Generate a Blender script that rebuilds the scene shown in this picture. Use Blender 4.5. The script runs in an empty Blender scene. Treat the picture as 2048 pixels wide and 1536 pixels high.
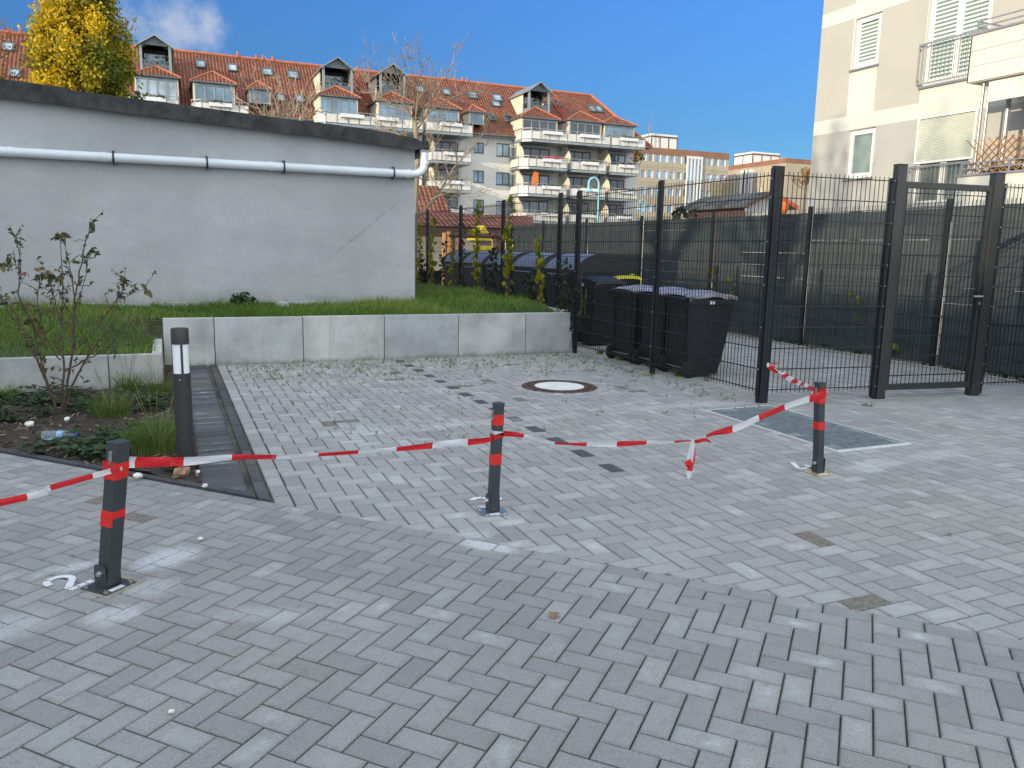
import bpy, math, random
from mathutils import Vector, Matrix
SC = bpy.context.scene
COL = SC.collection
rnd = random.Random(7)
PI = math.pi

# ------------------------------------------------------------------ camera
F_PX, YAW, PITCH, ROLL, CAM_H = 1585.18, math.radians(23.49867), math.radians(9.64675), math.radians(-1.16148), 1.4123
fwd = Vector((math.sin(YAW)*math.cos(PITCH), math.cos(YAW)*math.cos(PITCH), -math.sin(PITCH)))
right0 = Vector((math.cos(YAW), -math.sin(YAW), 0))
down0 = fwd.cross(right0)
CR = right0*math.cos(ROLL) + down0*math.sin(ROLL)
CD = down0*math.cos(ROLL) - right0*math.sin(ROLL)
EYE = Vector((0, 0, CAM_H))
cam_data = bpy.data.cameras.new('camera')
cam_data.sensor_width = 36.0
cam_data.lens = F_PX*36.0/2048.0
cam_data.clip_start, cam_data.clip_end = 0.05, 6000
cam = bpy.data.objects.new('camera', cam_data)
M = Matrix.Identity(4)
for i in range(3):
    M[i][0], M[i][1], M[i][2], M[i][3] = CR[i], -CD[i], -fwd[i], EYE[i]
cam.matrix_world = M
COL.objects.link(cam)
SC.camera = cam

# measurements: where a sight line of the survey photo meets a real plane of the site
def ray(x, y): return (x-1024)*CR + (y-768)*CD + F_PX*fwd
def on_z(x, y, z=0.0):
    q = ray(x, y); return EYE + q*((z-CAM_H)/q.z)
def on_y(x, y, Y):
    q = ray(x, y); return EYE + q*(Y/q.y)
def on_x(x, y, X):
    q = ray(x, y); return EYE + q*(X/q.x)

# ------------------------------------------------------------------ render settings, sky, sun
SC.view_settings.view_transform = 'Standard'
SC.view_settings.look = 'None'
SC.view_settings.exposure = 0
SC.view_settings.gamma = 1
SC.render.engine = 'CYCLES'
SC.cycles.use_denoising = True
SC.cycles.max_bounces = 6
SC.cycles.transparent_max_bounces = 12
SUN_E, SUN_PHI = math.radians(13.5), math.radians(21)
to_sun = Vector((-math.cos(SUN_E)*math.cos(SUN_PHI), -math.cos(SUN_E)*math.sin(SUN_PHI), math.sin(SUN_E)))
world = bpy.data.worlds.new('World')
SC.world = world
world.use_nodes = True
wn, wl = world.node_tree.nodes, world.node_tree.links
wn.clear()
w_out = wn.new('ShaderNodeOutputWorld'); w_bg = wn.new('ShaderNodeBackground')
sky = wn.new('ShaderNodeTexSky'); sky.sky_type = 'NISHITA'; sky.sun_disc = False
sky.sun_elevation = SUN_E
sky.sun_rotation = math.atan2(to_sun.x, to_sun.y)
sky.altitude = 100; sky.air_density = 1.0; sky.dust_density = 0.35; sky.ozone_density = 2.5
w_bg.inputs['Strength'].default_value = SKY_STRENGTH = 0.15
FILL_CLOUD = 11.5
# one small fair-weather cloud, placed by direction
tc = wn.new('ShaderNodeTexCoord')
cdir = ray(335, 48).normalized()
sub = wn.new('ShaderNodeVectorMath'); sub.operation = 'SUBTRACT'; sub.inputs[1].default_value = cdir
wl.new(tc.outputs['Generated'], sub.inputs[0])
scl = wn.new('ShaderNodeVectorMath'); scl.operation = 'MULTIPLY'; scl.inputs[1].default_value = (1/0.072, 1/0.072, 1/0.036)
wl.new(sub.outputs[0], scl.inputs[0])
ln = wn.new('ShaderNodeVectorMath'); ln.operation = 'LENGTH'; wl.new(scl.outputs[0], ln.inputs[0])
nz = wn.new('ShaderNodeTexNoise'); nz.inputs['Scale'].default_value = 26; nz.inputs['Detail'].default_value = 7; nz.inputs['Roughness'].default_value = .58
wl.new(tc.outputs['Generated'], nz.inputs['Vector'])
ma = wn.new('ShaderNodeMath'); ma.operation = 'MULTIPLY_ADD'; ma.inputs[1].default_value = 2.6; ma.inputs[2].default_value = -.2
wl.new(nz.outputs['Fac'], ma.inputs[0])
mb_ = wn.new('ShaderNodeMath'); mb_.operation = 'SUBTRACT'; wl.new(ma.outputs[0], mb_.inputs[0]); wl.new(ln.outputs['Value'], mb_.inputs[1])
mr = wn.new('ShaderNodeMapRange'); mr.interpolation_type = 'SMOOTHSTEP'
mr.inputs['From Min'].default_value = 0.0; mr.inputs['From Max'].default_value = 1.35
mr.inputs['To Max'].default_value = 0.62
wl.new(mb_.outputs[0], mr.inputs['Value'])
mixc = wn.new('ShaderNodeMix'); mixc.data_type = 'RGBA'
wl.new(mr.outputs[0], mixc.inputs['Factor'])
gain = wn.new('ShaderNodeMix'); gain.data_type = 'RGBA'; gain.blend_type = 'MULTIPLY'; gain.inputs['Factor'].default_value = 1.0
sz = wn.new('ShaderNodeSeparateXYZ'); wl.new(tc.outputs['Generated'], sz.inputs[0])
ez_ = wn.new('ShaderNodeMapRange'); ez_.inputs['From Min'].default_value = .14; ez_.inputs['From Max'].default_value = .32
wl.new(sz.outputs['Z'], ez_.inputs['Value'])
gm_ = wn.new('ShaderNodeMix'); gm_.data_type = 'RGBA'; gm_.inputs['A'].default_value = (.30, .55, .83, 1); gm_.inputs['B'].default_value = (.42, .80, 1.34, 1)
wl.new(ez_.outputs[0], gm_.inputs['Factor']); wl.new(gm_.outputs['Result'], gain.inputs['B'])
wl.new(sky.outputs[0], gain.inputs['A'])
wl.new(gain.outputs['Result'], mixc.inputs['A'])
mixc.inputs['B'].default_value = (4.9, 5.0, 5.3, 1)
# unseen bright cloud behind and above the viewer, added to lift the shaded ground
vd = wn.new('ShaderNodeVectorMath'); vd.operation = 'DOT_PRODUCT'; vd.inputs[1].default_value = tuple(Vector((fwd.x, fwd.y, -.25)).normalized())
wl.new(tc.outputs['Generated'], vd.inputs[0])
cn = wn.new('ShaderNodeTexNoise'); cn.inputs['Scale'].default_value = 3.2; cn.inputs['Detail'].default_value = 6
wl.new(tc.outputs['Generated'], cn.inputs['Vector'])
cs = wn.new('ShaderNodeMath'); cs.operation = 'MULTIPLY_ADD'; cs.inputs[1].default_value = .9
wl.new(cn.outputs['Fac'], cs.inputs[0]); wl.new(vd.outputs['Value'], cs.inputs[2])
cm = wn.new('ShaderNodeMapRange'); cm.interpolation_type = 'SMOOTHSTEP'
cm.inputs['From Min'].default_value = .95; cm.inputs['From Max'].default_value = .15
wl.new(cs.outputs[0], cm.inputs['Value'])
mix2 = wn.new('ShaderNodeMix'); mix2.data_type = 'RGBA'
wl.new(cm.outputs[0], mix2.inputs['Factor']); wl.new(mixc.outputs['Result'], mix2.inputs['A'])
mix2.inputs['B'].default_value = (FILL_CLOUD*.88, FILL_CLOUD*.975, FILL_CLOUD*1.06, 1)
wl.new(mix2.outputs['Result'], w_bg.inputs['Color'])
wl.new(w_bg.outputs[0], w_out.inputs[0])

sd = bpy.data.lights.new('sun', 'SUN')
sd.energy, sd.angle, sd.color = 4.8, math.radians(0.53), (1.0, .86, .62)
sun = bpy.data.objects.new('sun', sd)
sun.rotation_euler = (-to_sun).to_track_quat('-Z', 'Y').to_euler()
sun.location = to_sun*60
COL.objects.link(sun)

# ------------------------------------------------------------------ materials
MATS = {}
def new_mat(name):
    m = bpy.data.materials.new(name); m.use_nodes = True
    nt = m.node_tree; b = nt.nodes['Principled BSDF']
    MATS[name] = m
    return m, nt.nodes, nt.links, b
def rgb(c): return (c[0], c[1], c[2], 1)
def sc_(c, k): return tuple(min(1, v*k) for v in c)
def mixnode(n, l, a, b, fac, mode='MIX'):
    x = n.new('ShaderNodeMix'); x.data_type = 'RGBA'; x.blend_type = mode
    for s, v in (('A', a), ('B', b)):
        if isinstance(v, tuple): x.inputs[s].default_value = rgb(v)
        else: l.new(v, x.inputs[s])
    if isinstance(fac, (int, float)): x.inputs['Factor'].default_value = fac
    else: l.new(fac, x.inputs['Factor'])
    return x.outputs['Result']
def noise(n, l, vec, scale, detail=4, rough=.55):
    x = n.new('ShaderNodeTexNoise'); x.inputs['Scale'].default_value = scale
    x.inputs['Detail'].default_value = detail; x.inputs['Roughness'].default_value = rough
    if vec is not None: l.new(vec, x.inputs['Vector'])
    return x.outputs['Fac']
def ramp(n, l, v, lo, hi, a=0., b=1.):
    x = n.new('ShaderNodeMapRange'); x.interpolation_type = 'SMOOTHSTEP'
    x.inputs['From Min'].default_value = lo; x.inputs['From Max'].default_value = hi
    x.inputs['To Min'].default_value = a; x.inputs['To Max'].default_value = b
    l.new(v, x.inputs['Value']); return x.outputs[0]
def math_(n, l, op, a, b=None, c=None):
    x = n.new('ShaderNodeMath'); x.operation = op
    for i, v in enumerate((a, b, c)):
        if v is None: continue
        if isinstance(v, (int, float)): x.inputs[i].default_value = v
        else: l.new(v, x.inputs[i])
    return x.outputs[0]
def coords(n, l, stretch=None):
    t = n.new('ShaderNodeTexCoord'); v = t.outputs['Object']
    if stretch:
        m = n.new('ShaderNodeMapping'); m.inputs['Scale'].default_value = stretch
        l.new(v, m.inputs['Vector']); v = m.outputs[0]
    return v
def add_bump(n, l, b, h, strength, dist=.01):
    x = n.new('ShaderNodeBump'); x.inputs['Strength'].default_value = strength; x.inputs['Distance'].default_value = dist
    l.new(h, x.inputs['Height']); l.new(x.outputs[0], b.inputs['Normal'])
def mat(name, col, rough=.7, metal=0., var=.18, scale=4., bump=0., bscale=60., col2=None, stretch=None, spec=.5, fine=.0, dist=.01):
    if name in MATS: return MATS[name]
    m, n, l, b = new_mat(name)
    v = coords(n, l, stretch)
    f = ramp(n, l, noise(n, l, v, scale, 6, .62), .3, .7)
    c = mixnode(n, l, sc_(col, 1-var), col2 or sc_(col, 1+var), f)
    if fine:
        g = noise(n, l, v, bscale*2.2, 3)
        c = mixnode(n, l, c, (1, 1, 1), 0.0) if False else mixnode(n, l, c, sc_(col, .45), ramp(n, l, g, .52, .78, 0, fine))
    l.new(c, b.inputs['Base Color'])
    b.inputs['Roughness'].default_value = rough; b.inputs['Metallic'].default_value = metal
    b.inputs['Specular IOR Level'].default_value = spec
    if bump: add_bump(n, l, b, noise(n, l, v, bscale, 4), bump, dist)
    return m
def attr_leaf_mat(name, cols, rough=.55, trans=.35):
    """foliage: colour picked per leaf by the stored attribute, light passing through"""
    m, n, l, b = new_mat(name)
    a = n.new('ShaderNodeAttribute'); a.attribute_name = 'tint'
    r = n.new('ShaderNodeValToRGB'); els = r.color_ramp.elements
    while len(els) < len(cols): els.new(.5)
    for i, c in enumerate(cols):
        els[i].position = i/(len(cols)-1); els[i].color = rgb(c)
    l.new(a.outputs['Fac'], r.inputs['Fac'])
    l.new(r.outputs[0], b.inputs['Base Color']); b.inputs['Roughness'].default_value = rough
    b.inputs['Specular IOR Level'].default_value = .3
    t = n.new('ShaderNodeBsdfTranslucent'); l.new(r.outputs[0], t.inputs['Color'])
    x = n.new('ShaderNodeMixShader'); x.inputs[0].default_value = trans
    l.new(b.outputs[0], x.inputs[1]); l.new(t.outputs[0], x.inputs[2])
    l.new(x.outputs[0], n['Material Output'].inputs['Surface'])
    return m

# ------------------------------------------------------------------ mesh builder
class MB:
    def __init__(s):
        s.v, s.f, s.mi, s.uv, s.tint = [], [], [], {}, {}
    def poly(s, pts, mi=0, uv=None, tint=None):
        k = len(s.v); s.v += [tuple(p) for p in pts]
        s.f.append(tuple(range(k, k+len(pts)))); s.mi.append(mi)
        if uv: s.uv[len(s.f)-1] = uv
        if tint is not None: s.tint[len(s.f)-1] = tint
        return s
    def mesh(s, verts, faces, mi=0, tint=None):
        k = len(s.v); s.v += [tuple(p) for p in verts]
        for f in faces:
            s.f.append(tuple(i+k for i in f)); s.mi.append(mi)
            if tint is not None: s.tint[len(s.f)-1] = tint
        return s
    BF = [(0, 3, 2, 1), (4, 5, 6, 7), (0, 1, 5, 4), (1, 2, 6, 5), (2, 3, 7, 6), (3, 0, 4, 7)]
    def box(s, x0, y0, z0, x1, y1, z1, mi=0):
        x0, x1 = min(x0, x1), max(x0, x1); y0, y1 = min(y0, y1), max(y0, y1); z0, z1 = min(z0, z1), max(z0, z1)
        return s.mesh([(x0, y0, z0), (x1, y0, z0), (x1, y1, z0), (x0, y1, z0), (x0, y0, z1), (x1, y0, z1), (x1, y1, z1), (x0, y1, z1)], s.BF, mi)
    def cbox(s, c, sx, sy, sz, mi=0, rot=0.0):
        c = Vector(c); R = Matrix.Rotation(rot, 3, 'Z')
        vs = [c + R @ Vector((a*sx/2, b*sy/2, d*sz/2)) for d in (-1, 1) for a, b in ((-1, -1), (1, -1), (1, 1), (-1, 1))]
        return s.mesh(vs, s.BF, mi)
    def bar(s, a, b, w, h=None, mi=0, up=(0, 0, 1)):
        a, b = Vector(a), Vector(b); h = h or w; d = (b-a)
        if d.length < 1e-6: return s
        d.normalize(); u = Vector(up)
        if abs(d.dot(u)) > .98: u = Vector((1, 0, 0)) if abs(d.x) < .9 else Vector((0, 1, 0))
        sx = d.cross(u).normalized(); sy = sx.cross(d)
        o = [(-1, -1), (1, -1), (1, 1), (-1, 1)]
        vs = [p + sx*(i*w/2) + sy*(j*h/2) for p in (a, b) for i, j in o]
        return s.mesh(vs, s.BF, mi)
    def prism(s, poly, d, mi=0, mi_side=None):
        """poly: planar 3-D outline, d: extrusion vector"""
        P = [Vector(p) for p in poly]; d = Vector(d); n = len(P)
        nrm = sum((P[i].cross(P[(i+1) % n]) for i in range(n)), Vector())
        if nrm.dot(d) > 0: P = P[::-1]
        vs = P + [p+d for p in P]
        s.mesh(vs, [tuple(range(n)), tuple(range(2*n-1, n-1, -1))], mi)
        s.mesh(vs, [(i, i+n, (i+1) % n+n, (i+1) % n) for i in range(n)], mi if mi_side is None else mi_side)
        return s
    def tube(s, path, rad, n=8, mi=0, cap=True, tint=None):
        P = [Vector(p) for p in path]; k = len(P)
        R = rad if isinstance(rad, (list, tuple)) else [rad]*k
        d0 = (P[1]-P[0]).normalized()
        u = Vector((0, 0, 1)) if abs(d0.z) < .9 else Vector((1, 0, 0))
        vs = []
        for i in range(k):
            d = (P[min(i+1, k-1)] - P[max(i-1, 0)]).normalized()
            a = d.cross(u)
            if a.length < 1e-4: a = d.orthogonal()
            a.normalize(); b = d.cross(a); u = -b if b.dot(u) < 0 else b
            b = d.cross(a)
            vs += [P[i] + (a*math.cos(t*2*PI/n) + b*math.sin(t*2*PI/n))*R[i] for t in range(n)]
        fs = [(i*n+t, (i+1)*n+t, (i+1)*n+(t+1) % n, i*n+(t+1) % n) for i in range(k-1) for t in range(n)]
        if cap: fs += [tuple(range(n)), tuple(range(k*n-1, (k-1)*n-1, -1))]
        return s.mesh(vs, fs, mi, tint)
    def lathe(s, prof, n=24, c=(0, 0, 0), mi=0, ax='Z'):
        vs = []; k = len(prof)
        for r, h in prof:
            for t in range(n):
                a = t*2*PI/n; x, y = r*math.cos(a), r*math.sin(a)
                p = (x, y, h) if ax == 'Z' else ((h, x, y) if ax == 'X' else (y, h, x))
                vs.append((p[0]+c[0], p[1]+c[1], p[2]+c[2]))
        fs = [(i*n+t, i*n+(t+1) % n, (i+1)*n+(t+1) % n, (i+1)*n+t) for i in range(k-1) for t in range(n)]
        if prof[0][0] > 1e-6: fs.append(tuple(range(n-1, -1, -1)))
        if prof[-1][0] > 1e-6: fs.append(tuple(range((k-1)*n, k*n)))
        return s.mesh(vs, fs, mi)
    def build(s, name, mats, parent=None, smooth=False, local=False, kind=None, bevel=0.):
        off = Vector((0, 0, 0))
        if parent is not None and not local:
            p = parent
            while p is not None: off += p.location; p = p.parent
        me = bpy.data.meshes.new(name)
        me.from_pydata([(v[0]-off.x, v[1]-off.y, v[2]-off.z) for v in s.v], [], s.f)
        for m in (mats if isinstance(mats, (list, tuple)) else [mats]): me.materials.append(MATS[m] if isinstance(m, str) else m)
        me.polygons.foreach_set('material_index', s.mi)
        if smooth: me.polygons.foreach_set('use_smooth', [True]*len(s.f))
        if s.uv:
            lay = me.uv_layers.new(name='uv'); arr = [0.0]*(2*len(me.loops))
            for pi, uvs in s.uv.items():
                st = me.polygons[pi].loop_start
                for j, q in enumerate(uvs): arr[2*(st+j)], arr[2*(st+j)+1] = q
            lay.data.foreach_set('uv', arr)
        if s.tint:
            at = me.attributes.new('tint', 'FLOAT', 'FACE')
            at.data.foreach_set('value', [s.tint.get(i, .5) for i in range(len(s.f))])
        me.update()
        o = bpy.data.objects.new(name, me); COL.objects.link(o)
        if parent is not None: o.parent = parent
        if kind: o['kind'] = kind
        if bevel:
            bm = o.modifiers.new('bevel', 'BEVEL'); bm.width = bevel; bm.segments = 2; bm.limit_method = 'ANGLE'
        if smooth and not s.uv.get('x'):
            try: me.set_sharp_from_angle(angle=math.radians(40))
            except Exception: pass
        return o

def tag(o, label, cat, group=None, kind=None):
    o['label'] = label; o['category'] = cat
    if group: o['group'] = group
    if kind: o['kind'] = kind
    return o
def thing(name, label, cat, loc=(0, 0, 0), group=None):
    o = bpy.data.objects.new(name, None); COL.objects.link(o)
    o.location = loc; o.empty_display_size = .1
    return tag(o, label, cat, group)
def copy_tree(o, parent=None):
    c = o.copy(); COL.objects.link(c)
    if parent is not None: c.parent = parent
    for ch in list(o.children): copy_tree(ch, c)
    return c
def instance(proto, loc, rotz=0, label=None, group=None, scale=1.0):
    c = copy_tree(proto)
    c.location = loc; c.rotation_euler = (0, 0, rotz); c.scale = (scale,)*3
    if label: c['label'] = label
    if group: c['group'] = group
    return c
# ------------------------------------------------------------------ key lines of the site (metres; X along the bays' back wall, Y into the bays)
L_A = math.radians(-47.3); L_P = Vector((2.1, 2.64))             # border course between forecourt and bays
E1 = Vector((math.cos(L_A), math.sin(L_A))); E2 = Vector((-E1.y, E1.x))
J0 = Vector((2.039, 2.70)) - E2*((Vector((2.039, 2.70))-L_P).dot(E2))
WALL_Y, WALL_TOP = 9.80, 0.56
LOW_Y, LOW_TOP = 8.47, 0.33
FENCE_X, PRIV_X = 5.18, 9.15
HOUSE_Y = 10.96

# paver concrete
def paver_mat(name, lo, hi, stains):
    m, n, l, b = new_mat(name)
    v = coords(n, l)
    at = n.new('ShaderNodeAttribute'); at.attribute_name = 'tint'
    kd = n.new('ShaderNodeAttribute'); kd.attribute_name = 'kind'
    uv = n.new('ShaderNodeUVMap'); uv.uv_map = 'uv'
    base = mixnode(n, l, lo, hi, at.outputs['Fac'])
    # slow blotches, then cement bloom in the middle of some stones, then grain
    big = ramp(n, l, noise(n, l, v, 1.3, 5, .6), .3, .72)
    base = mixnode(n, l, base, sc_(lo, .80), math_(n, l, 'MULTIPLY', big, .38))
    warm = ramp(n, l, noise(n, l, v, .55, 3), .42, .68, 0, .22)
    base = mixnode(n, l, base, (.31, .285, .235), warm)
    ln_ = n.new('ShaderNodeVectorMath'); ln_.operation = 'LENGTH'; l.new(uv.outputs[0], ln_.inputs[0])
    cen = ramp(n, l, ln_.outputs['Value'], .15, .95, 1, 0)
    blo = math_(n, l, 'MULTIPLY', cen, ramp(n, l, noise(n, l, v, 9, 4), .45, .72))
    hi_at = ramp(n, l, at.outputs['Fac'], .55, 1.0)
    base = mixnode(n, l, base, (.56, .57, .585), math_(n, l, 'MULTIPLY', math_(n, l, 'MULTIPLY', blo, hi_at), .85))
    sp = n.new('ShaderNodeSeparateXYZ'); l.new(uv.outputs[0], sp.inputs[0])
    edge = math_(n, l, 'MAXIMUM', math_(n, l, 'ABSOLUTE', sp.outputs['X']), math_(n, l, 'ABSOLUTE', sp.outputs['Y']))
    base = mixnode(n, l, base, sc_(lo, .62), ramp(n, l, edge, .72, 1.02, 0, .38))
    g = noise(n, l, v, 150, 3, .8)
    base = mixnode(n, l, base, sc_(lo, .45), ramp(n, l, g, .50, .66, 0, .50))
    base = mixnode(n, l, base, sc_(hi, 1.35), ramp(n, l, noise(n, l, v, 120, 3, .8), .54, .68, 0, .35))
    base = mixnode(n, l, base, sc_(lo, .66), ramp(n, l, noise(n, l, v, 16, 5, .7), .5, .75, 0, .45))
    base = mixnode(n, l, base, (.62, .61, .59), ramp(n, l, noise(n, l, v, 170, 1), .70, .80, 0, .55))
    brn = mixnode(n, l, (.105, .095, .082), (.235, .215, .185), ramp(n, l, noise(n, l, v, 38, 6, .75), .32, .68))
    base = mixnode(n, l, base, brn, ramp(n, l, kd.outputs['Fac'], .2, .45))
    drk = mixnode(n, l, (.045, .050, .060), (.095, .10, .112), ramp(n, l, noise(n, l, v, 38, 6, .75), .32, .70))
    base = mixnode(n, l, base, drk, ramp(n, l, kd.outputs['Fac'], .6, .9))
    # dark drips and scuffs
    dr = ramp(n, l, noise(n, l, v, 3.4, 7, .72), .62, .78, 0, .55)
    base = mixnode(n, l, base, sc_(lo, .35), dr)
    # cement dust left by drilling
    acc = None
    nzs = noise(n, l, v, 7.5, 8, .74)
    for (x, y, rx, ry, a, k) in stains:
        mp = n.new('ShaderNodeMapping'); mp.vector_type = 'TEXTURE'
        mp.inputs['Location'].default_value = (x, y, 0); mp.inputs['Rotation'].default_value = (0, 0, a); mp.inputs['Scale'].default_value = (rx, ry, 1)
        l.new(v, mp.inputs[0])
        le = n.new('ShaderNodeVectorMath'); le.operation = 'LENGTH'; l.new(mp.outputs[0], le.inputs[0])
        w = math_(n, l, 'ADD', ramp(n, l, le.outputs['Value'], .0, 1.25, .75, -.6), nzs)
        w = ramp(n, l, w, .60, 1.25, 0, k*.85)
        acc = w if acc is None else math_(n, l, 'MAXIMUM', acc, w)
    if acc is not None: acc = math_(n, l, 'MULTIPLY', acc, ramp(n, l, noise(n, l, v, 46, 5, .8), .30, .62, .25, 1))
    if acc is not None: base = mixnode(n, l, base, (.62, .63, .66), acc)
    l.new(base, b.inputs['Base Color'])
    b.inputs['Roughness'].default_value = .78; b.inputs['Specular IOR Level'].default_value = .35
    h = math_(n, l, 'ADD', noise(n, l, v, 190, 3, .7), math_(n, l, 'MULTIPLY', noise(n, l, v, 22, 3), 1.2))
    add_bump(n, l, b, h, .35, .004)
    return m
ST_BAY = [(1.36, 3.55, .20, .16, -.8, .55), (4.35, 3.84, .62, .24, .15, .55), (5.1, 3.92, .7, .25, .15, .4), (3.7, 4.05, .3, .2, .2, .3), (1.62, 3.72, .25, .25, 0, .35),
          (2.2, 5.95, 3.4, .22, .02, .30), (4.6, 6.05, 2.2, .26, -.05, .34)]
ST_FRONT = [(-.06, 3.74, .34, .24, .55, .85), (-.42, 3.78, .20, .11, .3, .75), (-.12, 3.42, .26, .2, .3, .55), (.25, 3.02, .5, .16, -.4, .35), (1.36, 3.38, .34, .16, -.85, .85),
            (-.62, 3.22, .4, .28, .4, .45), (-.25, 3.2, .22, .2, 0, .6), ]
paver_mat('paver_bay', (.262, .262, .259), (.425, .425, .42), ST_BAY)
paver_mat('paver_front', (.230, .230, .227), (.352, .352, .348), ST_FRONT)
paver_mat('paver_dark', (.040, .043, .051), (.150, .156, .170), [])
mat('joint_sand', (.060, .060, .054), .95, var=.3, scale=2.2, bump=.6, bscale=200, fine=.4, col2=(.17, .155, .125))

def clip(poly, p, nrm):
    """keep the side of the line through p where dot(q-p, nrm) >= 0"""
    out = []; k = len(poly)
    for i in range(k):
        a, b = poly[i], poly[(i+1) % k]
        da, db = (a-p).dot(nrm), (b-p).dot(nrm)
        if da >= 0: out.append(a)
        if (da >= 0) != (db >= 0): out.append(a + (b-a)*(da/(da-db)))
    return out
def inset(poly, d):
    k = len(poly); out = []
    for i in range(k):
        a, b, c = poly[i-1], poly[i], poly[(i+1) % k]
        n1 = (b-a).normalized(); n2 = (c-b).normalized()
        n1 = Vector((-n1.y, n1.x)); n2 = Vector((-n2.y, n2.x))
        den = 1 + n1.dot(n2)
        if den < .15: return None
        out.append(b + (n1+n2)*(d/den))
    return out
def area(poly): return sum(poly[i].x*poly[(i+1) % len(poly)].y - poly[(i+1) % len(poly)].x*poly[i].y for i in range(len(poly)))/2

class Paving:
    def __init__(s): s.v, s.f, s.uv, s.t, s.k = [], [], [], [], []
    def stone(s, poly, frame, size, kind=0., z=0., joint=.0028, cham=.0036, rr=None):
        """poly: outline in plan (2-D vectors, counter-clockwise); frame: (origin, ex, ey) of the stone for its own texture space"""
        P = []
        for q in poly:
            if not P or (q-P[-1]).length > .004: P.append(q)
        if len(P) > 2 and (P[0]-P[-1]).length < .004: P.pop()
        if len(P) < 3 or area(P) < 6e-4: return
        A = inset(P, joint); B = inset(P, joint+cham)
        if A is None or B is None or area(B) < 2e-4: return
        t = max(0, min(1, rnd.gauss(.5, .24))) if rr is None else rr
        dz = rnd.uniform(-.0012, .0012) + z
        sx, sy = rnd.gauss(0, .0025), rnd.gauss(0, .0025)
        c, ex, ey = frame
        k = len(s.v); m = len(P)
        def zz(q): d = q-c; return dz + d.dot(ex)*sx + d.dot(ey)*sy
        s.v += [(q.x, q.y, zz(q)) for q in B] + [(q.x, q.y, zz(q)-.0034) for q in A] + [(q.x, q.y, z-.02) for q in A]
        def uvq(q): d = q-c; return (d.dot(ex)/size[0]*2, d.dot(ey)/size[1]*2)
        fs = [(tuple(range(k, k+m)), B)]
        for i in range(m):
            j = (i+1) % m
            fs.append(((k+m+i, k+m+j, k+j, k+i), [A[i], A[j], B[j], B[i]]))
            fs.append(((k+2*m+i, k+2*m+j, k+m+j, k+m+i), [A[i], A[j], A[j], A[i]]))
        for f, qs in fs:
            s.f.append(f); s.t.append(t); s.k.append(kind); s.uv += [uvq(q) for q in qs]
    def build(s, name, material):
        me = bpy.data.meshes.new(name); me.from_pydata(s.v, [], s.f)
        me.materials.append(MATS[material])
        lay = me.uv_layers.new(name='uv'); lay.data.foreach_set('uv', [c for q in s.uv for c in q])
        a = me.attributes.new('tint', 'FLOAT', 'FACE'); a.data.foreach_set('value', s.t)
        a = me.attributes.new('kind', 'FLOAT', 'FACE'); a.data.foreach_set('value', s.k)
        o = bpy.data.objects.new(name, me); COL.objects.link(o); o['kind'] = 'structure'
        return o

def herringbone(pav, origin, ex, ey, c, irange, jrange, mirrored, phase, clips, skip=None, kind_at=None):
    for i in range(*irange):
        for j in range(*jrange):
            d = ((i+j) if mirrored else (i-j)) + phase
            d %= 4
            if d == 0: w, h, hz = 2, 1, True
            elif (d == 2 and mirrored) or (d == 3 and not mirrored): w, h, hz = 1, 2, False
            else: continue
            a = origin + ex*(i*c) + ey*(j*c)
            poly = [a, a+ex*(w*c), a+ex*(w*c)+ey*(h*c), a+ey*(h*c)]
            ctr = a + ex*(w*c/2) + ey*(h*c/2)
            if skip and skip(ctr): continue
            if any((ctr-p).dot(nn) < -.25 for p, nn in clips): continue
            for p, nn in clips:
                poly = clip(poly, p, nn)
                if len(poly) < 3: break
            if len(poly) < 3: continue
            kd = kind_at(ctr, hz) if kind_at else 0
            pav.stone(poly, (ctr, ex, ey), (w*c, h*c), kd)

# ---- bays
MH_C, MH_R = Vector((3.73, 7.33)), .386
brown = [(3.03, 6.76), (1.21, 6.32), (2.83, 7.64), (2.63, 2.29), (4.34, 6.78), (2.21, 9.5), (2.38, 8.75), (2.23, 8.31), (3.13, 7.87), (2.88, 2.9), (4.4, 7.07), (1.0, 8.6), (3.9, 8.9), (4.6, 8.2)]
XB = Vector((1, 0)); YB = Vector((0, 1))
dark_y = [4.395 + .4*k for k in range(14)]
def bay_kind(c, hz):
    if not hz and abs(c.x-2.64) < .049 and any(abs(c.y-y) < .1 for y in dark_y): return 1.0
    if any((c-Vector(q)).length < .085 for q in brown): return .5
    return 0
def bay_skip(c):
    if c.y > WALL_Y+.15 and c.x < FENCE_X-.1: return True
    if (c-MH_C).length < .44: return True
    if 4.50 < c.x < 5.12 and 4.27 < c.y < 5.74: return True
    return False
pv = Paving()
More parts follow.
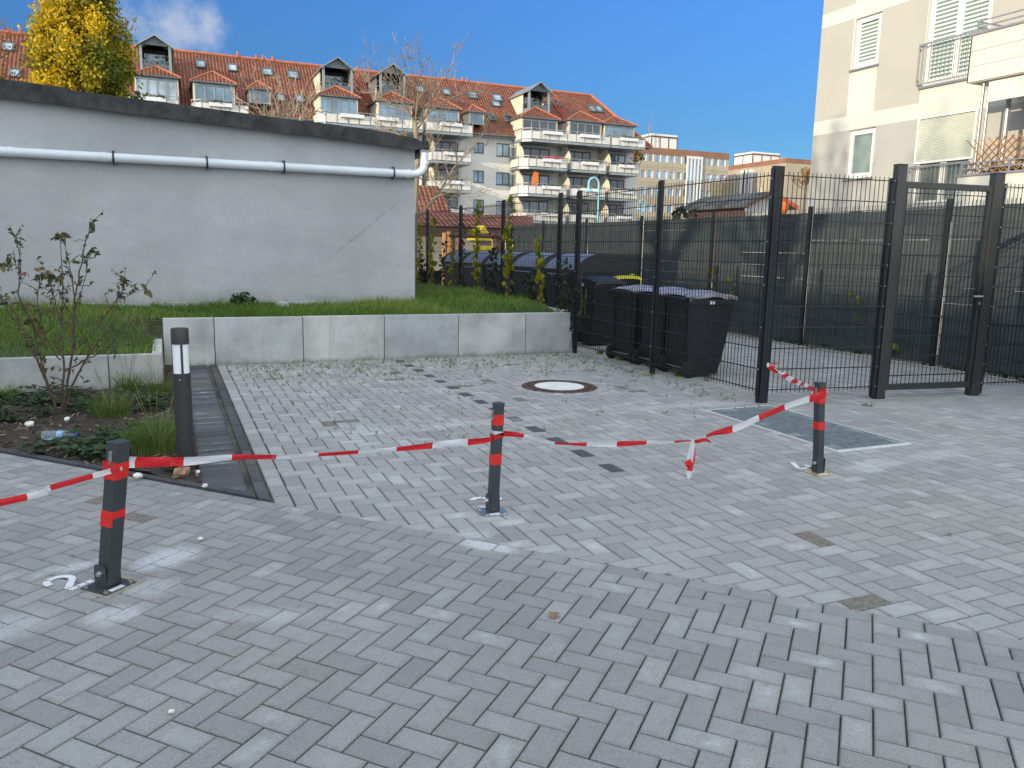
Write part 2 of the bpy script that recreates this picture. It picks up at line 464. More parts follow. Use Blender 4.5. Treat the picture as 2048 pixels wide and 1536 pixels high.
# V stones with d==2 (near cell) start at j; put one column's stones at x 2.59..2.69 and centre y 4.395
o0 = Vector((2.59-.1*40, 4.295-.1*40))
herringbone(pv, o0, XB, YB, .1, (17, 110), (0, 190), True, (2-80) % 4, [(Vector((.585, 0)), XB), (L_P, E2), (Vector((PRIV_X+.02, 0)), -XB), (Vector((0, 21.5)), -YB)], bay_skip, bay_kind)
y = 3.9
while y < WALL_Y:                                             # stretcher course along the kerb
    a = [Vector((.487, y)), Vector((.585, y)), Vector((.585, y+.2)), Vector((.487, y+.2))]
    q = clip(a, L_P, E2)
    if len(q) > 2: pv.stone(q, (Vector((.536, y+.1)), YB, -XB), (.2, .1))
    y += .2
for k in range(26):                                           # cut stones laid round the manhole
    a0, a1 = k*2*PI/26, (k+1)*2*PI/26
    P = [MH_C+Vector((math.cos(a), math.sin(a)))*r for r, a in ((MH_R+.012, a0), (.505, a0), (.505, a1), (MH_R+.012, a1))]
    ex = Vector((math.cos((a0+a1)/2), math.sin((a0+a1)/2)))
    pv.stone(P, (MH_C+ex*.45, ex, Vector((-ex.y, ex.x))), (.12, .12), 0, .0025)
pv.build('bay_paving', 'paver_bay')

# ---- forecourt: border course, then herringbone parallel to it
CF = .0920
brown_f = [(-.21, 4.43), (.22, 4.44), (-.40, 4.81), ]
pf = Paving()
for k in range(-36, 40):
    a = J0 + E1*(k*2*CF)
    P = [a-E2*CF, a+E1*(2*CF)-E2*CF, a+E1*(2*CF), a]
    pf.stone(P, (a+E1*CF-E2*(CF/2), E1, E2), (2*CF, CF))
def fk(c, hz): return .5 if any((c-Vector(q)).length < .07 for q in brown_f) else 0
herringbone(pf, J0-E2*CF, E1, E2, CF, (-75, 70), (-75, 2), False, (3-1) % 4, [(J0-E2*CF, -E2)], lambda c: c.y < -.6 or c.x < -4.5 or c.x > 6.5, fk)
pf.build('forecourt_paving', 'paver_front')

# ---- kerb strip of dark stones between planting bed and bay
pk = Paving()
y = 4.2
while y < WALL_Y-.01:
    h = rnd.choice([.060, .064, .058, .075])
    q = clip([Vector((.128, y)), Vector((.370, y)), Vector((.370, y+h)), Vector((.128, y+h))], L_P+E2*.055, E2)
    if len(q) > 2: pk.stone(q, (Vector((.25, y+h/2)), XB, YB), (.24, h), 0, .012, .0012, .002)
    y += h
y = 4.0
while y < WALL_Y-.01:
    q = clip([Vector((.405, y)), Vector((.472, y)), Vector((.472, y+.4)), Vector((.405, y+.4))], L_P+E2*.01, E2)
    if len(q) > 2: pk.stone(q, (Vector((.438, y+.2)), YB, -XB), (.4, .07), 0, .014, .0018, .003, rr=rnd.uniform(0, .35))
    y += .4
for k in range(-22, 1):                                       # edging between bed and forecourt
    a = J0 + E1*(-1.86 + k*.4) ; a = a + E2*.002
    P = [a, a+E1*.4, a+E1*.4+E2*.05, a+E2*.05]
    P = clip(P, Vector((.40, 0)), -XB)
    if len(P) > 2: pk.stone(P, (a+E1*.2+E2*.025, E1, E2), (.4, .05), 0, .016, .0016, .004, rr=rnd.uniform(0, .4))
pk.build('kerb', 'paver_dark')

# ---- sand bed under all pavers, ground to the horizon
MB().poly([(-6, -1.5, -.013), (10.5, -1.5, -.013), (10.5, 22, -.013), (-6, 22, -.013)]).build('joint_sand', 'joint_sand', kind='structure')
mat('far_ground', (.20, .185, .16), .95, var=.3, scale=.15, bump=.3, bscale=8)
g = MB(); g.poly([(-2500, -2500, -.05), (2500, -2500, -.05), (2500, 2500, -.05), (-2500, 2500, -.05)])
g.build('ground', 'far_ground', kind='structure')
mat('asphalt', (.055, .055, .057), .9, var=.25, scale=.6, bump=.3, bscale=90)
a = MB(); a.poly([(-60, 50, -.02), (120, 50, -.02), (120, 58, -.02), (-60, 58, -.02)]); a.build('road', 'asphalt', kind='structure')

# ---- soil of the planting bed and the raised bank
mat('mulch', (.040, .030, .023), .95, var=.6, scale=28, bump=1.0, bscale=70, col2=(.105, .080, .060), stretch=(1, 2.2, 1), dist=.03)
mat('bank_soil', (.055, .06, .03), .95, var=.4, scale=8, bump=.8, bscale=40, dist=.03)
def bed_z(x, y): return .012 + .018*math.sin(x*7+y*3)*math.sin(y*5-x*2) + .012*math.sin(x*17)*math.sin(y*19)
b = MB(); N = 90
def inbed(x, y): return (Vector((x, y))-L_P).dot(E2) > .03 and x < .14 and y < LOW_Y+.05
xs = [-5.2+i*(5.33/N) for i in range(N+1)]; 
for i in range(N):
    x0, x1 = xs[i], xs[i+1]
    yl0 = L_P.y - (x0-L_P.x)*E2.x/E2.y + .05/E2.y; yl1 = L_P.y - (x1-L_P.x)*E2.x/E2.y + .05/E2.y
    yt = LOW_Y if x1 < -.05 else WALL_Y
    if yl1 >= yt: continue
    yl0, yl1 = min(yl0, yt-.01), min(yl1, yt-.01)
    M_ = 60
    for j in range(M_):
        ya, yb = yl0+(yt-yl0)*j/M_, yl0+(yt-yl0)*(j+1)/M_
        yc, yd = yl1+(yt-yl1)*j/M_, yl1+(yt-yl1)*(j+1)/M_
        b.poly([(x0, ya, bed_z(x0, ya)), (x1, yc, bed_z(x1, yc)), (x1, yd, bed_z(x1, yd)), (x0, yb, bed_z(x0, yb))])
b.build('planting_bed_soil', 'mulch', smooth=True, kind='structure')
for _ in range(2600):
    x, y = rnd.uniform(-3.2, .12), rnd.uniform(4.9, LOW_Y-.02)
    if not inbed(x, y): continue
    if _ == 0: pass
    MULCH = globals().setdefault('MULCH', MB())
    a = rnd.uniform(0, PI); L, W = rnd.uniform(.01, .035), rnd.uniform(.004, .010); d = Vector((math.cos(a), math.sin(a), rnd.uniform(-.3, .3)))*L; s = Vector((-math.sin(a), math.cos(a), rnd.uniform(-.4, .4)))*W
    c = Vector((x, y, bed_z(x, y)+rnd.uniform(.004, .014))); MULCH.poly([c-d-s, c+d-s*.6, c+d+s*.7, c-d+s], tint=rnd.random())
attr_leaf_mat('bark_chip', [(.030, .021, .016), (.075, .052, .038), (.16, .12, .09), (.27, .22, .17)], .9, .0)
MULCH.build('bark_mulch', 'bark_chip', kind='stuff')
def bank_z(x, y):
    """height of the grass bank: low behind the low wall, rising to the house"""
    n_ = .025*math.sin(x*3.1+1)*math.sin(y*2.7) + .012*math.sin(x*9)*math.sin(y*8)
    if x < -.12:
        t = max(0, min(1, (y-LOW_Y-.1)/(HOUSE_Y-LOW_Y-.4)))
        s = max(0, min(1, (-.13-x)/.45)) if y < WALL_Y else max(max(0, min(1, (-.13-x)/.45)), min(1, (y-WALL_Y)/.12))
        return LOW_TOP-.02 + (.64-LOW_TOP)*(t*t*(3-2*t))*s + n_*(.3+.7*s)
    t = max(0, min(1, (y-WALL_Y)/(HOUSE_Y-WALL_Y)))
    return WALL_TOP-.05 + .12*t + n_
b = MB()
def bank_patch(x0, x1, y0, y1, nx, ny):
    for i in range(nx):
        for j in range(ny):
            q = [(x0+(x1-x0)*a/nx, y0+(y1-y0)*c/ny) for a, c in ((i, j), (i+1, j), (i+1, j+1), (i, j+1))]
            b.poly([(x, y, bank_z(x, y)) for x, y in q])
bank_patch(-6, -.13, LOW_Y+.09, HOUSE_Y+.02, 60, 26)
bank_patch(-.12, FENCE_X-.02, WALL_Y+.1, HOUSE_Y+.02, 50, 12)
bank_patch(3.3, FENCE_X-.02, HOUSE_Y+.02, 20, 20, 60)
for k in range(30):
    y0, y1 = LOW_Y+.09+k*(HOUSE_Y-LOW_Y-.09)/30, LOW_Y+.09+(k+1)*(HOUSE_Y-LOW_Y-.09)/30
    b.poly([(-.13, y0, .0), (-.13, y1, .0), (-.13, y1, bank_z(-.13, y1)), (-.13, y0, bank_z(-.13, y0))])
    if y0 > WALL_Y: b.poly([(-.13, y0, bank_z(-.13, y0)), (-.12, y0, bank_z(-.119, y0)), (-.12, y1, bank_z(-.119, y1)), (-.13, y1, bank_z(-.13, y1))])
b.box(-.20, WALL_Y+.004, .05, -.066, WALL_Y+.32, .535)
b.build('bank_ground', 'bank_soil', smooth=True, kind='structure')
# ------------------------------------------------------------------ concrete angle-block walls
def concrete(name, col, seed):
    m, n, l, b = new_mat(name)
    v = coords(n, l); mp = n.new('ShaderNodeMapping'); mp.inputs['Location'].default_value = (seed*3.7, seed*1.3, seed*5.1); l.new(v, mp.inputs[0]); v = mp.outputs[0]
    base = mixnode(n, l, sc_(col, .78), sc_(col, 1.18), ramp(n, l, noise(n, l, v, 2.1, 6, .65), .3, .7))
    base = mixnode(n, l, base, sc_(col, 1.45), ramp(n, l, noise(n, l, v, 1.1, 3), .52, .72, 0, .5))
    st = n.new('ShaderNodeMapping'); st.inputs['Scale'].default_value = (7, 7, .7); l.new(v, st.inputs[0])
    base = mixnode(n, l, base, (.20, .195, .165), ramp(n, l, noise(n, l, st.outputs[0], 1.5, 5), .58, .78, 0, .30))
    sp = n.new('ShaderNodeSeparateXYZ'); l.new(coords(n, l), sp.inputs[0])
    base = mixnode(n, l, base, (.15, .15, .115), ramp(n, l, math_(n, l, 'ADD', sp.outputs['Z'], math_(n, l, 'MULTIPLY', noise(n, l, v, 9, 4), .14)), .06, .14, .6, 0))
    base = mixnode(n, l, base, sc_(col, .5), ramp(n, l, noise(n, l, v, 120, 2), .68, .76, 0, .5))
    l.new(base, b.inputs['Base Color']); b.inputs['Roughness'].default_value = .82
    add_bump(n, l, b, noise(n, l, v, 45, 5, .7), .18, .004)
    return m
for k in range(4): concrete('concrete_%d' % k, [(.40, .405, .395), (.36, .37, .37), (.43, .43, .415), (.37, .385, .39)][k], k)
def wall_run(t, joints, y0, depth, top, idx):
    for i, (a, c) in enumerate(zip(joints, joints[1:])):
        m = MB(); m.box(a+.004, y0, -.1, c-.004, y0+depth, top+rnd.uniform(-.004, .004))
        m.build('wall_block', 'concrete_%d' % ((i+idx) % 4), t, bevel=.006)
rw = thing('retaining_wall', 'low pale concrete retaining wall along the back of the paved parking bay', 'wall', (2.5, WALL_Y, 0))
jx = [-.075] + [on_y(x, yy, WALL_Y).x for x, yy in ((430, 700), (607, 700), (769, 700), (917, 690), (1051, 680))] + [5.13]
wall_run(rw, jx, WALL_Y, .1, WALL_TOP, 0)
lw = thing('retaining_wall', 'lower concrete wall behind the planting bed, holding the grass bank', 'wall', (-2.5, LOW_Y, 0))
jl = [-5.6, -4.6, -3.6, -2.58, -1.57, on_y(218, 750, LOW_Y).x, -.085]
wall_run(lw, jl, LOW_Y, .09, LOW_TOP, 1)
m = MB(); m.box(-.175, LOW_Y+.094, -.1, -.085, WALL_Y+.3, LOW_TOP+.003); m.build('wall_block', 'concrete_2', lw, bevel=.006)

# ------------------------------------------------------------------ rendered shed / outbuilding on the bank
m_, n, l, b_ = new_mat('shed_render')
v = coords(n, l)
base = mixnode(n, l, (.35, .36, .372), (.455, .465, .475), ramp(n, l, noise(n, l, v, .55, 6, .6), .3, .7))
st = n.new('ShaderNodeMapping'); st.inputs['Scale'].default_value = (1.2, 1, 3.4); st.inputs['Rotation'].default_value = (0, .5, 0); l.new(v, st.inputs[0])
base = mixnode(n, l, base, (.56, .56, .555), ramp(n, l, noise(n, l, st.outputs[0], 1.2, 7, .7), .52, .78, 0, .4))
sp = n.new('ShaderNodeSeparateXYZ'); l.new(v, sp.inputs[0])
# a thin slanted dark line on the right part of the wall
ln1 = math_(n, l, 'ADD', math_(n, l, 'MULTIPLY', sp.outputs['X'], 1.0), math_(n, l, 'MULTIPLY', sp.outputs['Z'], -1.25))
slant = math_(n, l, 'ABSOLUTE', math_(n, l, 'ADD', ln1, math_(n, l, 'ADD', math_(n, l, 'MULTIPLY', noise(n, l, v, 3, 3), .06), -.47-.03)))
msk = math_(n, l, 'MULTIPLY', ramp(n, l, slant, .0, .05, .55, 0), math_(n, l, 'MULTIPLY', ramp(n, l, sp.outputs['X'], 1.9, 2.3), ramp(n, l, sp.outputs['X'], 2.9, 3.15, 1, 0)))
base = mixnode(n, l, base, (.16, .16, .16), math_(n, l, 'MULTIPLY', msk, ramp(n, l, noise(n, l, v, 14, 4), .35, .7)))
base = mixnode(n, l, base, (.20, .20, .19), ramp(n, l, math_(n, l, 'ADD', sp.outputs['Z'], math_(n, l, 'MULTIPLY', noise(n, l, v, 5, 4), .3)), .72, 1.0, .6, 0))
l.new(base, b_.inputs['Base Color']); b_.inputs['Roughness'].default_value = .88
hh = math_(n, l, 'ADD', math_(n, l, 'MULTIPLY', noise(n, l, v, 3.2, 4), 6), noise(n, l, v, 70, 4, .7))
add_bump(n, l, b_, hh, .35, .012)
mat('bitumen', (.030, .031, .034), .8, var=.35, scale=6, bump=.7, bscale=140, col2=(.062, .063, .066), fine=.3)
mat('pvc_pipe', (.66, .70, .76), .38, var=.05, scale=3)
mat('clamp_steel', (.05, .052, .058), .4, .6)
mat('zinc', (.33, .35, .37), .45, .7, var=.2, scale=3)
mat('dark_wood', (.05, .035, .028), .8)
hx1 = 3.23
shed = thing('outbuilding', 'grey rendered outbuilding with black felt roof edge and white drainpipe', 'building', (0, HOUSE_Y, 0))
zl = lambda x: 2.985 + (2.735-2.985)*(x+1.64)/(3.2+1.64)       # underside of the roof edge
w = MB()
XL = -9.0
w.prism([(XL, HOUSE_Y, .2), (hx1, HOUSE_Y, .2), (hx1, HOUSE_Y, zl(hx1)+.05), (XL, HOUSE_Y, zl(XL)+.05)], (0, 9, 0))
w.build('wall', 'shed_render', shed)
# roof slab and the felt-wrapped fascia in lengths
m = MB()
m.prism([(XL, HOUSE_Y-.10, zl(XL)+.02), (hx1+.17, HOUSE_Y-.10, zl(hx1+.17)+.02), (hx1+.17, HOUSE_Y-.10, zl(hx1+.17)+.12), (XL, HOUSE_Y-.10, zl(XL)+.12)], (0, 9.3, 0))
m.build('roof', 'bitumen', shed)
cuts = [XL, -4.4, -2.9, on_y(135, 205, HOUSE_Y).x, on_y(303, 215, HOUSE_Y).x, on_y(458, 235, HOUSE_Y).x, on_y(605, 250, HOUSE_Y).x, on_y(740, 275, HOUSE_Y).x, hx1+.19]
for i, (a, c) in enumerate(zip(cuts, cuts[1:])):
    top = .178 if i > 2 else .20
    e = rnd.uniform(-.004, .004); yo = HOUSE_Y-.118-.006*(i % 2)-rnd.uniform(0, .003)
    m = MB()
    P = [(a-.01, yo, zl(a-.01)+e), (c+.01, yo, zl(c+.01)+e), (c+.01, yo, zl(c+.01)+top+e), (a-.01, yo, zl(a-.01)+top+e)]
    if i == len(cuts)-2: P = [(a+.003, yo, zl(a)+e), (c-.22, yo, zl(c)+.0), (c, yo, zl(c)+.05), (c-.22, yo, zl(c)+top-.02), (a+.003, yo, zl(a)+top+e)]
    m.prism(P, (0, .016, 0)); m.build('roof_edge', 'bitumen', shed, bevel=.003)
m = MB(); m.tube([(hx1+.11, HOUSE_Y-.08, zl(hx1)-.02), (hx1+.11, HOUSE_Y+8.8, zl(hx1)-.02)], .06, 10); m.build('gutter', 'zinc', shed, smooth=True)
# plinth and rough strip at the foot
m = MB(); m.box(XL, HOUSE_Y-.035, .2, hx1+.02, HOUSE_Y-.002, .665); m.build('plinth', 'concrete_1', shed, bevel=.004)
# drainpipe
pz = lambda x: 2.385
py = HOUSE_Y-.075
pipe = MB(); xe = hx1+.09
path = [(XL, py, 2.375), (hx1-.06, py, 2.405), (hx1-.0, py, 2.412), (hx1+.06, py, 2.44), (hx1+.10, py, 2.49), (hx1+.115, py, 2.56), (hx1+.115, py, 2.70)]
pipe.tube(path, .055, 16)
po = pipe.build('drainpipe', 'pvc_pipe', shed, smooth=True)
jn = MB()
for x in (on_y(25, 309, HOUSE_Y).x, on_y(208, 317, HOUSE_Y).x, on_y(540, 336, HOUSE_Y).x, hx1-.12):
    jn = MB(); jn.tube([(x-.03, py, 2.375+.00247*(x+8.97)), (x+.03, py, 2.375+.00247*(x+9.03))], .061, 16); jn.build('pipe_socket', 'pvc_pipe', po, smooth=True)
jn = MB(); jn.tube([(hx1+.115, py, 2.545), (hx1+.115, py, 2.585)], .062, 16); jn.build('pipe_socket', 'pvc_pipe', po, smooth=True)
pass
for x, yy in ((227, 318), (414, 327), (568, 337), (787, 348)):
    X = on_y(x, yy, HOUSE_Y-.075).x; z = 2.375+.00247*(X+9)
    m = MB(); m.lathe([(.057, -.011), (.062, -.011), (.062, .011), (.057, .011)], 16, (X, py, z), 0, 'X')
    m.box(X-.012, py-.012, z+.058, X+.012, HOUSE_Y-.001, z+.082); m.box(X-.012, py-.012, z-.082, X+.012, HOUSE_Y-.001, z-.058)
    m.build('clamp', 'clamp_steel', po)
# ------------------------------------------------------------------ double-rod mesh fence, gate, privacy fence
mat('anthracite', (.011, .014, .018), .42, .0, var=.12, scale=5, spec=.35)
mat('anthracite_gate', (.024, .026, .027), .34, .0, var=.10, scale=5, spec=.55)
mat('wire_coat', (.011, .013, .017), .42, .0, var=.1)
mat('steel_bolt', (.55, .56, .58), .3, .9, var=.05)
def wire_panel(name, A, B, z0, z1, zs, parent, material='wire_coat', step=.05, r=.0050, hr=.0075, off=.0065):
    A, B = Vector((A[0], A[1], 0)), Vector((B[0], B[1], 0)); d = (B-A); L = d.length; d.normalize(); nrm = Vector((-d.y, d.x, 0))
    m = MB(); k = int(L/step)
    for i in range(k+1):
        p = A + d*((L-k*step)/2 + i*step)
        a = p+Vector((0, 0, z0)); b = p+Vector((rnd.gauss(0, .001), rnd.gauss(0, .001), z1))
        m.bar(a, b, r, r)
    for z in zs:
        for s in (-1, 1):
            m.bar(A+nrm*(s*off)+Vector((0, 0, z)), B+nrm*(s*off)+Vector((0, 0, z)), hr, hr)
    return m.build(name, material, parent)
bolt_proto = None
def bolts(parent, pts, nrm):
    for p in pts:
        p = Vector(p); n_ = Vector(nrm)
        m = MB(); m.tube([p, p+n_*.006], .0085, 6); m.build('bolt', 'steel_bolt', parent)
ZS = [.13+.2*k for k in range(11)]
f1 = thing('mesh_fence', 'anthracite double-rod wire fence running from the bin corner back past the shed', 'fence', (FENCE_X, 5.94, 0))
yb = [on_x(x, y, FENCE_X).y for x, y in ((1118, 389), (985, 408), (885, 423))]
GD = Vector((7.68-5.16, 5.60-5.94, 0)).normalized(); GN = Vector((-GD.y, GD.x, 0))
C0 = Vector((FENCE_X, 5.94, 0))
py_ = [5.94, 7.79, 9.74, 10.30, 12.40, 14.50, 16.60, 18.70, 20.80]
for i, y in enumerate(py_):
    zb = 0 if y < 9.9 else .3
    m = MB(); m.cbox((FENCE_X, y, (zb+2.215)/2), .042, .062, 2.215-zb)
    if i == 0: m.cbox((FENCE_X+.052, 5.94-.012, 2.215/2), .056, .042, 2.215, 0, math.atan2(GD.y, GD.x))
    p = m.build('post', 'anthracite', f1, bevel=.003)
    s = MB(); s.cbox((FENCE_X-.0345, y, 1.13+zb/2), .006, .044, 2.13-zb); s.build('clamp_strip', 'anthracite', p, bevel=.0015)
    bolts(p, [(FENCE_X-.0375, y-.0, z) for z in ((.33, .73, 1.13, 1.53, 1.93, 2.10) if zb == 0 else (.93, 1.53, 2.05))], (-1, 0, 0))
for i in range(len(py_)-1):
    z0 = .10 if py_[i+1] < 9.9 else .60
    if i == 2: z0 = .57
    wire_panel('wire_panel', (FENCE_X-.022, py_[i]+.0), (FENCE_X-.022, py_[i+1]), z0, 2.165, [z for z in ZS if z > z0], f1)
gl = C0 + GD*1.37; gr = C0 + GD*2.545
wire_panel('wire_panel', C0+GD*.05-GN*.03, gl-GD*.03-GN*.03, .10, 2.165, ZS, f1)

gate = thing('gate', 'anthracite steel garden gate with wire infill and lever handle', 'gate', tuple(C0+GD*1.95))
ga = math.atan2(GD.y, GD.x)
for nm, p, h, w in (('gate_post', gl, 2.285, .10), ('gate_post', gr, 2.255, .11)):
    m = MB(); m.cbox((p.x, p.y, h/2), w, w*.8, h, 0, ga)
    po = m.build(nm, 'anthracite_gate', gate, bevel=.004)
    c = MB(); c.cbox((p.x, p.y, h+.004), w+.006, w*.8+.006, .010, 0, ga); c.build('cap', 'anthracite_gate', po, bevel=.003)
    sgn = -1 if p is gl else 1
    q = p + GD*(sgn*(w/2+.024)); 
    s = MB(); s.cbox((q.x, q.y, 1.09), .044, .05, 2.14, 0, ga); s.build('clamp_strip', 'anthracite', po, bevel=.002)
    f = q - GN*.0275
    bolts(po, [(f.x, f.y, z) for z in [.13+.2*k for k in range(11)]], -GN)
g0, g1 = gl+GD*.062, gr-GD*.070
m = MB()
zb_, zt_ = .085, 2.135
for a in (g0, g1): m.cbox((a.x, a.y, (zb_+zt_)/2), .05, .045, zt_-zb_, 0, ga)
gm = (g0+g1)/2; gw = (g1-g0).length-.05
m.cbox((gm.x, gm.y, zt_-.03), gw, .043, .06, 0, ga); m.cbox((gm.x, gm.y, zb_+.03), gw, .043, .06, 0, ga)
m.build('gate_frame', 'anthracite_gate', gate, bevel=.003)
wire_panel('wire_panel', g0+GD*.025, g1-GD*.025, zb_+.06, zt_-.06, [.23+.2*k for k in range(10)], gate)
lk = g1 - GD*.03
m = MB(); m.cbox((lk.x-GN.x*.03, lk.y-GN.y*.03, 1.0), .06, .03, .20, 0, ga); lo = m.build('lock_case', 'anthracite', gate, bevel=.004)
hp = lk - GN*.05 + Vector((0, 0, 1.035))
m = MB(); m.tube([hp+GN*.01, hp-GN*.035], .010, 10); m.tube([hp-GN*.035, hp-GN*.038-GD*.03, hp-GN*.036-GD*.115], [.010, .0095, .009], 10)
m.build('handle', 'steel_bolt', gate, smooth=True)
m = MB(); m.tube([hp+GN*.01-Vector((0, 0, .07)), hp-GN*.012-Vector((0, 0, .07))], .012, 10); m.tube([hp+GN*.01-Vector((0, 0, .085)), hp-GN*.010-Vector((0, 0, .085))], .008, 8)
m.build('lock_cylinder', 'steel_bolt', gate, smooth=True)

f2 = thing('mesh_fence', 'anthracite wire fence panel on the right of the gate', 'fence', tuple(gr+GD*.08))
e = gr + GD*((PRIV_X-.09-gr.x)/GD.x)
wire_panel('wire_panel', gr+GD*.085-GN*.03, e, .10, 2.165, ZS, f2)

# privacy fence: rods woven with dark strips, pale light through the gaps
m_, n, l, b_ = new_mat('privacy_strip')
v = coords(n, l); a_ = n.new('ShaderNodeAttribute'); a_.attribute_name = 'tint'
base = mixnode(n, l, (.028, .038, .044), (.062, .076, .078), a_.outputs['Fac'])
st = n.new('ShaderNodeMapping'); st.inputs['Scale'].default_value = (1, 1.4, .05); l.new(v, st.inputs[0])
base = mixnode(n, l, base, (.025, .03, .036), ramp(n, l, noise(n, l, st.outputs[0], 12, 4), .5, .75, 0, .6))  # vertical streaks: shadows of the rods painted into the strip colour
l.new(base, b_.inputs['Base Color']); b_.inputs['Roughness'].default_value = .5
mat('privacy_wire', (.032, .041, .046), .5, var=.1)
pf_ = thing('privacy_fence', 'long wire fence woven with dark grey privacy strips behind the bins', 'fence', (PRIV_X, 10, 0))
PH = 2.12
pys = [2.45, 4.85, 7.22, 9.60, 11.98, 14.36, 16.74, 19.12, 21.2]
for i, y in enumerate(pys):
    m = MB(); m.cbox((PRIV_X-.045, y, (PH+.03)/2), .045, .065, PH+.03); m.build('post', 'anthracite', pf_, bevel=.003)
for i in range(len(pys)-1):
    ya, yb_ = pys[i]+.033, pys[i+1]-.033
    wire_panel('wire_panel', (PRIV_X-.008, ya), (PRIV_X-.008, yb_), .04, PH, [.05+.2*k for k in range(11)], pf_, 'privacy_wire', .05, .006, .008)
    s = MB()
    for k in range(10):
        z0, z1 = .056+.2*k, .244+.2*k
        gap = .0015
        if k >= 3 and rnd.random() < (.55 if 1 <= i <= 4 else .4): gap = rnd.uniform(.006, .014)
        lo_, hi_ = ya+rnd.uniform(.002, .014), yb_-rnd.uniform(.004, .012)
        nseg = 10; t0 = rnd.random()
        for q in range(nseg):
            c0, c1 = lo_+(hi_-lo_)*q/nseg, lo_+(hi_-lo_)*(q+1)/nseg
            g2 = gap if rnd.random() < .75 else .001
            s.poly([(PRIV_X-.0045, c0, z0-.005), (PRIV_X-.0045, c0, z1+.006-g2), (PRIV_X-.0045, c1, z1+.006-g2), (PRIV_X-.0045, c1, z0-.005)], 0, tint=max(0, min(1, t0*.6+rnd.uniform(0, .35))))
    s.build('privacy_strip', 'privacy_strip', pf_)

# a strip of kerb stones at its foot
m = MB(); 
for k in range(20): m.box(PRIV_X-.16, 2.4+k*.95, -.05, PRIV_X-.11, 2.4+k*.95+.94, .025+rnd.uniform(-.006, .006))
m.build('kerb', 'concrete_1', kind='structure', bevel=.004)
m = MB()
for k in range(12): m.box(FENCE_X-.09, 9.93+k*.95, .2, FENCE_X-.035, 9.93+k*.95+.94, .585+rnd.uniform(-.004, .004))
m.build('kerb', 'concrete_2', kind='structure', bevel=.004)
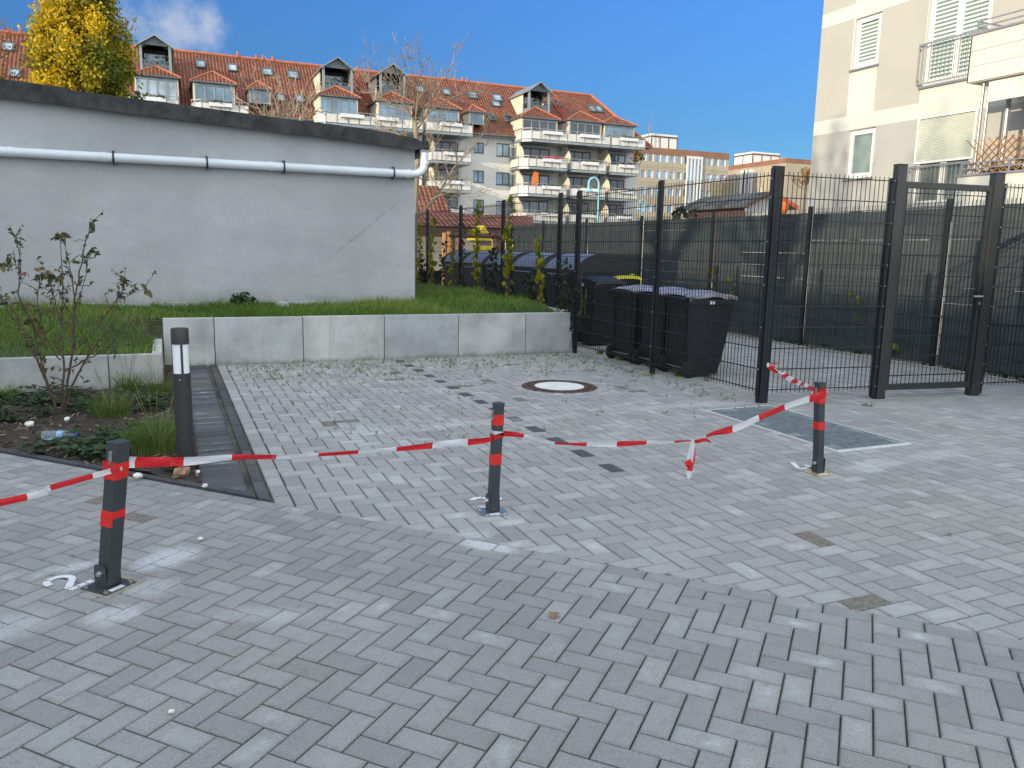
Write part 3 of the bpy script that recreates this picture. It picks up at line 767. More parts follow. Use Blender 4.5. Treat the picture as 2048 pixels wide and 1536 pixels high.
# ------------------------------------------------------------------ folding parking posts
mat('post_paint', (.035, .041, .046), .42, var=.10, scale=9, spec=.5)
mat('reflector_red', (.62, .018, .012), .38, var=.08, scale=14)
mat('galvanised', (.42, .44, .46), .35, .85, var=.25, scale=30)
mat('plate_brassy', (.62, .52, .30), .35, .6, var=.2, scale=30)
mat('plate_dark', (.06, .064, .068), .45, .3, var=.2, scale=20)
mat('sticker', (.62, .64, .66), .5, var=.1, scale=50)
cam_r = Vector((CR.x, CR.y, 0)).normalized()
def folding_post(loc, s, h, rot, lean, label, plate, ps, bands, facing_lock):
    """s: side of the square tube, lean: sideways lean of the top in metres (to the photo's right)"""
    loc = Vector((loc[0], loc[1], 0))
    t = thing('parking_post', label, 'parking post', loc, 'folding parking posts across the bays')
    R = Matrix.Rotation(rot, 3, 'Z'); lv = cam_r*lean
    def fin(m, name, material, par=t, bev=.002, flat=False, smooth=False):
        out = []
        for v in m.v:
            q = R @ Vector(v)
            if not flat and v[2] > .03: q = q + lv*((v[2]-.03)/h)
            out.append(tuple(q))
        m.v = out
        return m.build(name, material, par, local=True, bevel=bev, smooth=smooth)
    m = MB(); m.box(-ps, -ps, .001, ps, ps, .007); pl = fin(m, 'base_plate', plate, flat=True)
    for i, (x, y) in enumerate(((-1, -1), (1, -1), (1, 1), (-1, 1))):
        q = MB(); q.tube([(x*ps*.78, y*ps*.78, .007), (x*ps*.78, y*ps*.78, .015)], .010, 6); fin(q, 'anchor_bolt', 'steel_bolt', pl, 0, True)
    q = MB(); q.box(-ps*.55, -ps*.96, .0075, ps*.30, -ps*.62, .0085); fin(q, 'sticker', 'sticker', pl, 0, True)
    a = s/2
    for x in (-1, 1):                                            # hinge cheeks
        q = MB(); x0 = x*(a+.0015); x1 = x*(a+.006)
        pr = [(x0, -a*1.05, .007), (x0, a*1.05, .007), (x0, a*1.05, .090), (x0, a*.75, .105), (x0, -a*.75, .105), (x0, -a*1.05, .090)]
        q.prism(pr, (x1-x0, 0, 0)); c = fin(q, 'hinge_cheek', 'post_paint', pl, .001, True)
        q = MB(); q.tube([(x*(a+.006), -a*.2, .072), (x*(a+.016), -a*.2, .072)], .013, 6); q.tube([(x*(a+.016), -a*.2, .072), (x*(a+.024), -a*.2, .072)], .008, 8)
        fin(q, 'hinge_bolt', 'steel_bolt', pl, 0, True)
    m = MB(); m.box(-a, -a, .010, a, a, h); po = fin(m, 'post', 'post_paint', bev=.003)
    q = MB(); q.box(-a-.0012, -a-.0012, h-.006, a+.0012, a+.0012, h+.002); fin(q, 'cap', 'post_paint', po)
    for z0, z1 in bands:
        q = MB(); q.box(-a-.0013, -a-.0013, z0, a+.0013, a+.0013, z1); fin(q, 'reflective_band', 'reflector_red', bev=.001)
    # lock escutcheon on one face
    d = facing_lock
    q = MB(); w2 = a*.34
    out = [(-w2, -.017), (w2, -.017), (w2*1.0, .017), (w2*.5, .027), (-w2*.5, .027), (-w2, .017)] if False else [(w2*math.cos(k*PI/8), .020*(1 if math.sin(k*PI/8) >= 0 else -1)*(abs(math.sin(k*PI/8)) > .01)+w2*math.sin(k*PI/8)) for k in range(16)]
    fx = -a-.001 if d == 'L' else None
    pts = [(-a-.001, u, h-.062+w_) for u, w_ in out] if d == 'L' else [(u, -a-.001, h-.062+w_) for u, w_ in out]
    q.prism(pts, (-.003, 0, 0) if d == 'L' else (0, -.003, 0)); lk_ = fin(q, 'lock_plate', 'galvanised', po, 0)
    q = MB()
    for dz in (-.022, .022):
        c = (-a-.004, 0, h-.062+dz) if d == 'L' else (0, -a-.004, h-.062+dz)
        e_ = (-.002, 0, 0) if d == 'L' else (0, -.002, 0)
        q.tube([c, Vector(c)+Vector(e_)], w2*.45, 8)
    fin(q, 'lock_screw', 'steel_bolt', lk_, 0)
    return t
P1, P2, P3 = Vector((-.285, 3.50, 0)), Vector((1.565, 3.83, 0)), Vector((3.875, 3.83, 0))
folding_post(P1, .062, .62, L_A+PI/2, .085, 'dark grey folding post nearest the planting bed, tape wrapped below its oval lock', 'plate_dark', .075, [(.467, .535), (.268, .335)], 'L')
folding_post(P2, .050, .605, 0, .024, 'dark grey folding post in the middle, on a bright galvanised plate, tape tied round it', 'galvanised', .068, [(.487, .545), (.272, .330)], 'L')
folding_post(P3, .050, .605, 0, -.040, 'dark grey folding post beside the steel drain grate, on a brassy base plate', 'plate_brassy', .068, [(.470, .535), (.295, .345)], 'L')
P0 = Vector((-1.75, 2.55, 0))

# mortar pads under the plates
mat('mortar', (.30, .28, .23), .95, var=.25, scale=14, bump=.8, bscale=60)
m = MB()
R45 = Matrix.Rotation(L_A+PI/2, 3, 'Z')
m.prism([P1+R45 @ Vector(q) for q in ((-.09, -.105, .0015), (.11, -.09, .0015), (.105, .10, .0015), (-.08, .085, .0015))], (0, 0, .0014))
m.build('mortar_pad', 'mortar', kind='structure')

# ------------------------------------------------------------------ barrier tape
m_, n, l, b_ = new_mat('barrier_tape')
uvn = n.new('ShaderNodeUVMap'); uvn.uv_map = 'uv'
sp = n.new('ShaderNodeSeparateXYZ'); l.new(uvn.outputs[0], sp.inputs[0])
fr = math_(n, l, 'FRACT', math_(n, l, 'MULTIPLY', sp.outputs['X'], 1/.40))
gt = math_(n, l, 'GREATER_THAN', fr, .5)
v = coords(n, l)
cl = mixnode(n, l, (.80, .80, .81), (.72, .012, .020), gt)
cl = mixnode(n, l, cl, (.55, .50, .48), ramp(n, l, noise(n, l, v, 24, 4), .6, .8, 0, .25))
l.new(cl, b_.inputs['Base Color']); b_.inputs['Roughness'].default_value = .32
fm = n.new('ShaderNodeMapping'); fm.inputs['Scale'].default_value = (6, 2.2, 1); l.new(uvn.outputs[0], fm.inputs[0])
add_bump(n, l, b_, math_(n, l, 'ADD', noise(n, l, v, 55, 3), math_(n, l, 'MULTIPLY', noise(n, l, fm.outputs[0], 2.4, 5, .7), 1.6)), .8, .006)
cl2 = mixnode(n, l, cl, (.30, .22, .22), ramp(n, l, noise(n, l, fm.outputs[0], 4.2, 5, .7), .56, .74, 0, .30)); l.new(cl2, b_.inputs['Base Color'])
tr = n.new('ShaderNodeBsdfTranslucent'); l.new(cl, tr.inputs['Color'])
mx = n.new('ShaderNodeMixShader'); mx.inputs[0].default_value = .3
l.new(b_.outputs[0], mx.inputs[1]); l.new(tr.outputs[0], mx.inputs[2]); l.new(mx.outputs[0], n['Material Output'].inputs['Surface'])

def smooth_path(P, n_=8):
    P = [Vector(p) for p in P]; out = []
    for i in range(len(P)-1):
        p0, p1, p2, p3 = P[max(i-1, 0)], P[i], P[i+1], P[min(i+2, len(P)-1)]
        for k in range(n_):
            t = k/n_
            out.append(.5*((2*p1)+(p2-p0)*t+(2*p0-5*p1+4*p2-p3)*t*t+(3*p1-p0-3*p2+p3)*t**3))
    return out+[P[-1]]
def lerp_list(vals, t):
    x = t*(len(vals)-1); i = min(int(x), len(vals)-2); f = x-i
    return vals[i]*(1-f)+vals[i+1]*f
def ribbon(m, P, widths, twists, u0=0., across=5, curl=.25, stretch=1.0):
    """strip along P; widths/twists are interpolated along it; slightly cupped across"""
    n_ = len(P); L = 0; rows = []
    for i in range(n_):
        if i: L += (P[i]-P[i-1]).length
        d = (P[min(i+1, n_-1)]-P[max(i-1, 0)]).normalized()
        up = Vector((0, 0, 1)); 
        if abs(d.z) > .9: up = cam_r
        s = d.cross(up).normalized(); up = s.cross(d)
        t = i/(n_-1); a = lerp_list(twists, t); w = lerp_list(widths, t)
        ax = up*math.cos(a)+s*math.sin(a); nn = d.cross(ax)
        rows.append([(P[i]+ax*(w*(k/(across-1)-.5)) + nn*(curl*w*(((k/(across-1)-.5)*2)**2-.5)*math.sin(i*.55+1)), (u0+L*stretch, k/(across-1))) for k in range(across)])
    for i in range(n_-1):
        for k in range(across-1):
            q = [rows[i][k], rows[i+1][k], rows[i+1][k+1], rows[i][k+1]]
            m.poly([p for p, _ in q], 0, [c for _, c in q])
    return u0+L*stretch
def wrap(m, c, s, rot, z, w, u, tilt=.0, lean=(0, 0, 0)):
    """one turn of tape round a square tube"""
    R = Matrix.Rotation(rot, 3, 'Z'); a = s/2+.0028
    ring = [(-a, -a), (a, -a), (a, a), (-a, a), (-a, -a)]
    for i in range(4):
        p, q = ring[i], ring[i+1]
        A = c+Vector(lean)+R @ Vector((p[0], p[1], 0)); B = c+Vector(lean)+R @ Vector((q[0], q[1], 0))
        za, zb = z+tilt*p[0]/a, z+tilt*q[0]/a
        m.poly([(A.x, A.y, za-w/2), (B.x, B.y, zb-w/2), (B.x, B.y, zb+w/2), (A.x, A.y, za+w/2)], 0, [(u+i*s*.6, 0), (u+(i+1)*s*.6, 0), (u+(i+1)*s*.6, 1), (u+i*s*.6, 1)])
TZ = lambda x, y, Y: on_y(x, y, Y)
def lean_at(lean, z, h): return cam_r*(lean*(z-.03)/h)
# left piece, leaving the picture
a1 = P1+lean_at(.085, .47, .62)+Vector((0, 0, .487)); dirc = -cam_r
m = MB()
s1 = P1+lean_at(.085, .47, .62)
st_ = on_y(244, 936, P1.y-.055)
pp = smooth_path([st_, on_y(203, 947, P1.y-.075), on_y(100, 976, 3.24), on_y(0, 1006, 3.02), P0+Vector((0.03, 0, .50))], 8)
ribbon(m, pp, [.022, .022, .021, .022, .024, .03], [.1, .2, .3, .3, .2, .1], .08, curl=.25)
tag(m.build('barrier_tape', 'barrier_tape', smooth=True), 'red and white barrier tape leaving the first post towards the left', 'barrier tape', 'pieces of barrier tape')
# the neighbouring post just out of view that the tape is tied to
folding_post(P0, .062, .62, L_A+PI/2, .0, 'dark grey folding post at the end of the tape on the forecourt', 'plate_dark', .075, [(.467, .535), (.268, .335)], 'L')
# first to middle post
m = MB()
R1 = Matrix.Rotation(L_A+PI/2, 3, 'Z')
b0 = s1 + R1 @ Vector((.0, -.0345, 0)) + Vector((0, 0, .505))
b1_ = s1 + R1 @ Vector((.035, -.0345, 0)) + Vector((0, 0, .530))
e2 = P2+lean_at(.024, .42, .605)
pts = [b1_, on_y(310, 925, 3.53), on_y(375, 922, 3.56), on_y(470, 915, 3.60), on_y(560, 913, 3.64), on_y(640, 910, 3.68), on_y(720, 903, 3.71), on_y(790, 899, 3.74), on_y(860, 891, 3.77), on_y(920, 886, 3.79), on_y(983, 878, 3.80), e2+Vector((-.026, -.01, .435))]
wrap(m, P1, .062, L_A+PI/2, .525, .046, .23, .004, lean_at(.085, .5, .62))
ribbon(m, smooth_path(pts, 6), [.046, .044, .040, .028, .024, .022, .022, .024, .034, .040, .030, .018], [0, .05, .15, .3, .45, .5, .45, .3, .15, .1, .3, .5], .17, curl=.22)
wrap(m, P2, .050, 0, .430, .026, .22, .006, lean_at(.024, .43, .605))
tag(m.build('barrier_tape', 'barrier_tape', smooth=True), 'red and white barrier tape stretched from the bed-side post to the middle post', 'barrier tape', 'pieces of barrier tape')
# middle post to knot to grate post
m = MB()
kn = on_y(1385, 882, 3.83)
pts = [e2+Vector((.026, -.01, .440)), on_y(1035, 870, 3.83), on_y(1100, 884, 3.83), on_y(1155, 889, 3.83), on_y(1218, 888, 3.83), on_y(1290, 886, 3.83), on_y(1345, 883, 3.83), kn]
wrap(m, P2, .050, 0, .447, .020, .02, -.004, lean_at(.024, .43, .605))
ribbon(m, smooth_path(pts, 6), [.034, .030, .022, .018, .030, .032, .026, .022, .012], [.2, .3, .5, .7, .3, .1, .4, .6, 1.0], .26, curl=.25)
e3 = P3+lean_at(-.040, .55, .605)
pts = [kn, on_y(1425, 868, 3.83), on_y(1470, 856, 3.83), on_y(1530, 831, 3.82), on_y(1590, 806, 3.81), e3+Vector((-.026, -.030, .520)), e3+Vector((.026, -.0285, .545))]
ribbon(m, smooth_path(pts, 6), [.012, .030, .048, .044, .040, .044, .050, .050], [1.0, .4, .1, .05, .15, .1, .0, 0], .10, curl=.15)
for q, ws, tw, u in (([kn+Vector((-.004, -.01, .012)), kn+Vector((-.012, -.014, -.05)), kn+Vector((-.02, -.012, -.115)), kn+Vector((-.018, -.016, -.15))], [.010, .032, .036, .040, .02], [.3, .2, .1, .5], .0),
                     ([kn, kn+Vector((.004, -.012, -.05)), kn+Vector((-.006, -.02, -.11)), kn+Vector((-.028, -.024, -.17)), kn+Vector((-.034, -.03, -.225))], [.01, .02, .024, .028, .03, .012], [.9, .6, .3, .1], .215),
                     ([kn, kn+Vector((.004, -.012, -.04)), kn+Vector((.004, -.02, -.11)), kn+Vector((-.016, -.03, -.16)), kn+Vector((-.018, -.03, -.215))], [.01, .014, .016, .012, .006], [.9, 1.2, .3, .1], .215),
                     ([kn, kn+Vector((.04, -.005, -.004)), kn+Vector((.085, -.01, .004)), kn+Vector((.128, -.012, -.018))], [.012, .030, .022, .006], [.6, .3, .2, .4], .22),
                     ([kn+Vector((-.01, -.014, -.12)), kn+Vector((-.035, -.02, -.128)), kn+Vector((-.05, -.022, -.14)), kn+Vector((-.03, -.03, -.148))], [.028, .030, .03, .012], [.2, .5, .9, .9], .22)):
    ribbon(m, smooth_path(q, 6), ws, tw, u, across=4, curl=.2)
m.mesh([kn+Vector((x*.012, y*.012, z*.014)) for x, y, z in ((0, -1, 0), (1, 0, .2), (0, 1, 0), (-1, 0, -.2), (0, 0, 1), (0, 0, -1))], [(0, 1, 4), (1, 2, 4), (2, 3, 4), (3, 0, 4), (1, 0, 5), (2, 1, 5), (3, 2, 5), (0, 3, 5)])
wrap(m, P3, .050, 0, .548, .040, .215, .006, lean_at(-.040, .55, .605))
tag(m.build('barrier_tape', 'barrier_tape', smooth=True), 'knotted red and white barrier tape with torn ends hanging between middle and grate posts', 'barrier tape', 'pieces of barrier tape')
# grate post to the fence, twisted
m = MB()
fe = C0+GD*.18-GN*.036+Vector((0, 0, .385))
fq = [e3+Vector((-.010, .028, .525)), on_y(1616, 772, 4.15), on_y(1590, 763, 4.75), on_y(1562, 745, 5.3), on_y(1544, 735, 5.55), on_y(1538, 728, 5.78), fe]
pth = smooth_path(fq, 10)
ribbon(m, pth, [.034, .022, .030, .052, .060, .062, .050, .012, .006], [.2, .9, .5, .8, 1.6, 3.2, 5.0, 6.4, 6.6], .1, curl=.3, stretch=.9)
tag(m.build('barrier_tape', 'barrier_tape', smooth=True), 'twisted red and white barrier tape tied from the grate post back to the fence', 'barrier tape', 'pieces of barrier tape')

# ------------------------------------------------------------------ bay numbers painted on the ground
mat('road_paint', (.66, .68, .70), .7, var=.15, scale=40, col2=(.74, .75, .77))
def number(name, strokes, org, ex, ey, h, w, label):
    m = MB(); org, ex, ey = Vector(org), Vector(ex).normalized(), Vector(ey).normalized(); k = 0
    for st in strokes:
        P = [org+ex*(x*h)+ey*(y*h) for x, y in st]
        for i in range(len(P)-1):
            d = (P[i+1]-P[i]).normalized(); s = Vector((-d.y, d.x))*(w/2)
            e = d*.002; z = .0034+.0002*(k % 2); k += 1
            d0 = (P[i]-P[i-1]).normalized() if i else d; d1 = (P[min(i+2, len(P)-1)]-P[i+1]).normalized() if i+2 < len(P) else d
            s0 = Vector((-(d+d0).y, (d+d0).x)).normalized()*(w/2); s1_ = Vector((-(d+d1).y, (d+d1).x)).normalized()*(w/2)
            A, B = P[i], P[i+1]
            m.poly([(A-s0).to_3d()+Vector((0, 0, .0035)), (B-s1_).to_3d()+Vector((0, 0, .0035)), (B+s1_).to_3d()+Vector((0, 0, .0035)), (A+s0).to_3d()+Vector((0, 0, .0035))])
    tag(m.build(name, 'road_paint'), label, 'painted number', 'painted bay numbers')
arc = lambda cx, cy, r, a0, a1, n_=9: [(cx+r*math.cos(math.radians(a0+(a1-a0)*i/n_)), cy+r*math.sin(math.radians(a0+(a1-a0)*i/n_))) for i in range(n_+1)]
number('painted_number', [arc(.34, .68, .25, 190, 120, 4), arc(.34, .68, .25, 112, -38)+[(.36, .36), (.14, .16)], [(.12, .07), (.30, .07)], [(.34, .07), (.50, .07)], [(.53, .07), (.68, .07)]], (-.435, 3.485), E2, -E1, .19, .029, 'white painted number 2 beside the first post')
number('painted_number', [arc(.35, .74, .20, 170, 60), arc(.35, .74, .20, 50, -80), arc(.35, .30, .23, 75, -60), arc(.35, .30, .23, -72, -165)], (1.50, 3.885), XB, YB, .21, .034, 'white painted number 3 half hidden behind the middle post')
number('painted_number', [[(.42, 1.0), (.10, .40)], [(.06, .34), (.40, .34)], [(.46, .34), (.72, .34)], [(.55, .62), (.55, .06)]], (3.80, 3.86), XB, YB, .23, .034, 'white painted number 4 half hidden behind the grate post')

# ------------------------------------------------------------------ manhole cover
mat('cast_iron', (.085, .055, .042), .75, .35, var=.5, scale=26, bump=.6, bscale=120, col2=(.16, .10, .075))
mat('cover_concrete', (.66, .66, .64), .85, var=.10, scale=7, bump=.3, bscale=90, fine=.25)
mh = thing('manhole_cover', 'round manhole cover of rusty cast iron with a pale concrete centre', 'manhole cover', (MH_C.x, MH_C.y, 0))
m = MB(); m.lathe([(MH_R+.004, -.02), (MH_R+.004, .007), (MH_R-.035, .007), (MH_R-.037, .003), (MH_R-.045, .003), (MH_R-.047, .007), (.31, .007), (.308, .004), (.300, .004), (.298, .008), (.262, .008), (.260, .004)], 64, (MH_C.x, MH_C.y, 0))
m.build('iron_ring', 'cast_iron', mh)
m = MB()
for k in range(44):
    a = k*2*PI/44
    m.cbox((MH_C.x+.328*math.cos(a), MH_C.y+.328*math.sin(a), .009), .026, .018, .006, 0, a)
m.build('raised_studs', 'cast_iron', mh)
m = MB(); m.lathe([(.260, 0), (.260, .0065), (.0, .0095)], 64, (MH_C.x, MH_C.y, 0)); m.build('concrete_centre', 'cover_concrete', mh)

# ------------------------------------------------------------------ light-well grate
gx0, gx1, gy0, gy1 = 4.44, 5.18, 4.20, 5.80
gt_ = thing('drain_grate', 'galvanised steel bar grate set flush in the paving below the fence corner', 'grate', ((gx0+gx1)/2, (gy0+gy1)/2, 0))
m = MB()
for a, b in (((gx0, gy0), (gx1, gy0+.045)), ((gx0, gy1-.03), (gx1, gy1)), ((gx0, gy0+.045), (gx0+.018, gy1-.03)), ((gx1-.018, gy0+.045), (gx1, gy1-.03))):
    m.box(a[0], a[1], -.05, b[0], b[1], .0055)
mat('frame_pale', (.56, .57, .57), .6, var=.1, scale=20); m.build('frame', 'frame_pale', gt_, bevel=.0015)
m = MB(); ix0, ix1, iy0, iy1 = gx0+.022, gx1-.022, gy0+.05, gy1-.034
y = iy0
while y < iy1: m.box(ix0, y, -.03, ix1, y+.0035, .004); y += .0265
for x in [ix0+.0+k*(ix1-ix0-.006)/12 for k in range(13)]: m.box(x, iy0, -.008, x+.006, iy1, .0025)
m.box(ix0-.003, iy0-.004, -.03, ix1+.003, iy0, .0065); m.box(ix0-.003, iy1, -.03, ix1+.003, iy1+.003, .0065); m.box(ix0-.004, iy0, -.03, ix0, iy1, .0062); m.box(ix1, iy0, -.03, ix1+.004, iy1, .0062)
mat('grate_steel', (.235, .28, .305), .5, .2, var=.2, scale=12)
m.build('bars', 'grate_steel', gt_)
mat('pit_dark', (.035, .04, .044), .9)
m = MB(); m.poly([(gx0+.01, gy0+.01, -.012), (gx1-.01, gy0+.01, -.012), (gx1-.01, gy1-.01, -.012), (gx0+.01, gy1-.01, -.012)]); m.build('pit', 'pit_dark', gt_)

# ------------------------------------------------------------------ bollard light
mat('lamp_graphite', (.042, .043, .045), .48, .35, var=.12, scale=60)
mat('opal', (.80, .81, .83), .35, var=.03)
LP_ = Vector((.055, 5.34, 0)); bl = thing('bollard_light', 'round dark grey bollard light with white diffuser at the edge of the bed', 'bollard light', LP_)
lr = .053
def at(q): return (LP_.x, LP_.y, q)
m = MB(); m.lathe([(.08, -.02), (.08, .012), (lr+.004, .014)], 28, at(0)); m.build('foot_plate', 'lamp_graphite', bl, smooth=True)
m = MB(); m.lathe([(lr, .0), (lr, .604), (lr-.012, .606)], 36, at(0)); pl_ = m.build('pole', 'lamp_graphite', bl, smooth=True)
m = MB(); m.lathe([(lr-.006, .603), (lr-.006, .790)], 36, at(0)); m.build('diffuser', 'opal', bl, smooth=True)
for k in range(3):
    a = math.radians(-84+120*k); c = Vector((math.cos(a), math.sin(a), 0))
    q = MB(); q.cbox((LP_.x+c.x*(lr-.006), LP_.y+c.y*(lr-.005), .696), .012, .013, .186, 0, a); q.build('strut', 'lamp_graphite', bl)
m = MB(); m.lathe([(lr-.012, .787), (lr, .789), (lr, .880), (lr-.004, .8865), (0, .889)], 36, at(0)); m.build('cap', 'lamp_graphite', bl, smooth=True)
a = math.radians(-105); q = MB(); q.tube([(LP_.x+math.cos(a)*(lr-.002), LP_.y+math.sin(a)*(lr-.002), .568), (LP_.x+math.cos(a)*(lr+.001), LP_.y+math.sin(a)*(lr+.001), .568)], .0045, 8); q.build('screw', 'steel_bolt', pl_)
# ------------------------------------------------------------------ wheelie bins and big containers inside the fence
mat('bin_black', (.006, .0095, .013), .5, var=.2, scale=9, bump=.15, bscale=60)
mat('lid_brown_sheen', (.14, .075, .055), .30, var=.3, scale=5, col2=(.46, .45, .48), bump=.25, bscale=6, dist=.05, stretch=(.6, 2.2, 1))  # brown lid; the pale streaks are wet sky sheen put into the colour
mat('lid_yellow', (.62, .56, .03), .35, var=.12)
mat('rubber', (.012, .012, .013), .8)
mat('container_lid', (.19, .21, .25), .33, .2, var=.15, scale=4)
mat('container_body', (.018, .021, .024), .5, var=.2, scale=5)
def bin240(name, loc, rot, label, lid_mat, h=.94, lid_tilt=0.0, group='two-wheeled bins behind the fence'):
    """front faces local +X, back (handle and wheels) -X"""
    t = thing(name, label, 'wheelie bin', loc, group); t.rotation_euler = (0, 0, rot)
    m = MB()
    def ring(z, xb, xf, w, r=.03):
        P = []
        for cx, cy, a0 in ((xf-r, w/2-r, 0), (xb+r, w/2-r, 90), (xb+r, -w/2+r, 180), (xf-r, -w/2+r, 270)):
            for k in range(4):
                a = math.radians(a0+30*k); P.append((cx+r*math.cos(a), cy+r*math.sin(a), z))
        return P
    rings = [ring(.03, -.24, .20, .45), ring(.12, -.25, .225, .47), ring(.20, -.285, .25, .48), ring(h*.5, -.29, .30, .505), ring(h-.10, -.295, .355, .54), ring(h-.09, -.315, .375, .57), ring(h-.03, -.315, .375, .57)]
    V = [p for r_ in rings for p in r_]; n_ = 16
    F = [(i*n_+k, i*n_+(k+1) % n_, (i+1)*n_+(k+1) % n_, (i+1)*n_+k) for i in range(len(rings)-1) for k in range(n_)]
    F += [tuple(range(n_-1, -1, -1)), tuple(range((len(rings)-1)*n_, len(rings)*n_))]
    m.mesh(V, F)
    for y in (-.16, 0, .16): m.bar((.235, y, .15), (.352, y, h-.12), .02, .012, up=(0, 1, 0))
    for y in (-.2, .2): m.bar((-.298, y, .26), (-.300, y, h-.12), .014, .02, up=(0, 1, 0))
    m.build('body', 'bin_black', t, local=True, smooth=True)
    # lid: shallow dome with an overhanging front lip
    m = MB(); k = 9; W = .285
    V = []; 
    for i in range(k):
        u = i/(k-1); x = -.33+u*.74
        zc = h+.012 + .05*math.sin(PI*min(1, u*1.05))+lid_tilt*u + .006*math.sin(u*14)
        for j in range(7):
            v_ = j/6*2-1
            V.append((x, v_*W*(1-.06*u), zc - .025*abs(v_)**3))
    F = [(i*7+j, (i+1)*7+j, (i+1)*7+j+1, i*7+j+1) for i in range(k-1) for j in range(6)]
    m.mesh(V, F)
    for i in range(k-1):
        for j in (0, 6):
            a, b = V[i*7+j], V[(i+1)*7+j]; m.poly([a, b, (b[0], b[1], b[2]-.04), (a[0], a[1], a[2]-.04)])
    for j in range(6):
        a, b = V[(k-1)*7+j], V[(k-1)*7+j+1]; m.poly([a, b, (b[0]+.015, b[1], b[2]-.05), (a[0]+.015, a[1], a[2]-.05)])
    m.build('lid', lid_mat, t, local=True, smooth=True)
    m = MB(); zh = h-.04
    m.tube([(-.31, -.24, zh-.02), (-.38, -.245, zh+.015), (-.40, -.2, zh+.02), (-.40, .2, zh+.02), (-.38, .245, zh+.015), (-.31, .24, zh-.02)], .014, 8)
    m.build('handle', 'bin_black', t, local=True, smooth=True)
    m = MB(); m.tube([(-.265, -.26, .10), (-.265, .26, .10)], .011, 8); m.build('axle', 'galvanised', t, local=True)
    for y in (-.262, .262):
        q = MB(); q.lathe([(.03, -.024), (.085, -.024), (.10, -.014), (.10, .014), (.085, .024), (.03, .024)], 22, (-.265, y, .10), 0, 'Y')
        w = q.build('wheel', 'rubber', t, local=True, smooth=True)
        q = MB(); q.lathe([(.0, -.020), (.03, -.020), (.055, -.012), (.055, .012), (.03, .020), (0, .020)], 16, (-.265, y, .10), 0, 'Y'); q.build('hub', 'bin_black', w, local=True)
    q = MB(); q.box(-.02, -.2875, h-.085, .05, -.2872, h-.045); q.build('sticker', 'sticker', t, local=True)
    t.scale = (.90, .95, .985)
    return t
bin240('wheelie_bin', (5.66, 7.64, 0), math.radians(-3), 'black wheelie bin with brown lid standing nearest the corner post', 'lid_brown_sheen')
bin240('wheelie_bin', (5.68, 8.26, 0), math.radians(2), 'black wheelie bin with brown lid in the middle of the row of three', 'lid_brown_sheen', lid_tilt=.01)
bin240('wheelie_bin', (5.66, 8.88, 0), math.radians(4), 'black wheelie bin with brown lid farthest along the row of three', 'lid_brown_sheen', lid_tilt=-.005)
bin240('wheelie_bin', (5.98, 10.55, 0), math.radians(-90), 'black wheelie bin turned sideways in front of the big containers', 'bin_black', h=.99)
bin240('wheelie_bin', (on_y(1236, 541, 12.2).x, 12.2, 0), math.radians(-90), 'black wheelie bin with bright yellow lid beside the first container', 'lid_yellow', h=1.0)

def container(y0, label, first):
    t = thing('waste_container', label, 'waste container', (6.85, y0+.68, 0), 'large waste containers in a row')
    X0, X1 = 6.32, 7.38; L = 1.36
    m = MB()
    def ring(z, ix, iy): return [(X0+ix, y0+iy, z), (X1-ix, y0+iy, z), (X1-ix, y0+L-iy, z), (X0+ix, y0+L-iy, z)]
    V = ring(.17, .14, .12)+ring(.62, .07, .05)+ring(1.02, .03, .02)+ring(1.03, 0, 0)+ring(1.09, 0, 0)
    m.mesh(V, [(3, 2, 1, 0)]+[(i*4+k, i*4+(k+1) % 4, (i+1)*4+(k+1) % 4, (i+1)*4+k) for i in range(4) for k in range(4)]+[(16, 17, 18, 19)])
    m.build('body', 'container_body', t)
    N = 14; R_ = .575; cz = 1.09-.30
    arc_ = []
    xm = (X0+X1)/2
    for i in range(N+1):
        a = math.radians(32+(180-64)*i/N)
        arc_.append((xm+R_*math.cos(a)/math.cos(math.radians(32))*.90*1.0, cz+ (R_)*math.sin(a)))
    z0 = arc_[0][1]
    arc_ = [(x, 1.09+(z-z0)*1.0) for x, z in arc_]
    m = MB()
    for i in range(N): 
        (xa, za), (xb, zb) = arc_[i], arc_[i+1]
        m.poly([(xa, y0+.05, za), (xa, y0+L-.05, za), (xb, y0+L-.05, zb), (xb, y0+.05, zb)])
    m.build('sliding_lid', 'container_lid', t, smooth=True)
    for ya, yb in ((y0-.01, y0+.06), (y0+L-.06, y0+L+.01)):
        m = MB()
        m.prism([(x*1.0+(x-xm)*.03, ya, z+.018) for x, z in arc_]+[(X0-.01, ya, 1.06), (X1+.01, ya, 1.06)][0:2], (0, yb-ya, 0))
        m.build('lid_end', 'container_body', t)
    for x in (X0+.2, X1-.2):
        for y in (y0+.2, y0+L-.2):
            q = MB(); q.lathe([(.0, -.025), (.08, -.025), (.09, 0), (.08, .025), (0, .025)], 16, (x, y, .09), 0, 'X'); q.box(x-.035, y-.03, .10, x+.035, y+.03, .175); q.build('castor', 'rubber', t)
    for x in (X0-.03, X1+.03):
        q = MB(); q.tube([(x, y0+.3, 1.0), (x, y0+L-.3, 1.0)], .013, 6); q.build('grip_bar', 'galvanised', t)
names_ = ['large black waste container with domed grey lid, nearest to the row of bins', 'second large waste container from the bins, domed grey lid', 'third large waste container from the bins, behind yellow vines',
          'fourth large waste container from the bins, seen through the fence', 'fifth large waste container from the bins, nearly behind the outbuilding corner']
for k in range(5): container(11.9+1.47*k, names_[k], k == 0)
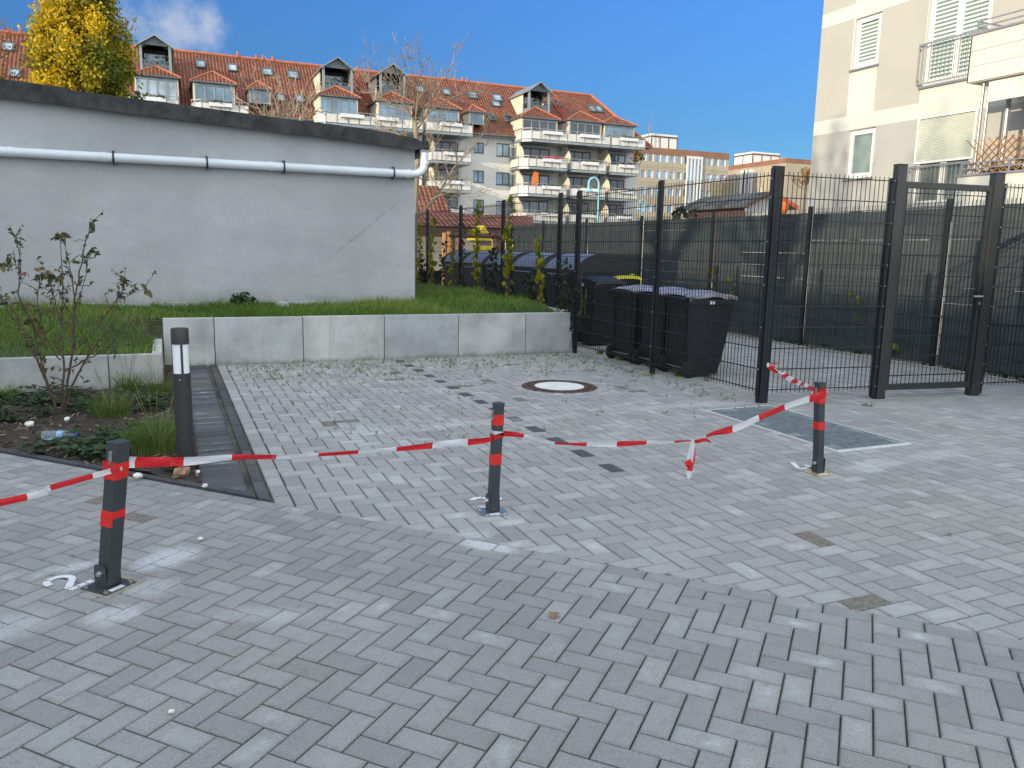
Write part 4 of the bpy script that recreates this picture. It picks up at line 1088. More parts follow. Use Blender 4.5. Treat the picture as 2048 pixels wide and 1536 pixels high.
# ------------------------------------------------------------------ planting
attr_leaf_mat('grass_blade', [(.052, .120, .018), (.115, .215, .032), (.21, .28, .05), (.38, .35, .10)], .5, .3)
attr_leaf_mat('tuft_blade', [(.042, .095, .018), (.085, .155, .030), (.16, .195, .05), (.32, .27, .12)], .5, .3)
attr_leaf_mat('shrub_leaf', [(.040, .065, .024), (.085, .098, .036), (.16, .135, .05), (.20, .115, .05)], .5, .25)
attr_leaf_mat('cover_leaf', [(.018, .042, .016), (.036, .072, .026), (.065, .10, .034)], .45, .2)
attr_leaf_mat('vine_leaf', [(.085, .12, .012), (.19, .21, .014), (.36, .33, .018), (.30, .22, .02)], .5, .45)
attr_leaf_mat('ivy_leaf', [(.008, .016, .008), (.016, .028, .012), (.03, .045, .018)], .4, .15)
attr_leaf_mat('dead_leaf', [(.12, .055, .025), (.20, .10, .05), (.32, .20, .10)], .7, .2)
mat('twig', (.075, .050, .038), .8, var=.3, scale=30)
def blade(m, base, h, w, lean, tint, segs=3, az=None):
    az = rnd.uniform(0, 2*PI) if az is None else az
    d = Vector((math.cos(az), math.sin(az), 0)); s = Vector((-d.y, d.x, 0)) if rnd.random() < .5 else Vector((cam_r.x, cam_r.y, 0))
    s = s.normalized(); b = Vector(base); prev = None
    for i in range(segs+1):
        t = i/segs; p = b + Vector((0, 0, h*(t-.25*lean*t*t))) + d*(h*lean*t*t)
        ww = w*(1-t)**.7*.5
        if i == segs: m.poly([prev[0], prev[1], p], tint=tint)
        else:
            cur = (p-s*ww, p+s*ww)
            if prev: m.poly([prev[0], prev[1], cur[1], cur[0]], tint=tint)
            prev = cur
def tcl(x): return max(0., min(1., x))
# lawn on the bank
m = MB()
def lawn(x0, x1, y0, y1, n_, hmean):
    for _ in range(n_):
        x, y = rnd.uniform(x0, x1), rnd.uniform(y0, y1)
        clump = .5+.5*math.sin(x*2.3+1.7*math.sin(y*1.9))*math.sin(y*2.9+x)
        dry = .5+.5*math.sin(x*1.1+2)*math.sin(y*3.3+x*.7)
        h = hmean*(.45+.75*clump)*rnd.choice((.5, .7, .8, 1., 1.1, 1.3, 1.7))
        blade(m, (x, y, bank_z(x, y)-.01), h, rnd.uniform(.005, .009), rnd.uniform(.15, 1.3), tcl(.02+.42*clump+.32*dry*dry+rnd.gauss(0, .17)), 2)
lawn(-4.2, -.15, LOW_Y+.07, HOUSE_Y-.25, 20000, .105)
lawn(-.2, 3.3, WALL_Y+.10, HOUSE_Y-.12, 15000, .115)
lawn(3.2, FENCE_X-.12, WALL_Y+.10, 14.5, 15000, .105)
lawn(3.4, FENCE_X-.12, 14.5, 19, 3500, .10)
m.build('grass', 'grass_blade', kind='stuff')
# weeds in the joints of the bay
m = MB()
for _ in range(700):
    u = rnd.random()
    x = rnd.uniform(.7, 5.05); y = WALL_Y-.05-abs(rnd.gauss(0, .9)) if u < .72 else rnd.uniform(5.5, 9)
    if u > .9: x, y = rnd.uniform(FENCE_X-.35, FENCE_X+.03), rnd.uniform(5.9, 9.6)
    x = round(x*10)/10+.09-.1 if False else x
    if (Vector((x, y))-MH_C).length < .4 or y < 4.6: continue
    for q in range(rnd.randint(2, 6)): blade(m, (x+rnd.gauss(0, .008), y+rnd.gauss(0, .008), -.005), rnd.uniform(.025, .085), .0045, rnd.uniform(.3, 1.4), tcl(rnd.gauss(.45, .2)), 2)
m.build('weeds', 'tuft_blade', kind='stuff')
def tuft(name, loc, n_, h, spread, label, group, tint=.4, w=.006, cat='grass tuft', mt='tuft_blade', seeds=0):
    m = MB()
    for _ in range(n_):
        a, r = rnd.uniform(0, 2*PI), spread*math.sqrt(rnd.random())
        blade(m, (loc[0]+r*math.cos(a), loc[1]+r*math.sin(a), loc[2]-.01), h*rnd.uniform(.45, 1.1), w*rnd.uniform(.7, 1.2), rnd.uniform(.15, .95), tcl(rnd.gauss(tint, .17)), 4, a+rnd.gauss(0, .6))
    for _ in range(seeds):
        a = rnd.uniform(0, 2*PI); b = Vector(loc); p = b+Vector((math.cos(a)*h*.35, math.sin(a)*h*.35, h*rnd.uniform(1.2, 1.6)))
        m.tube([b, (b+p)/2+Vector((0, 0, h*.12)), p], [.0015, .0012, .003], 3, tint=.9)
    return tag(m.build(name, mt), label, cat, group)
TG = 'ornamental grass tufts in the bed'
for px, pyy, n_, h, sp_, lb, sd in ((312, 905, 430, .30, .15, 'largest green grass clump just left of the bollard light', 4), (222, 838, 330, .27, .13, 'green grass clump between the shrub and the bollard light', 5), (330, 880, 160, .24, .09, 'narrow grass clump behind the bollard light', 2),
    (258, 785, 230, .25, .10, 'grass clump growing against the joint of the low wall', 6), (318, 792, 220, .25, .10, 'grass clump with seed heads at the right end of the low wall', 6), (15, 800, 150, .2, .12, 'grass clump at the left edge below the low wall', 0), (262, 905, 170, .16, .13, 'low grass clump between the first post and the bollard light', 0)):
    q = on_z(px, pyy); tuft('grass_tuft', (q.x, q.y, .01), n_, h, sp_, lb, TG, .45, .0055, seeds=sd)
WG = 'weed tufts growing along the fence line'
for (px, pyy, n_, h, lb) in ((1355, 752, 46, .16, 'green weed tuft at the fence foot in front of the nearest bin wheel'), (1415, 762, 22, .12, 'thin upright weed at the right corner of the nearest bin'),
                             (1200, 708, 60, .15, 'bushy weed where the retaining wall meets the fence'), (1240, 720, 40, .12, 'weed at the fence foot below the farthest bin'), (1300, 752, 24, .08, 'small weed beside the second fence post'),
                             (1735, 812, 44, .06, 'flat grass tuft on the paving before the gate post'), (1618, 800, 22, .07, 'small grass tuft on the paving under the fence panel'), (1258, 745, 26, .08, 'small weed on the paving near the second fence post, bin side')):
    g_ = on_z(px, pyy); tuft('weed', (g_.x, g_.y, 0), n_, h, .05, lb, WG, .5, .006, 'weed')

def leaf(m, p, d, nrm, L, W, tint, fold=.25, shape=None):
    """a small leaf: two folded halves"""
    d = Vector(d).normalized(); s = d.cross(Vector(nrm))
    if s.length < 1e-3: s = d.orthogonal()
    s.normalize(); n_ = s.cross(d); p = Vector(p)
    mid1, mid2, tip = p+d*(L*.35)-n_*(L*.03), p+d*(L*.7)-n_*(L*.06), p+d*L-n_*(L*.16)
    prof = shape or ((.0, .02), (.35, .5), (.7, .42))
    a1 = mid1+s*(W*prof[1][1])+n_*(W*fold); a2 = mid2+s*(W*prof[2][1])+n_*(W*fold)
    b1 = mid1-s*(W*prof[1][1])+n_*(W*fold); b2 = mid2-s*(W*prof[2][1])+n_*(W*fold)
    m.poly([p, mid1, a1], tint=tint); m.poly([mid1, mid2, a2, a1], tint=tint); m.poly([mid2, tip, a2], tint=tint)
    m.poly([p, b1, mid1], tint=tint); m.poly([mid1, b1, b2, mid2], tint=tint); m.poly([mid2, b2, tip], tint=tint)
def rdir(up=0.):
    while True:
        v_ = Vector((rnd.uniform(-1, 1), rnd.uniform(-1, 1), rnd.uniform(-1, 1)))
        if .1 < v_.length < 1: return (v_.normalized()+Vector((0, 0, up))).normalized()
# the leggy shrub in the bed: stems as surveyed, small leaves mostly on the upper shoots
SH = Vector((-.83, 7.25, .0))
sh = thing('shrub', 'leggy half bare shrub with small brownish green leaves in the planting bed', 'shrub', SH)
stems = [([(118, 835), (95, 770), (60, 690), (20, 625), (-20, 560)], .012), ([(118, 835), (90, 760), (75, 690), (62, 640)], .010), ([(122, 835), (128, 740), (125, 660), (110, 600), (98, 550)], .011),
         ([(122, 832), (140, 740), (148, 640), (150, 590), (165, 510), (182, 445)], .012), ([(125, 832), (150, 760), (190, 690), (225, 650), (240, 580)], .011), ([(98, 772), (78, 715), (60, 690)], .006),
         ([(128, 745), (170, 720), (200, 705), (225, 690)], .008), ([(122, 650), (125, 560), (118, 470)], .007), ([(150, 600), (140, 540), (125, 475)], .006), ([(95, 700), (40, 600), (42, 540), (32, 475)], .008),
         ([(148, 640), (120, 590), (118, 560)], .005), ([(150, 700), (205, 640), (240, 590), (248, 560)], .007), ([(240, 600), (270, 585), (292, 580)], .004), ([(60, 690), (40, 640), (20, 610)], .006), ([(42, 540), (22, 525), (5, 530)], .004),
         ([(110, 640), (105, 590), (100, 555)], .005), ([(150, 620), (170, 560), (178, 500)], .005), ([(120, 720), (90, 670), (75, 600), (80, 560)], .006)]
tw = MB(); lv = MB()
for path, r in stems:
    dy = rnd.uniform(-.30, .30); dy0 = 0
    P = []
    for i, (px, pyy) in enumerate(path):
        t = i/(len(path)-1); P.append(on_y(px, pyy, SH.y + (dy*t if path[0][1] > 800 else dy*.6)))
    P = smooth_path(P, 5)
    P = [p+Vector((rnd.gauss(0, .004), rnd.gauss(0, .004), rnd.gauss(0, .003))) for p in P]
    tw.tube(P, [r*(1-.72*i/(len(P)-1)) for i in range(len(P))], 6)
    for i in range(2, len(P)):
        t = i/len(P); d = (P[i]-P[i-1]).normalized()
        top = P[i].z
        k = rnd.choice([0, 1, 1, 1, 2]) if top > .95 else rnd.choice([0, 0, 0, 1, 1])
        for q in range(k):
            dd = (rdir(.1)+d*.5).normalized(); dark = rnd.gauss(.25, .25) if top > 1.0 else rnd.gauss(.62, .3)
            L = rnd.uniform(.025, .055)
            if rnd.random() < .12: L *= 1.6
            leaf(lv, P[i]+dd*.006, dd, rdir(.8), L, L*.58, tcl(dark))
        if rnd.random() < .55:                                   # side twig
            e = P[i]+(rdir(.35)+d*.4)*rnd.uniform(.05, .14); tw.tube([P[i], (P[i]+e)/2+Vector((0, 0, .008)), e], [.0032, .0024, .0012], 4)
            for q in range(rnd.randint(1, 4)): 
                dd = rdir(.1); L = rnd.uniform(.022, .05); leaf(lv, P[i].lerp(e, rnd.uniform(.3, 1)), dd, rdir(.8), L, L*.6, tcl(rnd.gauss(.5, .28)))
    for q in range(4):
        dd = (rdir(.0)+Vector((0, 0, -.2))).normalized(); L = rnd.uniform(.045, .085); leaf(lv, P[-1], dd, rdir(.9), L, L*.5, tcl(rnd.gauss(.2, .2)))
tw.build('branches', 'twig', sh, smooth=True); lv.build('leaves', 'shrub_leaf', sh)
rp = MB(); c = on_y(48, 549, SH.y); rp.lathe([(0, -.012), (.008, -.008), (.011, 0), (.008, .009), (0, .013)], 10, c); mat('rosehip', (.35, .02, .03), .35); rp.build('berry', 'rosehip', sh, smooth=True)

# ground cover in the bed: strawberry-like rosettes
def cover_patch(loc, r, n_, label):
    m = MB(); n_ = int(n_*.55)
    for _ in range(n_):
        a, q = rnd.uniform(0, 2*PI), r*math.sqrt(rnd.random()); x, y = loc[0]+q*math.cos(a)*1.5, loc[1]+q*math.sin(a)
        if not inbed(x, y) or x > .08: continue
        h = rnd.uniform(.02, .085); c_ = Vector((x, y, bed_z(x, y)+h)); az = rnd.uniform(0, 2*PI); L = rnd.uniform(.035, .065)
        for k in (-1, 0, 1):
            d = Vector((math.cos(az+k*1.25), math.sin(az+k*1.25), rnd.uniform(-.1, .25))); leaf(m, c_, d, (rnd.gauss(0, .2), rnd.gauss(0, .2), 1), L, L*.9, tcl(rnd.gauss(.45, .28)), .15, ((0, .02), (.35, .45), (.7, .5)))
        m.tube([(x, y, bed_z(x, y)), c_], .0016, 3, tint=.3)
    tag(m.build('ground_cover_plant', 'cover_leaf'), label, 'plant', 'leafy ground cover in the bed')
cover_patch((-.62, 5.85), .30, 230, 'dark leafy ground cover around the lying plastic bottle')
cover_patch((-1.1, 7.9), .34, 230, 'dark leafy ground cover behind the shrub, along the low wall')
cover_patch((-.35, 7.45), .34, 230, 'dark leafy ground cover between the grass clumps behind')
cover_patch((-1.25, 7.2), .22, 110, 'dark leafy ground cover at the left edge of the bed')
cover_patch((-.25, 6.3), .20, 110, 'dark leafy ground cover in the middle of the bed')
cover_patch((.05, 5.15), .07, 22, 'small green sprouts at the front tip of the bed')
# bushy plant at the foot of the house wall
def bushlet(name, c, n_, r, label, mt='cover_leaf', cat='plant', group=None, L0=.05):
    m = MB()
    for _ in range(n_):
        d = rdir(.5); p = Vector(c)+Vector((d.x*r[0], d.y*r[1], abs(d.z)*r[2]))*rnd.random()**.4
        L = L0*rnd.uniform(.6, 1.2); leaf(m, p, rdir(), rdir(.9), L, L*.8, tcl(rnd.gauss(.5, .3)))
    return tag(m.build(name, mt), label, cat, group)
c = on_y(485, 592, HOUSE_Y-.25); bushlet('bush', (c.x, c.y, .60), 130, (.19, .10, .20), 'small dark green bush at the foot of the outbuilding wall', L0=.07)
tuft('grass_tuft', (on_y(40, 590, HOUSE_Y-.3).x, HOUSE_Y-.3, .62), 120, .2, .12, 'grass clump against the foot of the outbuilding wall', None, .3)
m = MB(); c = on_y(563, 600, HOUSE_Y-.2); m.lathe([(.0, .0), (.10, .01), (.12, .05), (.07, .10), (0, .12)], 9, (c.x, c.y, .57)); tag(m.build('stone', 'concrete_1'), 'grey stone lying in the grass at the outbuilding wall', 'stone')

# climbers on the wire fence
mat('vine_stem', (.10, .075, .05), .85)
def climber(px, ybase, top_z, n_, width, mt, label, group, dens=1., L0=.085, gap=0.):
    q = on_x(px, ybase, FENCE_X-.06); x0, y0 = FENCE_X-.06, q.y
    t = thing('climbing_plant', label, 'climbing plant', (x0, y0, .55), group)
    st_, lv_ = MB(), MB()
    for k in range(2):
        P = []; z = .55; yy = y0+rnd.gauss(0, .02)
        while z < top_z*(1 if k == 0 else .8): P.append((x0+rnd.gauss(0, .012), yy, z)); z += .12; yy += rnd.gauss(.0, .022)
        if len(P) > 2:
            st_.tube(smooth_path(P, 3), .005, 5)
            for _ in range(int(n_/2)):
                u = rnd.random()**.9; i = min(len(P)-1, int(u*len(P))); z_ = P[i][2]
                if gap and z_ < .55+gap and rnd.random() < .75: continue
                p = Vector(P[i])+Vector((rnd.uniform(-.05, .04), rnd.gauss(0, width), rnd.uniform(-.06, .06)))
                L = L0*rnd.uniform(.55, 1.25)
                leaf(lv_, p, (rnd.gauss(0, .35), rnd.gauss(0, .5), -1), (-1+rnd.gauss(0, .4), rnd.gauss(-.4, .5), rnd.gauss(.2, .3)), L, L*.95, tcl(rnd.gauss(.32+.45*(top_z-z_)/max(.5, top_z-.55)*.8, .2)), .12, ((0, .3), (.35, .55), (.7, .36)))
    st_.build('stem', 'vine_stem', t, smooth=True); lv_.build('leaves', mt, t)
CG, IG = 'yellow leaved climbers on the fence', 'dark ivy plants at the fence foot'
climber(1083, 600, 1.72, 64, .035, 'vine_leaf', 'yellow leaved climber nearest the bin enclosure corner', CG)
climber(1016, 595, 2.32, 130, .05, 'vine_leaf', 'tall yellow green climber reaching the top of the fence, second from the right', CG, gap=.35)
climber(953, 588, 2.30, 130, .055, 'vine_leaf', 'tall yellow green climber left of the second tall one, by a fence post', CG, gap=.3)
climber(905, 575, 1.85, 50, .03, 'vine_leaf', 'thin sparse yellow climber with few leaves', CG)
climber(862, 562, 2.1, 90, .06, 'vine_leaf', 'green yellow climber close to the outbuilding corner', CG)
climber(836, 556, 2.1, 80, .06, 'vine_leaf', 'green climber directly beside the outbuilding wall', CG)
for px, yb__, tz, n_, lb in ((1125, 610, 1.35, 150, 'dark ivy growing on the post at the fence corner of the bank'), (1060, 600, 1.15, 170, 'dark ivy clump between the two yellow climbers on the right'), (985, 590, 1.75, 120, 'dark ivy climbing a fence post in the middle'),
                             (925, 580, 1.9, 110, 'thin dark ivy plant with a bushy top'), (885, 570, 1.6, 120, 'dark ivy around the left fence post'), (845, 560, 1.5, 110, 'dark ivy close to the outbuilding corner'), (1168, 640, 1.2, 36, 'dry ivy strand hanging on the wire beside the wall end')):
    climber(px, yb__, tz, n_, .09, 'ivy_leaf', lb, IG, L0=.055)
# sprigs on the privacy fence and along its foot
def sprig(Y, z0, z1, n_, label, mt='vine_leaf', tint=.05):
    t = thing('climbing_plant', label, 'climbing plant', (PRIV_X-.07, Y, 0), 'green sprigs on the privacy fence'); st_, lv_ = MB(), MB()
    P = [(PRIV_X-.075+rnd.gauss(0, .01), Y+rnd.gauss(0, .02), z0+(z1-z0)*k/6) for k in range(7)]
    st_.tube(smooth_path(P, 3), .003, 4)
    for _ in range(n_):
        p = Vector(rnd.choice(P))+Vector((-.02, rnd.gauss(0, .07), rnd.gauss(0, .05))); L = rnd.uniform(.05, .10)
        leaf(lv_, p, (rnd.gauss(0, .3), rnd.gauss(0, .5), -1), (-1, rnd.gauss(0, .4), .2), L, L*.9, tcl(rnd.gauss(tint, .1)), .12)
    st_.build('stem', 'vine_stem', t); lv_.build('leaves', mt, t)
sprig(on_x(1425, 570, PRIV_X-.07).y, .1, 1.15, 26, 'green sprig climbing the privacy fence post behind the bins')
sprig(on_x(1720, 625, PRIV_X-.07).y, .55, .95, 10, 'small green sprig on the privacy fence left of the gate')
sprig(on_x(1772, 710, PRIV_X-.07).y, .02, .26, 14, 'yellow green sprig at the foot of the privacy fence seen through the gate', tint=.35)
sprig(on_x(1440, 580, PRIV_X-.07).y-.35, .5, 1.0, 16, 'green sprig right of the privacy fence post behind the bins')
m = MB()
for _ in range(900):
    y = rnd.uniform(4.6, 13.0); x = PRIV_X-.03-abs(rnd.gauss(0, .05))
    if math.sin(y*2.2)+.4*math.sin(y*7) < -.1: continue
    L = rnd.uniform(.025, .06); leaf(m, (x, y, rnd.uniform(.005, .07)), rdir(), rdir(1), L, L*.7, tcl(rnd.gauss(.4, .3)))
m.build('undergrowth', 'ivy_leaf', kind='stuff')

# ------------------------------------------------------------------ litter
m_, n, l, b_ = new_mat('bottle_plastic')
b_.inputs['Base Color'].default_value = (.70, .85, .92, 1); b_.inputs['Roughness'].default_value = .08; b_.inputs['Transmission Weight'].default_value = .85; b_.inputs['IOR'].default_value = 1.2
mat('bottle_label', (.55, .68, .82), .4, var=.35, scale=30, col2=(.10, .30, .66)); mat('bottle_cap', (.02, .06, .30), .4)
BL = Vector((-.73, 6.12, .085)); bt = thing('plastic_bottle', 'clear plastic water bottle with blue label and cap lying in the bed', 'bottle', BL)
def bx(prof, nm, mt_): q = MB(); q.lathe(prof, 18, BL, 0, 'X'); return q.build(nm, mt_, bt, smooth=True)
bx([(0, -.115), (.028, -.115), (.033, -.105), (.033, -.07), (.031, -.066), (.033, -.06), (.033, -.045), (.032, .05), (.026, .075), (.014, .092), (.013, .10)], 'body', 'bottle_plastic')
bx([(.0336, -.012), (.0336, .028)], 'label_band', 'bottle_label'); bx([(.0145, .098), (.0155, .10), (.0155, .118), (0, .119)], 'cap', 'bottle_cap')
bt.rotation_euler = (0, 0, -.38)
def fallen(px, pyy, L, tint, label, mt='dead_leaf', z=.008, W=.65):
    g_ = on_z(px, pyy); m = MB(); a = rnd.uniform(0, 6)
    leaf(m, (g_.x, g_.y, z), (math.cos(a), math.sin(a), .12), (.1, .1, 1), L, L*W, tint, .22)
    tag(m.build('fallen_leaf', mt), label, 'leaf', 'fallen leaves')
fallen(1110, 1228, .055, .95, 'curled orange yellow leaf lying on the forecourt pavers', W=.8)
fallen(1895, 1072, .035, .9, 'small pale leaf on the paving at the right edge')
fallen(148, 1116, .022, .3, 'tiny red brown leaf left of the first post')
fallen(172, 917, .085, .75, 'yellow leaf in the bed under the bottle', 'vine_leaf', .02)
fallen(1110, 822, .04, .9, 'small orange leaf on the bay paving right of the middle post')
fallen(455, 745, .07, .5, 'brown leaf lying at the top of the kerb strip')
fallen(265, 692, .08, .95, 'orange leaf in the grass above the low wall', 'dead_leaf', LOW_TOP+.16)
fallen(930, 592, .10, .35, 'red brown leaf in the lawn beside the fence', 'dead_leaf', .75)
for px, pyy, lb in ((90, 805, 'brown fallen leaf below the shrub'), (300, 855, 'brown curled leaf beside the grass clumps'), (268, 800, 'large brown leaf under the low wall'), (33, 900, 'dry leaf at the left end of the bed')): fallen(px, pyy, .08, rnd.uniform(.0, .5), lb, 'dead_leaf', .05)
mat('kraft_paper', (.33, .19, .125), .8, var=.3, scale=18); mat('white_scrap', (.66, .65, .60), .8, var=.1)
def lump(px, pyy, r, mt, label, name, cat, z=.03, n_=9, jag=.4):
    g_ = on_z(px, pyy, z); m = MB(); V = []
    for i in range(5):
        th = -PI/2+PI*i/4
        for k in range(n_): a = 2*PI*k/n_; q = 1+rnd.uniform(-jag, jag); V.append((g_.x+r*q*math.cos(th)*math.cos(a)*1.3, g_.y+r*q*math.cos(th)*math.sin(a), z+r*.8*math.sin(th)*q))
    m.mesh(V, [(i*n_+k, i*n_+(k+1) % n_, (i+1)*n_+(k+1) % n_, (i+1)*n_+k) for i in range(4) for k in range(n_)])
    tag(m.build(name, mt), label, cat, 'scraps of litter')
lump(365, 945, .038, 'kraft_paper', 'crumpled brown paper at the foot of the bollard light', 'crumpled_paper', 'litter', .04)
for px, pyy, r, lb in ((60, 848, .025, 'white paper scrap left of the shrub'), (134, 838, .02, 'white paper scrap at the shrub foot'), (276, 951, .02, 'pale wood scrap at the bed edging'), (396, 943, .012, 'white scrap beside the crumpled paper'), (400, 1077, .010, 'white pebble on the pavers right of the first post'), (343, 1422, .008, 'white pebble on the pavers at the bottom'), (410, 972, .016, 'pale scrap at the tip of the bed')):
    lump(px, pyy, r, 'white_scrap', lb, 'scrap', 'litter', .012 if pyy > 1000 else .03, 6, .3)
# ------------------------------------------------------------------ the long apartment house behind
def tile_mat(name, axis, dark=1.0):
    m, n, l, b = new_mat(name)
    t = n.new('ShaderNodeTexCoord'); sp = n.new('ShaderNodeSeparateXYZ'); l.new(t.outputs['Object'], sp.inputs[0])
    u = math_(n, l, 'MULTIPLY', sp.outputs[axis], 1/.30); w = math_(n, l, 'MULTIPLY', sp.outputs['Z'], 1/.25)
    su = math_(n, l, 'MULTIPLY_ADD', math_(n, l, 'SINE', math_(n, l, 'MULTIPLY', u, 2*PI)), .5, .5)
    fw = math_(n, l, 'FRACT', w)
    rid = n.new('ShaderNodeCombineXYZ'); l.new(math_(n, l, 'FLOOR', u), rid.inputs[0]); l.new(math_(n, l, 'FLOOR', w), rid.inputs[1])
    wn_ = n.new('ShaderNodeTexWhiteNoise'); l.new(rid.outputs[0], wn_.inputs['Vector'])
    base = mixnode(n, l, (.175*dark, .050*dark, .022*dark), (.335*dark, .108*dark, .048*dark), wn_.outputs['Value'])
    base = mixnode(n, l, base, (.085, .036, .024), ramp(n, l, noise(n, l, t.outputs['Object'], .35, 5, .65), .48, .75, 0, .55))
    base = mixnode(n, l, base, (.050, .018, .012), ramp(n, l, su, .05, .50, .9, 0))  # shade in tile troughs, then under each row's lap, put into the colour
    base = mixnode(n, l, base, (.045, .017, .012), ramp(n, l, fw, .0, .36, .85, 0))
    l.new(base, b.inputs['Base Color']); b.inputs['Roughness'].default_value = .72
    add_bump(n, l, b, math_(n, l, 'ADD', su, math_(n, l, 'MULTIPLY', fw, -.8)), .9, .07)
    return m
tile_mat('tiles_x', 'X'); tile_mat('tiles_y', 'Y')
mat('plaster_white', (.60, .585, .55), .9, var=.07, scale=.5)
mat('plaster_cream', (.60, .545, .43), .9, var=.08, scale=.6)
mat('parapet', (.60, .575, .53), .7, var=.10, scale=1.5, stretch=(1, 1, .3))
mat('zinc_sheet', (.125, .145, .155), .5, .45, var=.22, scale=1.2)
mat('zinc_pale', (.27, .30, .31), .5, .35, var=.15, scale=1.5)
mat('rail_grey', (.28, .27, .27), .5, .4, var=.1)
mat('frame_blue', (.035, .075, .105), .5, var=.1)
mat('frame_white', (.72, .72, .70), .45, var=.05)
mat('dark_room', (.020, .024, .030), .8, var=.4, scale=2)
mat('box_white', (.66, .66, .68), .55, var=.08)
mat('terracotta', (.42, .13, .06), .8)
mat('red_metal', (.45, .07, .04), .5)
def glass_mat(name, tint, ior=1.9, rough=.06):
    m, n, l, b = new_mat(name)
    v = coords(n, l)
    c = mixnode(n, l, sc_(tint, .55), sc_(tint, 1.5), ramp(n, l, noise(n, l, v, .45, 3), .35, .65))
    l.new(c, b.inputs['Base Color']); b.inputs['Roughness'].default_value = rough; b.inputs['IOR'].default_value = ior
    add_bump(n, l, b, noise(n, l, v, .8, 2), .05, .05)
    return m
glass_mat('glass_blue', (.085, .175, .25)); glass_mat('glass_dark', (.018, .028, .04), 1.7); glass_mat('glass_sky', (.13, .27, .42), 2.0); glass_mat('glass_pale', (.24, .31, .35), 1.9, .15)
attr_leaf_mat('pot_plant', [(.03, .06, .02), (.07, .10, .03), (.16, .09, .03)], .6, .2)
mat('flower_red', (.55, .02, .05), .6); mat('cloth_orange', (.65, .16, .03), .8, var=.15)
WY, EY = 80.0, 79.5
apt = thing('apartment_house', 'long apartment house with red tiled roof, grey dormers and white balconies', 'building', (20, 80, 0))
rc = on_y(1302, 292, EY); ridge_e = on_y(1182, 191, 86.0); rz = ridge_e.z; ez = 13.38
XL_ = -24.0
# main walls with window openings
def wall_with_holes(mb, axis, plane, u0, u1, z0, z1, holes, depth, mi_fn=None, mi_reveal=0, cuts_u=(), cuts_z=()):
    """wall in plane axis=plane; holes (ua,ub,za,zb); reveals run `depth` inwards (signed)"""
    us = sorted({round(x, 4) for x in [u0, u1, *cuts_u]+[c for h in holes for c in h[:2]] if u0 <= x <= u1})
    zs_ = sorted({round(x, 4) for x in [z0, z1, *cuts_z]+[c for h in holes for c in h[2:]] if z0 <= x <= z1})
    P = (lambda u, z, d=0: (u, plane+d, z)) if axis == 'Y' else (lambda u, z, d=0: (plane+d, u, z))
    for a, b in zip(us, us[1:]):
        for c, d in zip(zs_, zs_[1:]):
            mu, mz = (a+b)/2, (c+d)/2
            if any(h[0] < mu < h[1] and h[2] < mz < h[3] for h in holes): continue
            mb.poly([P(a, c), P(b, c), P(b, d), P(a, d)], mi_fn(mu, mz) if mi_fn else 0)
    for a, b, c, d in holes:
        for (ua, za), (ub, zb) in (((a, c), (b, c)), ((b, c), (b, d)), ((b, d), (a, d)), ((a, d), (a, c))):
            mb.poly([P(ua, za), P(ub, zb), P(ub, zb, depth), P(ua, za, depth)], mi_reveal)
wins = []
for (x0, y0, x1, y1) in ((993, 287, 1020, 313), (992, 345, 1020, 370), (992, 402, 1020, 431), (947, 285, 968, 306), (946, 341, 968, 365), (946, 399, 968, 425)):
    a, b = on_y(x0, y1, WY), on_y(x1, y0, WY); a2 = on_y(x1, y1, WY)
    wins.append((a.x, b.x, (a.z+a2.z)/2, (on_y(x0, y0, WY).z+b.z)/2))
m = MB()
wall_with_holes(m, 'Y', WY, XL_, rc.x-1.4, -.1, ez, wins, .16)
m.poly([(rc.x-1.4, WY, -.1), (rc.x-1.4, WY+12, -.1), (rc.x-1.4, WY+12, ez), (rc.x-1.4, WY, ez)])
m.build('wall', 'plaster_white', apt)
for i, (a, b, c, d) in enumerate(wins):
    f = MB(); w = .09
    for q in ((a, c, b, c+w), (a, d-w, b, d), (a, c+w, a+w, d-w), (b-w, c+w, b, d-w), ((a+b)/2-.05, c+w, (a+b)/2+.05, d-w)): f.box(q[0], WY+.09, q[1], q[2], WY+.15, q[3])
    fo = f.build('window', 'frame_blue', apt); g_ = MB(); g_.poly([(a, WY+.13, c), (b, WY+.13, c), (b, WY+.13, d), (a, WY+.13, d)]); g_.build('pane', 'glass_pale' if i in (0, 2) else 'glass_blue', fo)
    s = MB(); s.box(a-.06, WY-.06, c-.05, b+.06, WY+.0, c-.003); s.build('sill', 'zinc_sheet', fo)
# main roof: front slope, hip end, back slope
eave_z = ez-.02
m = MB()
rA, rB = Vector((XL_, 86, rz)), Vector((ridge_e.x, 86, rz)); eA, eB = Vector((XL_, EY-.25, eave_z-.25)), Vector((rc.x, EY-.25, eave_z-.25))
eC = Vector((rc.x, 92.7, eave_z-.25)); eD = Vector((XL_, 92.7, eave_z-.25))
m.poly([eA, eB, rB, rA], 0); m.poly([eB, eC, rB], 1); m.poly([eC, eD, rA, rB], 0)
m.poly([eA, rA, eD], 1)
for q in (eA, eB, eC, eD): pass
m.poly([eA-Vector((0, 0, .12)), eB-Vector((0, 0, .12)), eB, eA], 2); m.poly([eB-Vector((0, 0, .12)), eC-Vector((0, 0, .12)), eC, eB], 2)
ro = m.build('roof', ['tiles_x', 'tiles_y', 'zinc_sheet'], apt)
m = MB(); m.tube([rA+Vector((0, 0, .02)), rB+Vector((0, 0, .02))], .15, 8); m.tube([rB, eB+Vector((0, 0, .05))], .14, 8); m.build('ridge_tiles', 'terracotta', ro)
